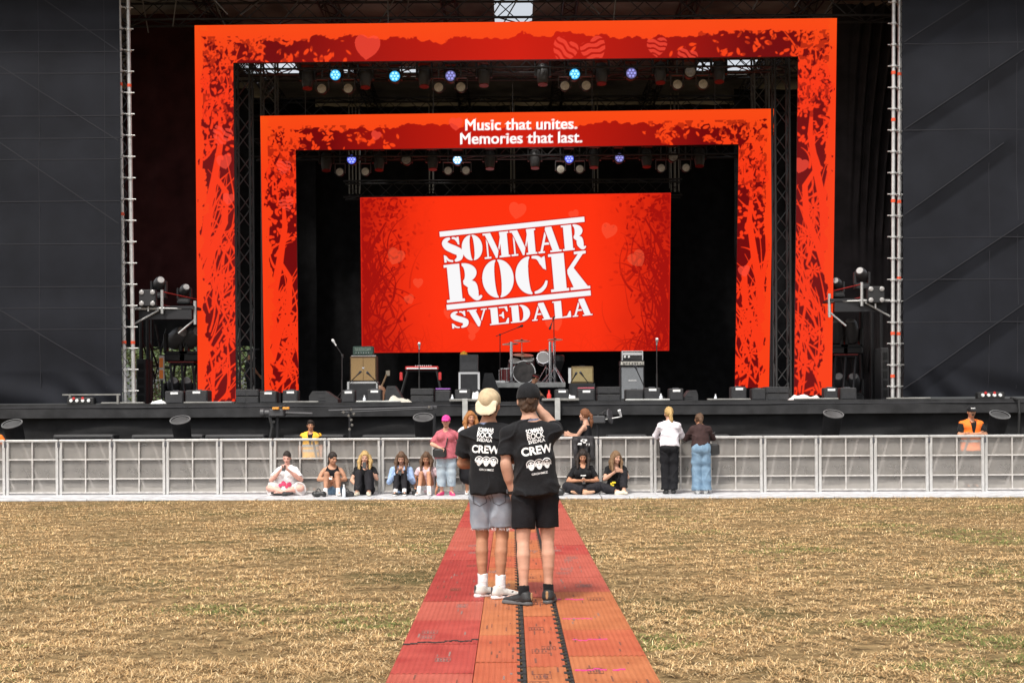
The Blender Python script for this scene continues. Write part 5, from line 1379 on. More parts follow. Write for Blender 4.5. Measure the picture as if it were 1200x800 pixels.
leaf_tree(PX(226, 62), 62, 5.6, 'green leafy tree seen just left of the large LED leg behind the lamps', 5)
leaf_tree(PX(284, 60), 60, 5.0, 'green leafy tree seen between the two LED legs on the left', 9, 4200)
# ------------------------------------------------------------------ gear on the stage
M_CABB = mat('speaker_black', (.022, .022, .023), .6, var=.2, scale=10, bump=.2, bscale=80)
M_GRILL = mat('speaker_grille', (.035, .035, .037), .55, metal=.3, var=.3, scale=60)
M_WHITE = mat('white_label', (.75, .75, .74), .6)
M_CHROME = mat('chrome', (.75, .75, .76), .22, metal=.9)
M_TAN = mat('tan_grille_cloth', (.42, .27, .12), .85, var=.15, scale=40)
M_TAN2 = mat('pale_tan_grille', (.44, .34, .16), .85, var=.12, scale=40)
M_GREEN = mat('green_amp', (.06, .11, .085), .6, var=.2, scale=8)
M_GREYC = mat('grey_grille_cloth', (.20, .21, .22), .8, var=.12, scale=50)
M_BAR = mat('floor_bar', (.20, .195, .18), .6, var=.2, scale=6)
M_BARW = mat('pale_floor_bar', (.40, .40, .38), .55, var=.2, scale=6)
M_CASE = mat('case_laminate', (.03, .03, .032), .5, var=.2, scale=6)
M_RED = mat('red_plastic', (.50, .03, .03), .4)
M_PURP = mat('purple_gel', (.30, .10, .42), .5)
M_PINKG = mat('pink_gel', (.45, .10, .13), .5)
M_DRUM = mat('maroon_shell', (.16, .012, .014), .25, spec=.7)
M_SKIN_D = mat('drum_head', (.55, .53, .50), .6)
M_BRONZE = mat('cymbal_bronze', (.30, .20, .08), .3, metal=.9)
M_PLASTIC = mat('black_plastic', (.02, .02, .02), .4)
def ext(px0, px1, py, D): return PX(px0, D, py), PX(px1, D, py), PZ(py, D, (px0+px1)/2)
def monitor_box(px0, px1, py, D, label, badge=True, z0=DECK, top=None, group=None):
    x0, x1, z1 = ext(px0, px1, py, D); t = thing('monitor_speaker', label, 'speaker', ((x0+x1)/2, D, z0), group); d = min(.5, (x1-x0)*.9)
    MB().box(x0, x1, D, D+d, z0, z1, .02).build('cabinet', M_CABB, t)
    MB().box(x0+.03, x1-.03, D-.012, D-.001, z0+.04, z1-.09).build('grille', M_GRILL, t)
    if badge: MB().box((x0+x1)/2-.08, (x0+x1)/2+.09, D-.014, D-.001, z1-.075, z1-.025).build('white_label', M_WHITE, t)
    MB().box((x0+x1)/2-.07, (x0+x1)/2+.07, D+d*.4, D+d*.55, z1+.0, z1+.018).build('handle', M_DARKSTEEL, t)
    if top: MB().box(x0+.01, x1-.01, D+.02, D+d-.02, z1+.02, z1+.045).build('gel_sheet', top, t)
    return t
def wedge(px0, px1, py, D, label, group=None):
    x0, x1, z1 = ext(px0, px1, py, D); w = x1-x0; t = thing('wedge_monitor', label, 'speaker', ((x0+x1)/2, D, DECK), group); h = z1-DECK
    flip = (px0+px1)/2 < 600
    poly = [(x0, DECK), (x1, DECK), (x1-w*.02, DECK+h*.35), (x1-w*.42, z1), (x0+w*.12, z1), (x0, DECK+h*.6)] if flip else [(x0, DECK), (x1, DECK), (x1, DECK+h*.6), (x1-w*.12, z1), (x0+w*.42, z1), (x0+w*.02, DECK+h*.35)]
    MB().prism(poly, 'y', D, D+.55).build('cabinet', M_CABB, t)
    cx = x0+w*.45
    MB().box(cx-.07, cx+.07, D-.008, D-.001, DECK+h*.42, DECK+h*.58).box(cx-.07, cx+.07, D-.008, D-.001, DECK+h*.2, DECK+h*.28).build('recessed_handle', M_GRILL, t)
    MB().prism([(x0+w*.2, DECK+h*.84), (x1-w*.48, DECK+h*.84), (x1-w*.45, DECK+h*.92), (x0+w*.17, DECK+h*.92)] if flip else [(x0+w*.48, DECK+h*.84), (x1-w*.2, DECK+h*.84), (x1-w*.17, DECK+h*.92), (x0+w*.45, DECK+h*.92)], 'y', D-.008, D-.001).build('grille', M_GRILL, t)
    return t
def sub_stack(px0, px1, py, D, label):
    x0, x1, z1 = ext(px0, px1, py, D); t = thing('front_fill_speaker', label, 'speaker', ((x0+x1)/2, D, DECK)); zm = (DECK+z1)/2
    MB().box(x0, x1, D, D+.5, DECK, zm-.004, .012).box(x0, x1, D, D+.5, zm+.004, z1, .012).build('cabinet', M_CABB, t)
    mb = MB()
    for a, b in ((DECK, zm), (zm, z1)):
        for k in range(2): mb.box(x0+.03+k*(x1-x0)/2, x0+(k+1)*(x1-x0)/2-.03, D-.01, D-.001, a+.03, b-.03)
    mb.build('grille', M_GRILL, t)
def bar(px0, px1, py0, py1, D, label, m=None):
    x0, x1, z1 = ext(px0, px1, py0+.6, D); t = thing('floor_light_bar', label, 'light bar', ((x0+x1)/2, D, DECK))
    MB().box(x0, x1, D, D+.12, DECK+.012, max(z1, DECK+.05), .012).build('bar', m or M_BAR, t)
    MB().box(x0+.1, x0+.18, D-.02, D+.14, DECK, DECK+.012).build('foot', M_DARKSTEEL, t); MB().box(x1-.18, x1-.1, D-.02, D+.14, DECK, DECK+.012).build('foot', M_DARKSTEEL, t)
E1 = 28.75
monitor_box(193, 215, 458, E1+.3, 'black monitor box at the left end, left of its neighbour below the big LED leg')
monitor_box(217, 243, 457, E1+.25, 'black monitor box at the foot of the large left LED leg')
sub_stack(276, 303, 456, E1+.3, 'low black two part speaker between the left LED legs')
monitor_box(304, 324, 458, E1+.3, 'black monitor box with white label left at the foot of the small left LED leg')
monitor_box(331, 349, 457, E1+.3, 'black monitor box with white label right at the foot of the small left LED leg')
wedge(362, 396, 458, E1+.35, 'large dark wedge monitor left of the tan guitar amplifier')
monitor_box(400, 416, 457, E1+.3, 'black monitor box with white label below the left side of the tan amplifier')
monitor_box(430, 447, 456, E1+.3, 'black monitor box with white label below the right side of the tan amplifier')
wedge(451, 471, 452, E1+1.2, 'dark wedge monitor between the tan amplifier and the keyboard')
sub_stack(481, 508, 455, E1+.3, 'low black two part speaker below the keyboard')
monitor_box(510, 528, 457, E1+.3, 'black box with a purple sheet on top right of the keyboard', False, top=M_PURP)
monitor_box(533, 552, 456, E1+.3, 'black monitor box with white label before the white edged case')
wedge(557, 581, 456, E1+.5, 'grey fronted wedge monitor left of the beige cap')
monitor_box(650, 667, 456, E1+.35, 'black monitor box right of the drum riser')
monitor_box(677, 697, 456, E1+.25, 'black monitor box with a pink sheet on top below the beige combo amplifier', top=M_PINKG)
sub_stack(700, 727, 453, E1+.3, 'low black two part speaker left of the grey bass cabinet')
monitor_box(733, 754, 456, E1+.35, 'plain dark monitor box in front of the grey bass cabinet', False)
monitor_box(755, 774, 454, E1+.35, 'black monitor box with white label at the foot of the right microphone stand')
monitor_box(784, 801, 455, E1+.3, 'black monitor box with white label right of the right microphone stand')
wedge(801, 818, 457, E1+.45, 'dark wedge monitor right of the bass rig')
monitor_box(857, 875, 453, E1+.3, 'black monitor box with white label at the foot of the small right LED leg')
monitor_box(881, 898, 455, E1+.35, 'plain black monitor box right of the small right LED leg', False)
sub_stack(898, 925, 453, E1+.3, 'low black two part speaker between the right LED legs')
monitor_box(966, 982, 454, E1+.3, 'black monitor box with white label at the foot of the large right LED leg')
monitor_box(985, 1004, 454, E1+.35, 'plain black monitor box at the right end of the stage front', False)
for a in ((118, 168, 471, 474, 'thin pale floor bar beside the left scaffold tower'), (215, 272, 470, 473, 'thin pale floor bar before the large left LED leg'), (331, 373, 470, 473, 'thin pale floor bar right of the small left LED leg'), (417, 469, 470, 473, 'cream floor bar in front of the tan amplifier'), (829, 880, 466.5, 470, 'thin pale floor bar before the small right LED leg'), (931, 983, 467.5, 471, 'thin pale floor bar before the large right LED leg'), (1040, 1091, 466.5, 469.5, 'thin pale floor bar beside the right scaffold tower'), (733, 785, 466.5, 471, 'bright silver floor bar in front of the bass rig')):
    bar(*a[:4], E1-.12, a[4], M_BARW if a[0] in (417, 733) else M_BAR)
def tread(px0, px1, pleg, label):
    x0, x1, z1 = ext(px0, px1, 470, E1-.15); t = thing('stage_step', label, 'stage step', ((x0+x1)/2, SF-.1, 0))
    MB().box(x0, x1, SF-.12, SF+.35, DECK+.02, DECK+.075, .01).build('tread', M_BAR, t)
    xl = PX(pleg, SF-.2); MB().box(xl-.06, xl+.06, SF-.2, SF-.125, 1.42, DECK+.08, .01).build('ladder_post', M_BARW, t)
    MB().tube((xl, SF-.16, 1.42), (xl, SF-.16, .0), .03).build('leg', M_TRUSS, t)
tread(527, 577, 545, 'silver stage step with a post, left of the two crew men')
tread(635, 678, 653.5, 'silver stage step with a post, right of the two crew men')
# ---- guitar rig
D = 33.0
def road_case(px0, px1, py0, D, label, edge=M_CHROME, z0=DECK):
    x0, x1, z1 = ext(px0, px1, py0, D); t = thing('road_case', label, 'case', ((x0+x1)/2, D, z0))
    MB().box(x0, x1, D, D+.6, z0, z1, .01).build('panel', M_CASE, t)
    e = .05; MB().box(x0-.004, x0+e, D-.012, D-.001, z0, z1).box(x1-e, x1+.004, D-.012, D-.001, z0, z1).box(x0+e, x1-e, D-.012, D-.001, z1-e, z1+.003).build('edging', edge, t)
    return z1
zc = road_case(407, 443, 447, D, 'road case with silver edges under the tan guitar amplifier')
x0, x1, z1 = ext(410, 441, 417, D)
t = thing('guitar_cabinet', 'tall tan guitar cabinet standing on the silver edged case', 'amplifier', ((x0+x1)/2, D, zc+.004)); zc += .004
MB().box(x0, x1, D+.03, D+.45, zc, z1, .015).build('shell', mat('brown_tolex', (.12, .075, .04), .7), t)
MB().box(x0+.03, x0+(x1-x0)/2-.006, D+.0, D+.029, zc+.03, z1-.05).box(x0+(x1-x0)/2+.006, x1-.03, D, D+.029, zc+.03, z1-.05).build('grille_cloth', M_TAN, t)
MB().box(x0+.02, x1-.02, D+.1, D+.16, z1-.001, z1+.02).box(x0+(x1-x0)/2-.03, x0+(x1-x0)/2+.03, D-.008, D-.001, (zc+z1)/2, (zc+z1)/2+.04).build('trim', M_CHROME, t)
y0_, y1_, z2 = ext(413, 437, 405.5, D)
t = thing('amp_head', 'green amplifier head on top of the tan guitar cabinet', 'amplifier', ((y0_+y1_)/2, D, z1+.02))
MB().box(y0_, y1_, D+.05, D+.35, z1+.021, z2, .02).build('housing', M_GREEN, t)
MB().box(y0_+.05, y1_-.05, D+.038, D+.049, z1+.13, z2-.03).build('control_panel', mat('amp_panel', (.16, .22, .18), .4, var=.5, scale=30), t)
mb = MB()
for k in range(6): mb.lathe((y0_+.09+k*.065, D+.037, z1+.085), (0, -1, 0), [(0, .014), (.015, .012)], 8)
mb.build('knob', M_CHROME, t)
def mic_short(px, py, D, label, dx, dy):
    a = Vector(P(px, py, D)); b = Vector(P(px+dx, py+dy, D+.1)); t = thing('microphone', label, 'microphone', (b.x, b.y, DECK))
    MB().tube(b, a, .012).tube((b.x, b.y, DECK), b, .012).lathe((b.x, b.y, DECK), (0, 0, 1), [(0, .1), (.02, .1)], 10).build('stand', M_PLASTIC, t)
    d = (a-b).normalized(); MB().lathe(a-d*.02, d, [(0, .018), (.08, .022), (.1, .032), (.15, .03), (.165, .012)], 10).build('capsule', M_DARKSTEEL, t, True)
mic_short(419, 439, D-.3, 'short microphone pointing at the left half of the tan cabinet', -9, 9)
mic_short(434, 440, D-.3, 'short microphone pointing at the right half of the tan cabinet', 9, 9)
# guitar on a stand
t = thing('electric_guitar', 'brown guitar leaning on a stand right of the tan amplifier', 'guitar', P(446, 470, D))
a = Vector(P(444.5, 459, D)); b = Vector(P(453, 439, D+.15)); d = (b-a).normalized()
MB().lathe(a+Vector((0, .05, 0)), (0, -1, .2), [(0, .14), (.02, .17), (.05, .165), (.06, .14)], 14).lathe(a-d*.16+Vector((0, .05, 0)), (0, -1, .2), [(0, .16), (.02, .20), (.05, .195), (.06, .16)], 14).build('body', mat('guitar_wood', (.22, .09, .03), .3), t, True)
MB().tube(a, b, .026).build('neck', mat('guitar_neck', (.20, .12, .06), .4), t)
MB().box(b.x-.02, b.x+.09, b.y-.02, b.y+.02, b.z-.03, b.z+.11, .01).build('headstock', mat('headstock', (.30, .26, .2), .4), t)
MB().tube((a.x-.15, a.y+.1, DECK), (a.x, a.y+.1, a.z), .015).tube((a.x+.15, a.y+.1, DECK), (a.x, a.y+.1, a.z), .015).build('stand', M_PLASTIC, t)
def mic_stand(pts, label, D, legs=True, boom=None, white=False):
    """pts: base px, top px"""
    (bx, by), (tx, ty) = pts; base = Vector((PX(bx, D), D, DECK)); top = Vector(P(tx, ty, D)); 
    t = thing('microphone_stand', label, 'microphone stand', base)
    mb = MB(); k = base.copy(); k.z = top.z if not boom else PZ(boom[1], D)
    if boom: k = Vector(P(boom[0], boom[1], D))
    mb.tube((base.x, D, DECK+.12), k, .013).tube((base.x, D, DECK+.12), (base.x, D, (DECK+k.z)/2), .02); mb.build('pole', M_PLASTIC, t)
    if boom: MB().tube(k+(k-top)*.25, top, .010).lathe(k-Vector((0, .02, 0)), (0, 1, 0), [(0, .03), (.04, .03)], 8).build('boom', M_PLASTIC, t)
    mb = MB()
    for q in range(3): an = q*2*PI/3+.5; mb.tube((base.x, D, DECK+.3), (base.x+math.cos(an)*.32, D+math.sin(an)*.32, DECK+.015), .012)
    mb.build('tripod', M_PLASTIC, t)
    d = (top-k).normalized() if boom else Vector((0, -.5, .85)); q = top
    MB().lathe(q, d, [(0, .016), (.10, .022), (.12, .036), (.17, .034), (.19, .012)], 10).build('microphone', M_WHITE if white else M_DARKSTEEL, t, True)
mic_stand(((401, 470), (394, 405)), 'boom microphone stand at the left of the tan amplifier', 31.5, boom=(401, 416), white=True)
mic_stand(((491.5, 470), (491.5, 409)), 'straight microphone stand in front of the keyboard', 31.6, white=True)
mic_stand(((770, 470), (769.5, 404)), 'straight microphone stand right of the bass rig', 31.2, white=True)
mic_stand(((586, 470), (606, 384)), 'tall overhead boom stand left of the drum kit', 37.2, boom=(586, 392))
mic_stand(((650, 470), (646.5, 379)), 'tall overhead microphone stand right of the drum kit', 37.2, boom=(649, 372))
# ---- keyboard
D = 32.2; x0, x1, z1 = ext(475, 513.5, 429, D); zb = PZ(433, D, 494)
t = thing('keyboard', 'red stage keyboard on a folding stand', 'keyboard', ((x0+x1)/2, D, zb))
MB().box(x0, x1, D, D+.32, zb, z1, .015).build('case', M_RED, t)
MB().box(x0+.03, x1-.03, D-.012, D-.001, zb+.015, zb+.05).build('key_bed', M_WHITE, t)
mb = MB()
for k in range(30): mb.box(x0+.05+k*(x1-x0-.1)/30, x0+.06+k*(x1-x0-.1)/30, D-.016, D-.0125, zb+.02, zb+.052)
for k in range(8): mb.lathe((x0+.25+k*.055, D+.16, z1), (0, 0, 1), [(0, .014), (.03, .012)], 8)
mb.build('keys_and_knobs', M_WHITE, t)
t = thing('keyboard_stand', 'black folding stand with red end clamps under the red keyboard', 'stand', ((x0+x1)/2, D, DECK))
MB().tube((x0+.05, D+.05, zb-.03), (x0-.2, D+.05, DECK), .022).tube((x1-.05, D+.05, zb-.03), (x1+.12, D+.05, DECK), .022).tube((x0+.05, D+.28, zb-.03), (x0-.2, D+.35, DECK), .022).tube((x1-.05, D+.28, zb-.03), (x1+.12, D+.35, DECK), .022).tube((x0, D+.1, zb-.03), (x1, D+.1, zb-.03), .022).build('frame', M_PLASTIC, t)
for px in (470, 515.5):
    a, b, z = ext(px-1.8, px+1.8, 436, D); MB().box(a, b, D, D+.08, PZ(445, D), z, .015).build('end_clamp', M_RED, t)
# ---- white edged case with amp
D = 33.4
zc = road_case(537.5, 562, 436, D, 'road case with thick white edges left of the drum riser', edge=M_WHITE)
x0, x1, z1 = ext(538.5, 560, 415, D); t = thing('bass_combo', 'black amplifier tilted back on the white edged case', 'amplifier', ((x0+x1)/2, D, zc+.005))
MB().prism([(D+.0, zc+.005), (D+.5, zc+.005), (D+.55, z1-.03), (D+.16, z1)], 'x', x0, x1).build('shell', M_CABB, t)
mb = MB(); mb.quad((x0+.04, D-.004+.01, zc+.06), (x1-.04, D+.006, zc+.06), (x1-.05, D+.14, z1-.08), (x0+.05, D+.14, z1-.08)); mb.build('grille', M_GRILL, t)
o = MB().lathe(P(543.5, 414, D+.3), (0, 0, 1), [(-.06, .11), (-.02, .10), (.02, .08), (.06, .02)], 14).build('yellow_cap', mat('yellow_cloth', (.75, .36, .03), .8), None, True); recentre(o, P(543.5, 414.8, D+.3)); tag(o, 'small yellow cap lying on the black tilted amplifier', 'cap')
# ---- drum riser and kit
D = 35.4; x0, x1, z1 = ext(576, 662.5, 448.5, D)
t = thing('drum_riser', 'low platform with a silver front edge carrying the drum kit', 'platform', ((x0+x1)/2, D, DECK))
MB().box(x0, x1, D+.01, D+2.4, z1-.10, z1).build('top', M_DECK, t); MB().box(x0, x1, D-.06, D+.009, z1-.13, z1+.012, .01).build('front_edge', M_BARW, t)
mb = MB()
for x in (x0+.1, (x0+x1)/2, x1-.1): mb.tube((x, D+.08, DECK), (x, D+.08, z1-.11), .03); mb.tube((x, D+2.2, DECK), (x, D+2.2, z1-.11), .03)
mb.build('leg', M_TRUSS, t); RZ = z1
D = 36.3; t = thing('drum_kit', 'maroon drum kit with cymbals on the silver edged riser', 'drums', (PX(615, D), D, RZ))
def dr(name, c, axis, r, L_, m=M_DRUM):
    o = MB().lathe(c, axis, [(0, r), (L_, r)], 24).build(name, m, t, True); d = Vector(axis).normalized(); c = Vector(c)
    MB().lathe(c-d*.012, d, [(0, r*1.03), (.03, r*1.03)], 24).lathe(c+d*(L_-.02), d, [(0, r*1.03), (.03, r*1.03)], 24).build('hoop', M_CHROME, o, True)
    MB().lathe(c-d*.014, d, [(0, r*.96), (.002, r*.95)], 24).build('drum_head', M_SKIN_D if name != 'bass_drum' else mat('bass_head', (.07, .06, .055), .5, var=.6, scale=5), o)
    mb = MB()
    a = d.orthogonal().normalized(); b = d.cross(a)
    for k in range(8): q = a*math.cos(k*PI/4)+b*math.sin(k*PI/4); mb.tube(c+q*(r+.012)+d*.02, c+q*(r+.012)+d*(L_-.02), .01, n=5)
    mb.build('lug', M_CHROME, o)
bx, _, bz = P(614, 434, D); dr('bass_drum', (bx, D, RZ+.33), (0, 1, 0), .32, .42)
for px, py, r in ((603, 423, .17), (619, 421, .17)): x, y, z = P(px, py, D+.1); dr('rack_tom', (x, D+.1, z), (0, .5, -.8), r, .24)
x, y, z = P(636.5, 419, D-.2); dr('front_tom', (x, D-.2, z), (0, .95, -.3), .175, .2)
x, y, z = P(594, 436, D+.3); dr('floor_tom', (x, D+.3, z+.1), (0, 0, -1), .21, .38)
def cym(px, py, r, tilt=.12, D2=D+.2):
    c = Vector(P(px, py, D2)); o = MB().lathe(c, (tilt, -.2, 1), [(-.012, r), (.004, r*.6), (.012, r*.25), (.035, r*.1), (.04, .01)], 24).build('cymbal', M_BRONZE, t, True)
    MB().tube((c.x, D2, c.z-.02), (c.x, D2+.05, RZ), .012).tube((c.x, D2+.05, RZ+.5), (c.x-.28, D2-.1, RZ), .012).tube((c.x, D2+.05, RZ+.5), (c.x+.28, D2-.1, RZ), .012).tube((c.x, D2, c.z-.02), (c.x, D2, c.z+.06), .008).build('stand', M_CHROME, o)
for a in ((611.5, 399, .24, .03), (598, 402.5, .24, -.05), (650.5, 397.5, .22, -.02), (613, 415.5, .3, .05), (640, 411, .2, .1)): cym(*a)
mb = MB()
for px in (599.5, 645): mb.tube((PX(px, D-.3), D-.3, PZ(400.5, D-.3)), (PX(px, D-.3), D-.3, RZ), .045)
mb.tube((PX(649, D), D, PZ(401, D)), (PX(650, D), D, RZ), .025).tube((PX(650, D), D, PZ(430, D)), (PX(660, D), D-.2, RZ), .022).tube((PX(645, D-.3), D-.3, PZ(437, D)), (PX(634, D), D-.5, RZ), .022)
mb.build('chrome_post', M_CHROME, t)
MB().lathe((PX(652, D+.5), D+.5, RZ+.3), (0, 0, 1), [(0, .12), (.35, .24), (.5, .24), (.53, .2)], 16).tube((PX(652, D+.5), D+.5, RZ), (PX(652, D+.5), D+.5, RZ+.3), .03).build('drum_seat', M_PLASTIC, t)
MB().tube((PX(642, D-.3), D-.3, RZ+.02), (PX(625, D-.5), D-.5, RZ+.04), .02).box(PX(580, D-.5), PX(592, D-.5), D-.5, D-.4, RZ, RZ+.08).build('pedal', M_CHROME, t)
wedge(565, 586, 437, 34.8, 'dark wedge speaker at the left end of the drum riser')
# ---- beige combo right of the drums
D = 33.2; zc = road_case(668, 697, 449, D, 'black flight case under the beige combo amplifier', edge=M_CASE)
x0, x1, z1 = ext(669.5, 695.5, 429, D); t = thing('combo_amp', 'small beige combo amplifier on a black case', 'amplifier', ((x0+x1)/2, D, zc+.004))
MB().box(x0, x1, D, D+.28, zc+.004, z1, .02).build('shell', mat('tweed', (.24, .17, .08), .8, var=.2, scale=60), t); MB().box(x0+.035, x1-.035, D-.012, D-.001, zc+.05, z1-.05).build('grille_cloth', M_TAN2, t); MB().box((x0+x1)/2-.07, (x0+x1)/2+.07, D+.1, D+.13, z1, z1+.025).build('handle', M_PLASTIC, t)
mic_short(683, 440, D-.3, 'short microphone before the beige combo amplifier, right one', 6, 8); mic_short(673, 441, D-.3, 'short microphone before the beige combo amplifier, left one', -4, 7)
x0, x1, z1 = ext(666, 669.2, 431, D-.02); o = MB().box(x0, x1, D, D+.01, zc+.006, z1).box(x0+.01, x1-.01, D-.003, D-.001, zc+.1, zc+.12).build('paper_sheet', M_WHITE); recentre(o, ((x0+x1)/2, D, zc)); tag(o, 'white paper sheet standing against the beige combo amplifier', 'paper')
# ---- bass rig
D = 32.6; x0, x1, z1 = ext(727, 755, 429, D); t = thing('bass_cabinet', 'tall grey bass cabinet under two amplifier heads', 'amplifier', ((x0+x1)/2, D, DECK))
MB().box(x0, x1, D, D+.45, DECK, z1, .02).build('shell', M_CABB, t); MB().box(x0+.03, x1-.03, D-.012, D-.001, DECK+.1, z1-.04).build('grille_cloth', M_GREYC, t); MB().box(x0+.2, x1-.2, D-.018, D-.0125, (DECK+z1)/2+.08, (DECK+z1)/2+.12).build('badge', M_CHROME, t)
xa, xb, z2 = ext(726.5, 755.5, 422.5, D); t = thing('amp_head', 'pale fronted amplifier head directly on the grey bass cabinet', 'amplifier', ((x0+x1)/2, D, z1+.004))
MB().box(xa, xb, D, D+.35, z1+.004, z2, .012).build('housing', M_CABB, t); MB().box(xa+.02, xb-.02, D-.01, D-.001, z1+.03, z2-.02).build('front_panel', mat('pale_panel', (.45, .43, .38), .4, metal=.3, var=.5, scale=20), t)
mb = MB()
for k in range(7): mb.lathe((xa+.1+k*.07, D-.011, (z1+z2)/2), (0, -1, 0), [(0, .016), (.02, .014)], 8)
mb.build('knob', M_PLASTIC, t)
xa, xb, z3 = ext(728.5, 753.5, 411, D); t = thing('amp_head', 'dark rack amplifier with chrome trim on top of the bass rig', 'amplifier', ((x0+x1)/2, D, z2+.004))
MB().box(xa, xb, D, D+.35, z2+.004, z3, .012).build('housing', M_CABB, t); MB().box(xa+.03, xb-.03, D-.01, D-.001, z3-.11, z3-.04).box(xa, xa+.025, D-.012, D-.001, z2+.01, z3).box(xb-.025, xb, D-.012, D-.001, z2+.01, z3).box(xa+.025, xb-.025, D-.012, D-.001, z3-.02, z3).build('chrome_trim', M_CHROME, t)
MB().lathe((xa+.08, D-.012, z2+.1), (0, -1, 0), [(0, .03), (.02, .03)], 10).lathe((xa+.18, D-.012, z2+.1), (0, -1, 0), [(0, .03), (.02, .03)], 10).build('dial', M_WHITE, t)
mic_short(746, 433, D-.35, 'microphone on a short boom before the grey bass cabinet', 9, 20)
# ---- small things on the deck
def bottle(px, py, D, label, z0=DECK, r=.035, m=None, h=None):
    x, _, z1 = P(px, py, D); t = thing('bottle', label, 'bottle', (x, D, z0)); h = h or max(z1-z0, .15)
    MB().lathe((x, D, z0), (0, 0, 1), [(0, r*.9), (.01, r), (h*.6, r), (h*.78, r*.45), (h*.9, r*.4)], 14).build('body', m or mat('clear_plastic', (.62, .65, .68), .2, spec=.6), t, True)
    MB().lathe((x, D, z0+h*.9), (0, 0, 1), [(0, r*.48), (h*.1, r*.46)], 10).build('bottle_cap', M_WHITE if m is None else m, t)
bottle(530, 462, E1+.1, 'white bottle right of the black box with purple top'); bottle(774.5, 461, E1+.1, 'white bottle by the right microphone stand', r=.04); bottle(838.5, 462, E1, 'small clear bottle alone on the stage edge at the right', r=.03); bottle(427, 463, E1+.1, 'white bottle between the two boxes under the tan amplifier'); bottle(643.5, 470, E1-.05, 'red bottle on the stage edge beside the raised arm', m=mat('red_bottle', (.6, .03, .02), .4), h=.26, r=.05)
def towel(px0, px1, py, D, label, m=M_WHITE, name='towel', cat='towel'):
    x0, x1, z1 = ext(px0, px1, py, D); h = max(z1-DECK, .08); n = 26
    u, v = np.meshgrid(np.linspace(0, 1, n), np.linspace(0, 1, 12)); X = x0+(x1-x0)*u; Y = D+.35*v
    env = np.clip(np.minimum(np.minimum(u, 1-u)*6, np.minimum(v, 1-v)*4), 0, 1)
    Z = DECK+.01+env*h*(.55+.45*fsum(np.stack([X, Y, X*0], -1), 3, (14, 14, 1), 6)); k = np.arange(n*12).reshape(12, n)
    o = link(name, np_mesh(name, np.stack([X, Y, np.maximum(Z, DECK+.006)], -1).reshape(-1, 3), np.stack([k[:-1, :-1], k[:-1, 1:], k[1:, 1:], k[1:, :-1]], -1).reshape(-1, 4), True), m); recentre(o, ((x0+x1)/2, D, DECK)); tag(o, label, cat)
towel(176, 191, 467, E1, 'crumpled white cloth on the deck at the left end'); towel(925, 966, 462, E1-.05, 'long crumpled white cloth at the foot of the large right LED leg', mat('pinkish_cloth', (.7, .62, .6), .8)); towel(666, 676, 461, E1+.05, 'crumpled white bag between two black monitor boxes right of the drums', name='plastic_bag', cat='bag'); towel(552, 562, 463, E1+.05, 'crumpled white cloth left of the beige cap beside a monitor'); towel(452, 482, 466, E1-.02, 'bundle of pale cloth in front of the wedge between amplifier and keyboard', mat('beige_cloth', (.5, .47, .4), .8))
# bits of wiring along the left and right feet of the scrims
def plugbox(px, py, D, label):
    x, _, z = P(px, py, D); t = thing('cable_box', label, 'box', (x, D, DECK)); MB().box(x-.3, x+.3, D, D+.2, DECK, DECK+.16, .02).build('casing', M_PLASTIC, t)
    for k in range(4): MB().lathe((x-.2+k*.13, D-.001, DECK+.09), (0, -1, 0), [(0, .04), (.03, .035)], 10).build('socket', M_WHITE, t)
    MB().lathe((x-.14, D-.002, DECK+.14), (0, -1, 0), [(0, .03), (.03, .03)], 8).lathe((x+.06, D-.002, DECK+.14), (0, -1, 0), [(0, .03), (.03, .03)], 8).build('red_plug', M_RED, t)
plugbox(94, 466, SF-.0+.05, 'black cable box with red plugs at the foot of the left scrim'); plugbox(1162, 464, SF+.05, 'small black cable box at the foot of the right scrim')
o = MB().box(PX(73, SF+.1), PX(141, SF+.1), SF+.1, SF+.14, PZ(460, SF), PZ(458.3, SF)).tube((PX(82, SF+.1), SF+.12, DECK), (PX(82, SF+.1), SF+.12, PZ(459, SF)), .03).tube((PX(138, SF+.1), SF+.12, DECK), (PX(138, SF+.1), SF+.12, PZ(459, SF)), .03).build('low_rail', M_BAR); recentre(o, (PX(107, SF), SF+.1, DECK)); tag(o, 'low silver rail standing at the foot of the left scrim', 'rail')
o = MB().path([(PX(1188, SF-.12), SF+.05, DECK+.03), (PX(1194, SF-.14), SF-.14, DECK-.02), (PX(1194.5, SF-.16), SF-.16, 1.5), (PX(1193, SF-.1), SF-.1, .9), (PX(1192, SF-.1), SF-.1, .02)], .03).build('cable', M_PLASTIC); recentre(o, (PX(1193, SF), SF-.1, 0)); tag(o, 'thick black cable hanging over the stage edge at the far right', 'cable')
# ---- in the pit: tubes, subwoofers, cameras
def tube_can(px, py0, D, label, lean):
    x, _, z1 = P(px, py0, D); t = thing('effect_tube', label, 'effect tube', (x-lean, D, 0)); c = Vector((x-lean*1.6, D+.15, .25)); top = Vector((x, D-.42, z1))
    d = (top-c).normalized(); L_ = (top-c).length
    MB().lathe(c, d, [(0, .14), (L_*.5, .17), (L_-.05, .20), (L_, .215), (L_+.002, .185), (L_-.12, .17), (L_-.4, .16), (L_-.42, .01)], 20).build('tube', M_BLK, t, True)
    MB().lathe(top, d, [(-.012, .218), (.006, .218), (.006, .19), (-.012, .19)], 20).build('rim', mat('rim_grey', (.12, .12, .12), .5), t, True)
    MB().box(c.x-.3, c.x+.3, D-.1, D+.4, .0, .05).tube((c.x-.22, D+.15, .05), (c.x-.17, D+.15, .55), .025).tube((c.x+.22, D+.15, .05), (c.x+.17, D+.15, .55), .025).build('stand', M_TRUSS, t)
DT = 27.4
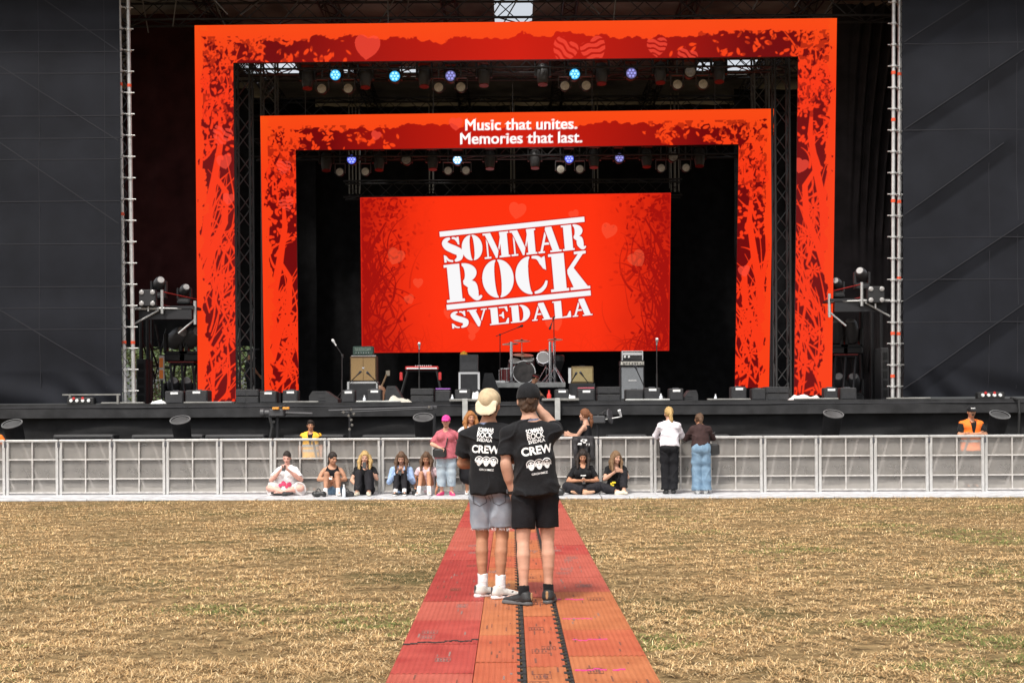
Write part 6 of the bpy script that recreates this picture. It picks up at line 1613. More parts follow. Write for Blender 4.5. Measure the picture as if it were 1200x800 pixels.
for px, py, l, nm in ((23, 496, -.05, 'black tilted effect tube behind the barriers at the far left'), (217, 491.5, -.02, 'black effect tube behind the barriers below the large left LED leg'), (497.5, 488.5, 0, 'black effect tube behind the barriers left of the pink cap'), (971, 484.5, .04, 'black effect tube behind the barriers below the large right LED leg'), (1163, 485.5, .05, 'black effect tube beside the orange vested guard')): tube_can(px, py, DT, nm, l)
for i, (a, b) in enumerate(((62, 133), (154, 238), (240, 310), (332, 403), (424, 499), (634, 664), (711, 758), (806, 855), (872, 943), (960, 1037), (1054, 1120))):
    D = 27.95; x0, x1, z1 = ext(a, b, 509, D); t = thing('subwoofer', 'low black subwoofer behind the barriers, '+('first', 'second', 'third', 'fourth', 'fifth', 'sixth', 'seventh', 'eighth', 'ninth', 'tenth', 'eleventh')[i]+' from the left', 'speaker', ((x0+x1)/2, D, 0), 'subwoofers along the stage skirt')
    MB().box(x0, x1, D, D+.42, 0.006, z1, .02).build('cabinet', M_CABB, t); MB().box(x0+.06, x1-.06, D-.012, D-.001, .1, z1-.07).build('grille', M_BLK, t); MB().box(x0+.02, x1-.02, D-.014, D-.002, z1-.05, z1-.02).build('front_trim', mat('sub_trim', (.07, .07, .07), .5), t)
def camera_rig(px, py, D, label, crane=None):
    x, _, z = P(px, py, D); t = thing('video_camera', label, 'camera', (x, D, 0))
    MB().box(x-.16, x+.16, D-.15, D+.2, z-.07, z+.09, .02).lathe((x-.16, D, z+.01), (-1, 0, 0), [(0, .07), (.1, .07), (.13, .09), (.2, .085)], 12).build('body', M_BODYG, t)
    MB().box(x+.03, x+.13, D-.12, D-.04, z+.10, z+.16, .01).tube((x, D, z+.09), (x+.18, D, z+.2), .012).build('viewfinder', M_PLASTIC, t)
    mb = MB(); mb.tube((x, D, z-.07), (x, D, z-.5), .035)
    for q in range(3): an = q*2*PI/3+.3; mb.tube((x, D, z-.45), (x+math.cos(an)*.35, D+math.sin(an)*.35, .0), .022)
    mb.build('tripod', M_TRUSS, t); return t
t = camera_rig(700, 492, 26.9, 'grey video camera on a tripod right of the woman with the ponytail'); x, y, z = P(713, 488, 26.9)
MB().lathe((x, y, z), (1, -.4, .2), [(0, .10), (.02, .16), (.05, .16)], 14).tube((x, y, z), P(702, 492, 26.9), .015).build('monitor_hood', M_BODYG, t); MB().lathe(P(728, 488, 26.9), (-.3, -.4, .8), [(0, .02), (.16, .035)], 10).tube(P(728, 488, 26.9), P(705, 492, 27), .012).build('lamp', M_WHITE, t)
t = camera_rig(325, 484, 27.6, 'black camera with two orange parts on a crane head in the pit at the left'); x, y, z = P(332, 478.5, 27.5)
MB().box(x-.22, x-.08, y-.1, y, z-.02, z+.03, .01).box(x+.0, x+.14, y-.1, y, z-.02, z+.03, .01).build('orange_part', mat('orange_part', (.75, .30, .04), .5), t); MB().tube(P(310, 483, 27.6), P(366, 484.5, 27.7), .03).build('bar', M_BODYG, t)
MB().path([P(316, 488, 27.5), P(319, 500, 27.5), P(317, 512, 27.5)], .035).lathe(P(321, 494, 27.4), (0, -1, 0), [(0, .03), (.03, .03)], 8).build('cable_arm', M_PLASTIC, t)
x, y, z = P(410, 482, 27.6); t = thing('camera_crane', 'long thin camera crane arm lying along the stage edge left of the pink cap', 'crane', (x, y, 0))
MB().tube(P(385, 481, 27.7), P(512, 476.5, 27.9), .022).tube(P(400, 483, 27.7), P(512, 478, 27.9), .014).build('arm', M_BODYG, t)
MB().tube((x, y, z), (x, y, .9), .03).tube((x, y, .9), (x-.3, y-.2, .01), .025).tube((x, y, .9), (x+.3, y-.2, .01), .025).tube((x, y, .9), (x, y+.3, .01), .025).build('tripod', M_TRUSS, t)
mb = MB()
for a, b in ((403, 483), (412, 480), (415, 485), (503, 477), (409, 487), (412, 492), (413, 498), (410, 503)): mb.lathe(P(a, b, 27.5), (0, -1, 0), [(0, .02), (.05, .034), (.08, .02)], 8)
mb.build('clamp', mat('clamp_grey', (.2, .19, .17), .4, metal=.5), t); MB().box(PX(500, 27.8), PX(508, 27.8), 27.75, 27.95, PZ(480, 27.8), PZ(475, 27.8), .02).build('counterweight', M_BODYG, t)
o = MB().tube((PX(509, 27.6), 27.6, .02), (PX(509, 27.6), 27.6, PZ(484, 27.6)), .035).tube((PX(509, 27.6), 27.6, .6), (PX(514, 27.6), 27.4, .02), .02).lathe((PX(509, 27.6), 27.6, .006), (0, 0, 1), [(0, .25), (.03, .25)], 14).build('pit_pole', M_TRUSS); recentre(o, (PX(509, 27.6), 27.6, 0)); tag(o, 'thin dark pole in the pit right of the middle effect tube', 'pole')
# ------------------------------------------------------------------ the people
def skin(n, c): return mat(n, c, .6, var=.17, scale=7, spec=.3, bump=.12, bscale=60)
SK_A = skin('skin_tanned', (.44, .215, .125)); SK_B = skin('skin_fair', (.52, .29, .20)); SK_C = skin('skin_warm', (.45, .23, .14)); SK_P = skin('skin_pink', (.62, .34, .27))
def cloth(n, c, var=.14, bump=.35): return mat(n, c, .85, var=var, scale=22, bump=bump, bscale=120, spec=.2)
C_BLACK = cloth('black_cotton', (.009, .009, .0102)); C_BLK2 = cloth('black_denim', (.011, .011, .013)); C_WHITE = cloth('white_cotton', (.74, .73, .73)); C_DENIM = mat('grey_denim', (.17, .195, .235), .9, col2=(.36, .39, .435), scale=5, bump=.4, bscale=160, spec=.2); C_JEAN = mat('blue_denim', (.115, .19, .275), .9, col2=(.205, .305, .405), scale=7, bump=.4, bscale=140, spec=.2); C_LJEAN = mat('pale_denim', (.27, .34, .40), .9, col2=(.42, .48, .52), scale=7, bump=.3, bscale=140, spec=.2)
C_BEIGE = cloth('beige_cotton', (.50, .39, .245), .16); C_BEIGE2 = cloth('pale_beige_cotton', (.66, .56, .40), .08); C_ROSE = cloth('rose_cotton', (.44, .12, .145)); C_PINK = cloth('hot_pink', (.68, .06, .28)); C_LBLUE = cloth('light_blue_cotton', (.32, .44, .66)); C_PALEP = cloth('pale_pink_cotton', (.68, .50, .52)); C_BROWN = cloth('dark_brown_knit', (.045, .025, .024)); C_NAVY = cloth('dark_trousers', (.018, .017, .02)); C_YEL = mat('yellow_vest', (.90, .46, .045), .7, var=.1, scale=12, spec=.2); C_ORG = mat('orange_vest', (.90, .20, .03), .7, var=.1, scale=12, spec=.2); C_LILAC = cloth('white_knit', (.70, .66, .70))
M_REFL = mat('reflective_tape', (.55, .55, .53), .4, metal=.3)
SH_W = mat('white_shoe', (.66, .65, .62), .6, var=.12, scale=30); SH_B = mat('black_shoe', (.016, .016, .016), .6, var=.2, scale=30); SH_G = mat('sole_grey', (.10, .10, .10), .7); SH_P = mat('pink_shoe', (.60, .05, .16), .6); SH_GW = mat('grey_white_shoe', (.52, .50, .46), .6, var=.18, scale=25)
def hairm(n, c): return mat(n, tuple(x*.55 for x in c), .55, col2=tuple(x*1.25 for x in c), scale=26, stretch=(6, 6, .6), bump=.5, bscale=60, spec=.4)
H_BROWN = hairm('brown_hair', (.075, .04, .022)); H_DARK = hairm('dark_hair', (.022, .014, .010)); H_BLOND = hairm('blonde_hair', (.52, .34, .13)); H_GING = hairm('ginger_hair', (.40, .17, .05)); H_LBR = hairm('light_brown_hair', (.20, .115, .055)); H_MID = hairm('mid_brown_hair', (.12, .065, .035))
M_EYE = mat('eye_dark', (.03, .02, .018), .3); M_LIP = mat('lips', (.34, .13, .11), .5)
def add_print_text(p, Fd, s, x, z, w, rot=0, bold=.02, line=1.0, m=M_WHITE, ysc=1.0, spacing=1.0):
    me = text_mesh(s, 1.0, bold=bold, line=line, spacing=spacing)
    if ysc != 1: me.transform(Matrix.Diagonal((1, ysc, 1, 1)))
    return p.print_on(Fd, me, x, z, w, rot, m)
M_PRINT = mat('white_print', (.78, .78, .77), .7); M_PRINTD = mat('dark_print', (.014, .014, .016), .8)
def faces_mesh():
    """three head shapes with headphones, drawn flat: (white parts, dark parts)"""
    Wm, Dm = MB(), MB()
    for i, cx in enumerate((-1.12, 0, 1.12)):
        s = 1.0
        pts = [(.0, -.68), (.22, -.58), (.40, -.28), (.44, .02), (.38, .34), (.2, .50), (0, .54), (-.2, .50), (-.38, .34), (-.44, .02), (-.40, -.28), (-.22, -.58)]
        Wm.add([(cx+x*s, y*s, 0) for x, y in pts], [tuple(range(12))])
        n = 12                                   # headphone band and ear cups
        for r0, r1 in ((.58, .69),):
            a = [(cx+math.cos(PI*k/n)*r0, .12+math.sin(PI*k/n)*r0, 0) for k in range(n+1)]; b = [(cx+math.cos(PI*k/n)*r1, .12+math.sin(PI*k/n)*r1, 0) for k in range(n+1)]
            Wm.add(a+b, [(k, k+1, n+2+k, n+1+k) for k in range(n)])
        for sx in (-1, 1): Wm.add([(cx+sx*.50, .14, 0), (cx+sx*.64, .14, 0), (cx+sx*.64, -.2, 0), (cx+sx*.50, -.2, 0)], [(0, 1, 2, 3)])
        for sx in (-1, 1):
            Dm.add([(cx+sx*.19+math.cos(k*PI/5)*.105, .02+math.sin(k*PI/5)*.12, 0) for k in range(10)], [tuple(range(10))])
        Dm.add([(cx-.05, -.18, 0), (cx+.05, -.18, 0), (cx, -.1, 0)], [(0, 1, 2)]); Dm.add([(cx-.14, -.38, 0), (cx+.14, -.38, 0), (cx+.1, -.33, 0), (cx-.1, -.33, 0)], [(0, 1, 2, 3)])
    out = []
    for mb in (Wm, Dm): me = bpy.data.meshes.new('faces'); me.from_pydata(mb.v, [], mb.f); out.append(me)
    return out
def crew_print(p, Fd, x, zs, k, rot):
    zl, zc, zf, zt = zs
    def at_(dz, z): return x-math.sin(rot)*dz, z
    for i, (s, hh, w) in enumerate((('SOMMAR', .036, .142), ('ROCK', .047, .142), ('SVEDALA', .030, .135))):
        z = zl+(.042, .0, -.042)[i]; me = text_mesh(s, 1.0, bold=.02, spacing=.95)
        co = [v.co for v in me.vertices]; W0 = max(c.x for c in co)-min(c.x for c in co); H0 = max(c.y for c in co)-min(c.y for c in co)
        me.transform(Matrix.Diagonal((1, hh/(w)*W0/H0, 1, 1))); p.print_on(Fd, me, x+.004*(1-i)*0-rot*(z-zl), z, w*k, rot, M_PRINT)
    add_print_text(p, Fd, 'CREW', x+.0, zc, .252*k, rot*.75, bold=.035, m=M_PRINT, ysc=1.02, spacing=1.0)
    a, b = faces_mesh(); o = p.print_on(Fd, a, x+.005, zf, .205*k, rot*.75, M_PRINT)
    p.print_on(Fd, b, x+.005, zf+.004, .165*k, rot*.75, M_PRINTD, off=.0042)
    add_print_text(p, Fd, 'GROHMEZ', x+.005, zt, .13*k, rot*.75, bold=.01, m=M_PRINT, ysc=.85)
def lanyard(p, m):
    F1 = Field(); n = 18; pts = []
    for i in range(n+1):
        a = -PI*.05+PI*1.1*i/n; pts.append(p.T(math.cos(a)*.074, -.014-math.sin(a)*.062, .498+.0*i))
    mb = MB()
    V = []; 
    for q in pts: w = p.world(q); V += [w-Vector((0, 0, .013)), w+Vector((0, 0, .013))]
    mb.add(V, [(2*i, 2*i+2, 2*i+3, 2*i+1) for i in range(n)]); return mb.build('lanyard', m, p.o, True)
MATS['black_cotton'].node_tree.nodes['Principled BSDF'].inputs['Sheen Weight'].default_value = .05
M_LAN = mat('lanyard', (.30, .36, .55), .6, col2=(.03, .03, .05), scale=30)
# ---- the two crew men in the foreground
Dm = 10.78
m1 = Person((PX(575, Dm), Dm, .034), rz=-.22, scale=1.0, girth=1.0, h=.0075)
m1.stand(footL=.75, footR=.95, gap=.085, fy=(.05, -.03), up=(-.045, .02, 1), head_dir=(.06, 1, .02), head_off=(.012, .02, .655))
m1.arm('L', (-.262, .06, .175), (-.08, .20, .16), curl=.5); m1.arm('R', (.265, .08, .185), (.06, .22, .20), curl=.5)
m1.make('man in a beige cap, black CREW shirt and frayed grey denim shorts on the mats', SK_A)
F1 = m1.top(C_BLACK, hem=-.085, loose=.004, amp=.0085, seed=4, infl=.020, sleeve=.70, neck=.492)
crew_print(m1, F1, -.005, (.405, .285, .185, .115), .98, -.12)
FS = m1.bottoms(C_DENIM, 'shorts', upto=.83, infl=.013, wide=.014, amp=.008, waist=-.064)
def pockets(p, Fd, m):
    for sx in (-1, 1):
        mb = MB(); w, h = .5, .56
        o = [(-w, h*.9), (w, h), (w*.98, -h*.55), (0, -h), (-w*.98, -h*.6)]; i_ = [(x*.90, y*.90) for x, y in o]
        n = len(o); mb.add([(x, y, 0) for x, y in o]+[(x, y, 0) for x, y in i_], [(k, (k+1) % n, n+(k+1) % n, n+k) for k in range(n)])
        me = bpy.data.meshes.new('pocket'); me.from_pydata(mb.v, [], mb.f); p.print_on(Fd, me, sx*.085, -.125, .115, 0, m, off=.0022, name='pocket')
    me = bpy.data.meshes.new('seam'); me.from_pydata([(-.012, -.1, 0), (.012, -.1, 0), (.012, .1, 0), (-.012, .1, 0)], [], [(0, 1, 2, 3)]); p.print_on(Fd, me, 0, -.13, .006, 0, m, off=.002, name='seam', )
pockets(m1, FS, mat('denim_stitching', (.075, .08, .095), .9))
m1.hair(H_BROWN, 'nape'); cp = m1.cap_hat(C_BEIGE, back=True)
def back_cap(p, m, visor=True, adj=None, logo=None, d=1):
    """brim at the back of a cap worn back to front"""
    F = Field()
    nrm = unit(-p.hf*.95+p.hu*.28)
    F.cap(p.H(-.050, -.112, -.026), p.H(.050, -.112, -.026), .044, k=.01, u=nrm, f=.14); F.cap(p.H(-.02, -.119, -.036), p.H(.02, -.119, -.036), .047, k=.02, u=nrm, f=.14); F.cap(p.H(-.066, -.075, .012), p.H(.066, -.075, .012), .030, k=.03)
    return p.part('cap_brim', F, m, h=.006)
back_cap(m1, C_BEIGE2)
mb = MB(); q = m1.world(m1.H(-.004, -.122, .05)); mb.lathe(q+Vector((0, .02, 0)), (0, -1, .2), [(0, .009), (.022, .008)], 8); mb.build('cap_emblem', M_PRINTD, m1.o)
lanyard(m1, M_LAN); m1.socks(C_WHITE, .27); m1.shoes(SH_GW, C_WHITE, high=.004, trim=mat('shoe_stripe', (.05, .05, .055), .6))
# threads at the cut hem
r_ = random.Random(3)
for sd in 'LR':
    mb = MB()
    hip, kn = m1.J['hip'+sd], m1.J['knee'+sd]; e = hip+(kn-hip)*.825
    for i in range(70):
        a = r_.uniform(0, 2*PI); q = m1.world(e+A3((math.cos(a)*.088, math.sin(a)*.088, -.002))); mb.tube(q, q+Vector((r_.uniform(-.008, .008), r_.uniform(-.006, .006), -r_.uniform(.008, .026))), .0012, n=3, cap=False)
    tag(mb.build('frayed_hem', C_WHITE, m1.o), kind='stuff')
Dm = 10.45
m2 = Person((PX(626.5, Dm), Dm, .034), rz=.10, scale=1.02, girth=1.0, h=.0075)
m2.stand(footL=-.85, footR=.30, gap=.105, fy=(-.06, .03), up=(-.075, .01, 1), head_dir=(-.05, 1, .10), head_off=(.0, .02, .66))
m2.arm('L', (-.225, -.03, .17), (-.185, .03, -.085), palm=(1, .2, 0), curl=.5)
m2.arm('R', (.215, .19, .425), (.075, .245, .645), hd=(-.6, .25, .75), palm=(-.6, .3, -.6), curl=.3)
m2.make('man in a black cap, black CREW shirt and black shorts with his right arm raised', SK_B)
F2 = m2.top(C_BLACK, hem=-.085, loose=.003, amp=.0085, seed=9, infl=.020, sleeve=.72, neck=.492)
crew_print(m2, F2, .022, (.375, .262, .150, .078), 1.0, .10)
m2.bottoms(C_BLK2, 'shorts', upto=.80, infl=.012, wide=.010, amp=.007, waist=-.06)
m2.hair(H_BROWN, 'nape'); m2.cap_hat(C_BLACK)
mb = MB(); q = m2.world(m2.H(0, -.104, .012)); mb.lathe(q, m2.wdir(-m2.hf), [(-.02, .034), (.014, .034), (.019, .024)], 16); mb.build('cap_opening', H_BROWN, m2.o)
lanyard(m2, M_LAN); m2.socks(C_BLACK, .16); m2.shoes(SH_B, SH_G, trim=mat('shoe_dark_trim', (.035, .035, .035), .5), tab=mat('tan_tab', (.35, .2, .09), .6))
wr, el = m2.J['wriL'], m2.J['elbL']; d = unit(wr-el); q = m2.world(wr-d*.03); dd = Vector(m2.wdir(d))
wt = thing('wristwatch', 'black watch on the left wrist of the man in black shorts', 'watch', q); MB().lathe(q-dd*.012, dd, [(0, .036), (.024, .036)], 16).build('strap', M_PLASTIC, wt, True); MB().box(q.x-.045, q.x-.030, q.y-.018, q.y+.018, q.z-.018, q.z+.018, .004).build('watch_face', M_DARKSTEEL, wt)
# ---- helpers for the row at the barrier
PLZ = .034
def bx(px): return PX(px, 24.5, 560)
def sitter(px, dy=.24, **kw): x = bx(px); return Person((x, fence_y(x)-dy, PLZ), rz=PI+kw.pop('turn', 0), fem=kw.pop('fem', True), **kw)
def phone(p, pos, label, nrm=(0, 1, .3), m=M_PLASTIC):
    w = p.world(pos); t = thing('phone', label, 'phone', w); R = Vector(nrm).to_track_quat('Y', 'Z').to_matrix().to_4x4(); M = Matrix.Translation(w) @ Matrix.Rotation(p.rz, 4, 'Z') @ R
    MB().box(-.033, .033, -.005, .005, -.062, .062, .004, M=M).build('casing', m, t); MB().box(-.033, .033, -.008, -.0055, -.056, .056, M=M).build('screen', mat('phone_screen', (.03, .035, .045), .15), t)
def hold_front(p, y=.34, z=.42, w=.05, ez=.22, ew=.26, ey=.14):
    """both hands together in front; torso-local coordinates"""
    p.arm('L', (-ew, ey, ez), (-w, y, z), hd=(.35*1, .9, .25) if False else None, curl=.8); p.arm('R', (ew, ey, ez), (w, y, z), curl=.8)
# seated woman in white
p = sitter(334, girth=1.38, scale=.92); p.cross(lean=-.02, head_dir=(.0, .92, -.32)); hold_front(p, .36, .44, .05, .20, .31, .12)
p.make('seated woman with dark tied hair, white top and pink print looking at her phone', SK_P); p.top(C_WHITE, hem=-.05, sleeve=.75, loose=.02, belly=.03, seed=12); p.bottoms(mat('white_cotton_trousers', (.62, .58, .56), .85, var=.1), 'skirt', upto=.95, infl=.02, wide=.03); p.hair(H_DARK, 'bun'); p.face(M_EYE, M_LIP, H_DARK); p.shoes(SH_B)
mb = MB()
for a, b, r in ((-.07, .13, .05), (.04, .15, .055), (.11, .11, .04), (-.02, .08, .035)): q = p.world(p.T(a, .20, b-.02)); mb.lathe(q+Vector((0, .02, 0)), (0, -1, .3), [(0, r), (.03, r*.9), (.032, r*.5)], 8)
mb.build('pink_print', mat('pink_print', (.62, .04, .12), .7), p.o)
phone(p, p.T(0, .42, .46), 'dark phone held up by the seated woman in white')
p0 = p
# black tank top
p = sitter(388, girth=1.08, scale=.93, turn=.10); p.knees_up(lean=.12, kx=.11, ax=.13, ky=.36, kz=.44, ay=.46, head_dir=(-.55, .8, -.25), head_off=(-.01, .05, .655)); p.arm('L', (-.27, .10, .22), (-.06, .30, .24), curl=.4); p.arm('R', (.28, .08, .22), (.05, .33, .28), curl=.5)
p.make('seated woman in black tank top and denim shorts with bare knees drawn up', SK_C); p.top(C_BLK2, 'tank_top', sleeve=.1, strap=True, infl=.008, hem=.0, amp=.002); p.bottoms(C_JEAN, 'denim_shorts', upto=.35, infl=.012); p.hair(H_DARK, 'pony', .28); p.face(M_EYE, M_LIP, H_DARK); p.socks(C_WHITE, .22); p.shoes(SH_W)
phone(p, p.T(.02, .37, .30), 'pale phone in the hand of the woman in the black tank top', (0, .4, 1), m=M_WHITE)
# blonde in black
p = sitter(427, girth=1.0, scale=.93); p.knees_up(lean=.14, kx=.10, ax=.12, head_dir=(-.05, 1, -.12)); p.arm('L', (-.25, .12, .24), (-.03, .28, .50), hd=(.3, .2, 1), palm=(0, -1, 0), curl=.7); p.arm('R', (.26, .16, .22), (.16, .36, .16), curl=.5)
p.make('seated blonde woman in black top and black trousers with knees drawn up', SK_B); p.top(C_BLACK, sleeve=.6, seed=22); p.bottoms(C_NAVY, upto=1.92, wide=.012); p.hair(H_BLOND, 'long', .30, vol=1.08); p.face(M_EYE, M_LIP); p.shoes(mat('cream_shoe', (.60, .54, .42), .6))
phone(p, p.T(-.02, .33, .56), 'dark phone at the mouth of the seated blonde woman in black')
# light blue shirt
p = sitter(470, girth=.92, scale=.92); p.knees_up(lean=.16, kx=.075, ax=.09, head_dir=(.0, .9, -.42)); hold_front(p, .33, .44, .04, .18, .25, .14)
p.make('seated girl in light blue long sleeved shirt and dark trousers looking at her phone', SK_B); p.top(C_LBLUE, 'shirt', sleeve=1.8, seed=31, amp=.007); p.bottoms(C_NAVY, upto=1.85); p.hair(H_MID, 'long', .30); p.face(M_EYE, M_LIP, H_MID); p.socks(C_WHITE, .24); p.shoes(SH_B, SH_W)
phone(p, p.T(0, .40, .46), 'dark phone held by the seated girl in light blue')
# pale pink tee, bare legs
p = sitter(500, girth=.95, scale=.91, turn=-.08); p.knees_up(lean=.14, kx=.08, ax=.11, head_dir=(.0, .9, -.40)); p.arm('L', (-.26, .02, .20), (-.22, .20, .0), curl=.5); p.arm('R', (.26, .02, .20), (.22, .2, .0), curl=.5)
p.make('seated girl in pale pink tee with bare legs and white socks', SK_A); p.top(C_PALEP, sleeve=.5, seed=37); p.bottoms(C_WHITE, 'shorts', upto=.4, infl=.014); p.hair(H_MID, 'long', .26); p.face(M_EYE, M_LIP, H_MID); p.socks(C_WHITE, .3); p.shoes(SH_W)
# pink cap
x = bx(524); p = Person((x, 24.25, PLZ), rz=PI-.06, scale=.875, girth=1.28, fem=True); p.stand(hip=.90, footL=-.35, footR=.35, gap=.11, head_dir=(.05, 1, .0)); p.arm('L', (-.30, -.02, .30), (-.42, -.12, .36), curl=.5); p.arm('R', (.30, .08, .18), (.10, .21, .09), curl=.6)
p.make('person in a hot pink cap, rose tee and pale jeans, elbow on the rail', SK_B); p.top(C_ROSE, hem=-.13, sleeve=.88, loose=.025, belly=.02, seed=41, amp=.008); p.bottoms(C_LJEAN, 'jeans', upto=1.72, infl=.018, wide=.02); p.hair(H_BROWN, 'nape'); p.cap_hat(C_PINK); p.face(M_EYE, M_LIP); p.shoes(SH_P, SH_P)
t = thing('shoulder_bag', 'small black bag hanging at the hip of the person in the pink cap', 'bag', p.world(p.T(.08, .2, 0))); q = p.world(p.T(.12, .22, .0)); MB().box(q.x-.13, q.x+.13, q.y-.05, q.y+.04, q.z-.09, q.z+.08, .03).build('pouch', M_PLASTIC, t)
MB().path([p.world(p.T(-.10, -.02, .49)), p.world(p.T(-.075, .10, .44)), p.world(p.T(-.05, .205, .30)), p.world(p.T(-.02, .215, .15)), p.world(p.T(.03, .215, .06))], .011).build('strap', M_PLASTIC, t)
# long orange hair woman partly hidden behind the left crew man
x = bx(552); p = Person((x, 24.42, PLZ), rz=PI+.15, scale=.905, girth=1.02, fem=True); p.stand(hip=.92, footL=-.2, footR=.2, gap=.08, head_dir=(-.15, 1, .0)); p.arm('R', (.30, -.06, .27), (.14, -.16, .42), curl=.5); p.arm('L', (-.27, .05, .2), (-.10, .2, .25), curl=.5)
p.make('woman with long ginger hair and black skirt, mostly hidden behind the beige capped man', SK_A); p.top(C_WHITE, sleeve=.4, hem=.03, seed=44); F = Field(); F.cap(p.T(0, 0, .07), p.T(0, .01, -.55), .16, .20, k=.03, u=p.R, f=1.25, cuts=((p.T(0, 0, .10), p.U), (p.T(0, 0, -.74), -p.U))); p.part('skirt', F, C_BLK2, p.folds(.008, 7, (22, 22, 2))); p.hair(H_GING, 'long', .34, vol=1.15); p.face(M_EYE, M_LIP); p.shoes(SH_W)
# seated woman black tee right
p = sitter(683, girth=1.22, scale=.93); p.cross(lean=.08, head_dir=(.0, .9, -.42)); hold_front(p, .33, .20, .04, .16, .30, .10)
p.make('seated woman with long dark hair in black tee, legs crossed, right of the crew men', SK_A); p.top(C_BLACK, sleeve=.72, hem=-.05, loose=.01, seed=51); p.bottoms(C_NAVY, upto=1.85, wide=.02); p.hair(H_DARK, 'long', .26, vol=1.1); p.face(M_EYE, M_LIP, H_DARK); p.shoes(mat('tan_shoe', (.45, .26, .16), .6))
phone(p, p.T(0, .40, .19), 'dark phone held low by the seated woman in the black tee', (0, .7, .7))
me_ = MB(); q = p.world(p.T(.0, .20, .30)); me_.box(q.x-.05, q.x+.05, q.y-.03, q.y-.012, q.z-.02, q.z+.0).box(q.x-.02, q.x+.02, q.y-.03, q.y-.012, q.z-.1, q.z-.05); me_.build('print', M_PRINT, p.o)
# girl with yellow print
p = sitter(721, girth=.95, scale=.92, turn=.12); p.knees_up(lean=.12, kx=.12, ax=.10, ky=.30, kz=.40, ay=.42, head_dir=(-.4, .9, -.15), head_off=(.0, .05, .65)); p.J['kneeR'] = A3((.30, .26, .15)); p.J['ankR'] = A3((.02, .40, .06)); p.J['toeR'] = A3((-.12, .45, .04)); p.arm('L', (-.22, .20, .26), (-.02, .34, .43), curl=.6, hd=(1, .2, .1)); p.arm('R', (.26, .18, .22), (.05, .34, .42), curl=.6, hd=(-1, .2, .1))
p.make('seated girl with long hair in black with a yellow print, chin on hands', SK_B); p.top(C_BLACK, sleeve=.6, seed=57); p.bottoms(C_NAVY, upto=1.8, wide=.015); p.hair(H_LBR, 'long', .34, vol=1.05); p.face(M_EYE, M_LIP, H_LBR); p.shoes(mat('cream_shoe', (.60, .54, .42), .6))
mb = MB(); q = p.world(p.T(.09, .20, .14)); mb.box(q.x-.055, q.x+.02, q.y-.05, q.y+.0, q.z-.06, q.z-.025, .008).box(q.x-.02, q.x+.055, q.y-.05, q.y+.0, q.z-.01, q.z+.03, .008).box(q.x-.05, q.x-.02, q.y-.05, q.y+.0, q.z-.025, q.z+.01); mb.build('yellow_print', mat('yellow_print', (.80, .62, .03), .7), p.o)
# standing women seen from behind
x = PX(784, 24.3); p = Person((x, 24.28, PLZ), rz=-.04, scale=.945, girth=1.1, fem=True); p.stand(hip=.93, footL=-.15, footR=.15, gap=.075, up=(0, .10, 1), head_dir=(-.2, 1, -.1), head_off=(0, .05, .655)); p.arm('L', (-.27, .14, .22), (-.20, .40, .20), curl=.4); p.arm('R', (.27, .14, .22), (.20, .40, .20), curl=.4)
p.make('blonde woman with ponytail in white top and black trousers leaning on the barrier', SK_B); p.top(C_LILAC, 'jumper', sleeve=1.8, hem=.0, loose=.015, seed=61, amp=.008); p.bottoms(C_BLK2, upto=1.97, infl=.012, wide=.018, flare=.012); p.hair(H_BLOND, 'pony', .26, side=1); p.shoes(SH_B)
x = PX(821, 24.3); p = Person((x, 24.25, PLZ), rz=.05, scale=.90, girth=1.12, fem=True); p.stand(hip=.93, footL=-.1, footR=.2, gap=.085, up=(0, .26, 1), head_dir=(-.1, 1, .05), head_off=(0, .08, .64)); p.arm('L', (-.29, .16, .24), (-.10, .34, .30), curl=.4); p.arm('R', (.31, .16, .24), (.14, .36, .26), curl=.4)
p.make('brown haired woman in dark brown top and wide blue jeans leaning on the barrier', SK_A); p.top(C_BROWN, 'jumper', sleeve=1.85, hem=.03, loose=.015, seed=66, amp=.008); p.bottoms(C_JEAN, 'jeans', upto=2.0, infl=.014, wide=.035, flare=.025, amp=.008); p.hair(H_MID, 'pony', .22, vol=1.05); p.shoes(SH_W)
q = p.world(p.T(.30, .12, .03)); t = thing('handbag', 'small dark bag under the right arm of the woman in blue jeans', 'bag', q); MB().box(q.x-.10, q.x+.10, q.y-.05, q.y+.06, q.z-.14, q.z+.08, .03).build('pouch', M_PLASTIC, t); MB().path([q+Vector((-.08, 0, .08)), q+Vector((-.09, -.02, .24)), q+Vector((.02, -.03, .30))], .01).build('strap', M_PLASTIC, t)
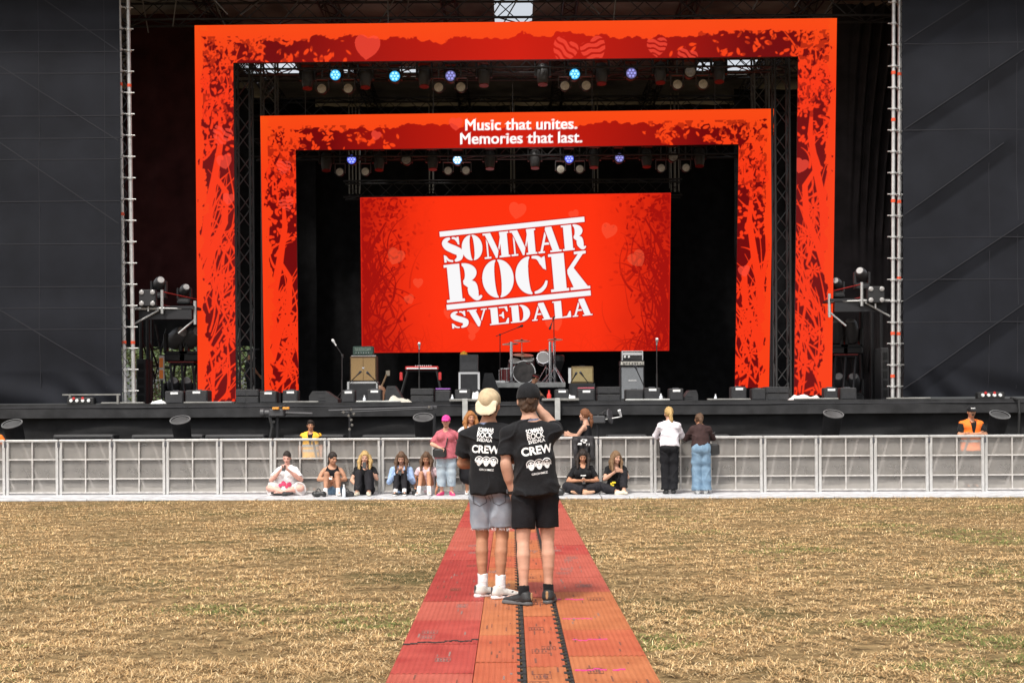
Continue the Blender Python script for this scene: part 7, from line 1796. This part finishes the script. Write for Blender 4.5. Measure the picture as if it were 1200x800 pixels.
# behind the barrier
x = PX(686, 25.75); p = Person((x, 25.75, 0), rz=1.25, scale=.945, girth=1.0, fem=True); p.stand(hip=.93, head_dir=(.0, 1, .02)); p.arm('L', (-.21, .14, .20), (-.06, .36, .23), curl=.5); p.arm('R', (.24, .14, .20), (.08, .36, .26), curl=.5)
p.make('woman with long auburn ponytail in black tank top behind the barrier, turned left', SK_B); p.top(C_BLK2, 'tank_top', sleeve=.1, strap=True, infl=.008, hem=-.03, amp=.002); p.bottoms(C_NAVY, upto=1.9); p.hair(hairm('auburn_hair', (.20, .075, .03)), 'pony', .26, vol=1.05); p.face(M_EYE, M_LIP); p.shoes(SH_B)
def vest(p, m, seed):
    F = p.top(m, 'safety_vest', sleeve=.03, hem=-.16, infl=.030, neck=.47, loose=.015, amp=.005, seed=seed)
    V = Field()
    mb = MB()
    for z in (.05, .17):
        n = 40; V = []
        Pt = []
        for i in range(n): a = 2*PI*i/n; Pt.append(p.T(math.cos(a)*.5, math.sin(a)*.5, z))
        Pt = np.array(Pt); c = p.T(0, 0, z)
        for it in range(60): d = F.at(Pt); dr_ = (c-Pt)/np.linalg.norm(c-Pt, axis=1)[:, None]; Pt = Pt+dr_*np.clip(d-.003, -.02, .02)[:, None]*.8
        W = [p.world(q) for q in Pt]; v = [w-Vector((0, 0, .024)) for w in W]+[w+Vector((0, 0, .024)) for w in W]
        mb.add(v, [(i, (i+1) % n, n+(i+1) % n, n+i) for i in range(n)])
    mb.build('reflective_band', M_REFL, p.o, True)
    N = Field(); N.prims = []
    n = 9; uv = [(i, j) for j in range(n) for i in range(n)]
    Pt = np.array([p.T((i/(n-1)-.5)*(.125*(1-j/(n-1))+.02), .4, .475-.30*j/(n-1)) for i, j in uv])
    for it in range(60): d = F.at(Pt); Pt = Pt-p.Fw*np.clip(d-.005, -.02, .02)[:, None]*.8
    W = [p.world(q) for q in Pt]; MB().add(W, [(j*n+i, j*n+i+1, j*n+n+i+1, j*n+n+i) for j in range(n-1) for i in range(n-1)]).build('shirt_front', C_BLACK, p.o, True)
x = PX(364, 26.2); p = Person((x, 26.2, 0), rz=PI+.05, scale=.835, girth=1.08); p.stand(hip=.93, head_dir=(-.1, 1, -.05)); p.arm_down('L', .05); p.arm_down('R', .05)
p.make('guard with dark hair in a yellow orange safety vest standing behind the barrier', SK_A); p.top(C_BLACK, sleeve=.9, seed=71); p.bottoms(C_NAVY, upto=1.95); vest(p, C_YEL, 5); p.hair(H_DARK, 'short'); p.face(M_EYE, M_LIP, H_DARK); p.shoes(SH_B)
x = PX(1138, 26.0); p = Person((x, 26.0, 0), rz=PI, scale=.955, girth=1.06); p.stand(hip=.93, head_dir=(.0, 1, .0)); p.arm('L', (-.28, .06, .19), (.08, .22, .185), hd=(1, .05, .05), curl=.3); p.arm('R', (.28, .08, .18), (-.08, .235, .205), hd=(-1, .02, .0), curl=.3)
p.make('guard with a black cap and orange safety vest standing with folded arms behind the barrier', SK_A); p.top(C_BLACK, sleeve=.8, seed=73); p.bottoms(C_NAVY, upto=1.95); vest(p, C_ORG, 6); p.hair(H_DARK, 'nape'); p.cap_hat(C_BLACK); p.face(M_EYE, M_LIP, H_DARK); p.shoes(SH_B)
F = Field(); F.cap(p.H(-.02, .094, -.072), p.H(.02, .094, -.072), .012, k=.01); F.cap(p.H(-.022, .10, -.05), p.H(.022, .10, -.05), .007, k=.01); p.part('beard', F, H_MID, h=.005)
mb = MB()
for a in (-.035, -.012, .012, .035): q = p.world(p.H(a, .088, .075)); mb.box(q.x-.009, q.x+.009, q.y-.016, q.y+.0, q.z-.012, q.z+.012, .004)
mb.build('cap_lettering', M_PRINT, p.o)
x = PX(-9, 26.2); p = Person((x, 26.2, 0), rz=PI, scale=.84, girth=1.1); p.stand(hip=.93); p.arm('L', (-.33, .02, .22), (-.36, .20, .12), curl=.4); p.arm_down('R')
p.make('guard in an orange vest cut off by the left edge of the photo', SK_A); p.top(C_ORG, 'orange_shirt', sleeve=1.2, seed=75); p.bottoms(C_NAVY, upto=1.95); p.hair(H_DARK, 'short'); p.face(M_EYE, M_LIP); p.shoes(SH_B)
# on the stage
D = 34.2; x = PX(621.5, D); p = Person((x, D, DECK), rz=-1.25, scale=.90, girth=.98); p.cross(lean=.22, head_dir=(0, .95, -.3)); p.arm('L', (-.22, .22, .22), (-.10, .46, .12), curl=.5); p.arm('R', (.24, .22, .20), (.10, .46, .10), curl=.5)
p.make('stage hand with headband crouching in front of the drum kit', SK_A); p.top(C_BLACK, sleeve=.6, seed=81); p.bottoms(C_NAVY, upto=1.9); p.hair(H_DARK, 'short'); p.shoes(SH_B)
q = p.J['head']; F = Field(); F.ell(p.H(0, -.012, .05), p.headM(), (.088, .108, .03), k=.01); p.part('headband', F, M_RED, h=.007)
D = 39.4; x = PX(293.5, D); p = Person((x, D, DECK), rz=-.9, scale=.99); p.stand(head_dir=(.1, 1, -.2)); p.arm_down('L'); p.arm('R', (.24, .02, .17), (.22, .2, .0), curl=.5)
p.make('crew member in black standing in the gap between the left LED legs', SK_A); p.top(C_BLACK, sleeve=.7, seed=83); p.bottoms(C_NAVY, upto=1.95); p.hair(H_DARK, 'short'); p.face(M_EYE, M_LIP); p.shoes(SH_B)
# ---- loose things at the barrier
bottle(403, 569, 23.85, 'clear water bottle standing beside the woman in the tank top', z0=PLZ, h=.24, r=.034)
def ground_bag(px0, px1, label, D=23.95, h=.10, name='bag'):
    x0, x1 = PX(px0, D, 580), PX(px1, D, 580); F = Field(); F.cap((x0+.07, D+.05, PLZ+h*.5), (x1-.07, D+.05, PLZ+h*.5), h*.62, h*.56, k=.03, cuts=(((0, 0, PLZ+.004), (0, 0, -1)),)); F.cap((x0+.1, D+.12, PLZ+h*.4), (x1-.12, D+.02, PLZ+h*.7), h*.5, k=.03, cuts=(((0, 0, PLZ+.004), (0, 0, -1)),))
    V, lo = F.grid(.012, lambda X: .012*fsum(X, 4, (22, 22, 22), 6)); v, q = surface(V, lo, .012); c = ((x0+x1)/2, D, PLZ); t = thing(name, label, 'bag', c); link('body', np_mesh('body', v, q, True), M_PLASTIC, t)
    MB().path([(x0+.1, D+.05, PLZ+h), (x0+.13, D+.02, PLZ+h+.06), (x1-.13, D+.02, PLZ+h+.06), (x1-.1, D+.05, PLZ+h)], .009).build('handle', M_PLASTIC, t)
ground_bag(364, 382, 'flat dark bag lying between the seated woman in white and the tank top'); ground_bag(398, 415, 'flat dark bag beside the water bottle'); ground_bag(649, 661, 'small black bag on the plate left of the seated woman in black tee', h=.13); ground_bag(482, 492, 'dark bag between the two seated girls left of the pink cap', D=24.3)
# dark jacket hung over the rail
def jacket():
    xa, xb = PX(671, 24.75), PX(695.5, 24.75); yf = fence_y((xa+xb)/2)-.05; n, mrows = 40, 44
    t = thing('jacket', 'dark jacket with a white print hung over the barrier below the auburn ponytail', 'jacket', ((xa+xb)/2, yf, .5))
    u, s = np.meshgrid(np.linspace(0, 1, n), np.linspace(0, 1, mrows)); X = xa+(xb-xa)*u
    # path over the rail: back flap, top, front flap whose hem varies
    front = .40+.16*np.exp(-((u-.08)/.13)**2)+.03*np.sin(u*9)
    S_ = s*(.14+.16+front)-.14; Y = np.where(S_ < 0, yf+.16, np.where(S_ < .16, yf+.16-S_, yf)); Z = np.where(S_ < 0, 1.125+S_, np.where(S_ < .16, 1.128, 1.125-(S_-.16)))
    f = .022*np.sin(u*22+2*np.sin(Z*5))*np.clip((1.12-Z)*5, 0, 1); Y = Y-np.where(S_ > .14, f+.024, 0); X = X+.02*np.sin(Z*11+u*3)*(S_ > .16)
    k = np.arange(n*mrows).reshape(mrows, n); Fq = np.stack([k[:-1, :-1], k[1:, :-1], k[1:, 1:], k[:-1, 1:]], -1).reshape(-1, 4)
    o = link('body', np_mesh('body', np.stack([X, Y, Z], -1).reshape(-1, 3), Fq, True), mat('jacket_cloth', (.03, .028, .030), .85, var=.2, bump=.3, bscale=80), t)
    md = o.modifiers.new('thickness', 'SOLIDIFY'); md.thickness = .012
    F = Field(); F.cap((xb-.05, yf-.06, 1.08), (xb-.03, yf-.07, .68), .05, .04, k=.02); F.cap((xa+.06, yf-.055, 1.05), (xa+.03, yf-.06, .55), .05, .038, k=.02); V, lo = F.grid(.012, lambda X: .008*fsum(X, 9, (25, 25, 18), 6)); v, q = surface(V, lo, .012); link('sleeves', np_mesh('sleeves', v, q, True), MATS['jacket_cloth'], t)
    c = PX(683.5, 24.7); r_ = random.Random(2); mb = MB()
    for i in range(7): a = c+r_.uniform(-.09, .09); z = 1.09-r_.uniform(0, .13); w = r_.uniform(.02, .05); mb.box(a-w, a+w, yf-.088, yf-.080, z-.02, z+.02, .006)
    mb.build('white_print', M_PRINT, t)
jacket()
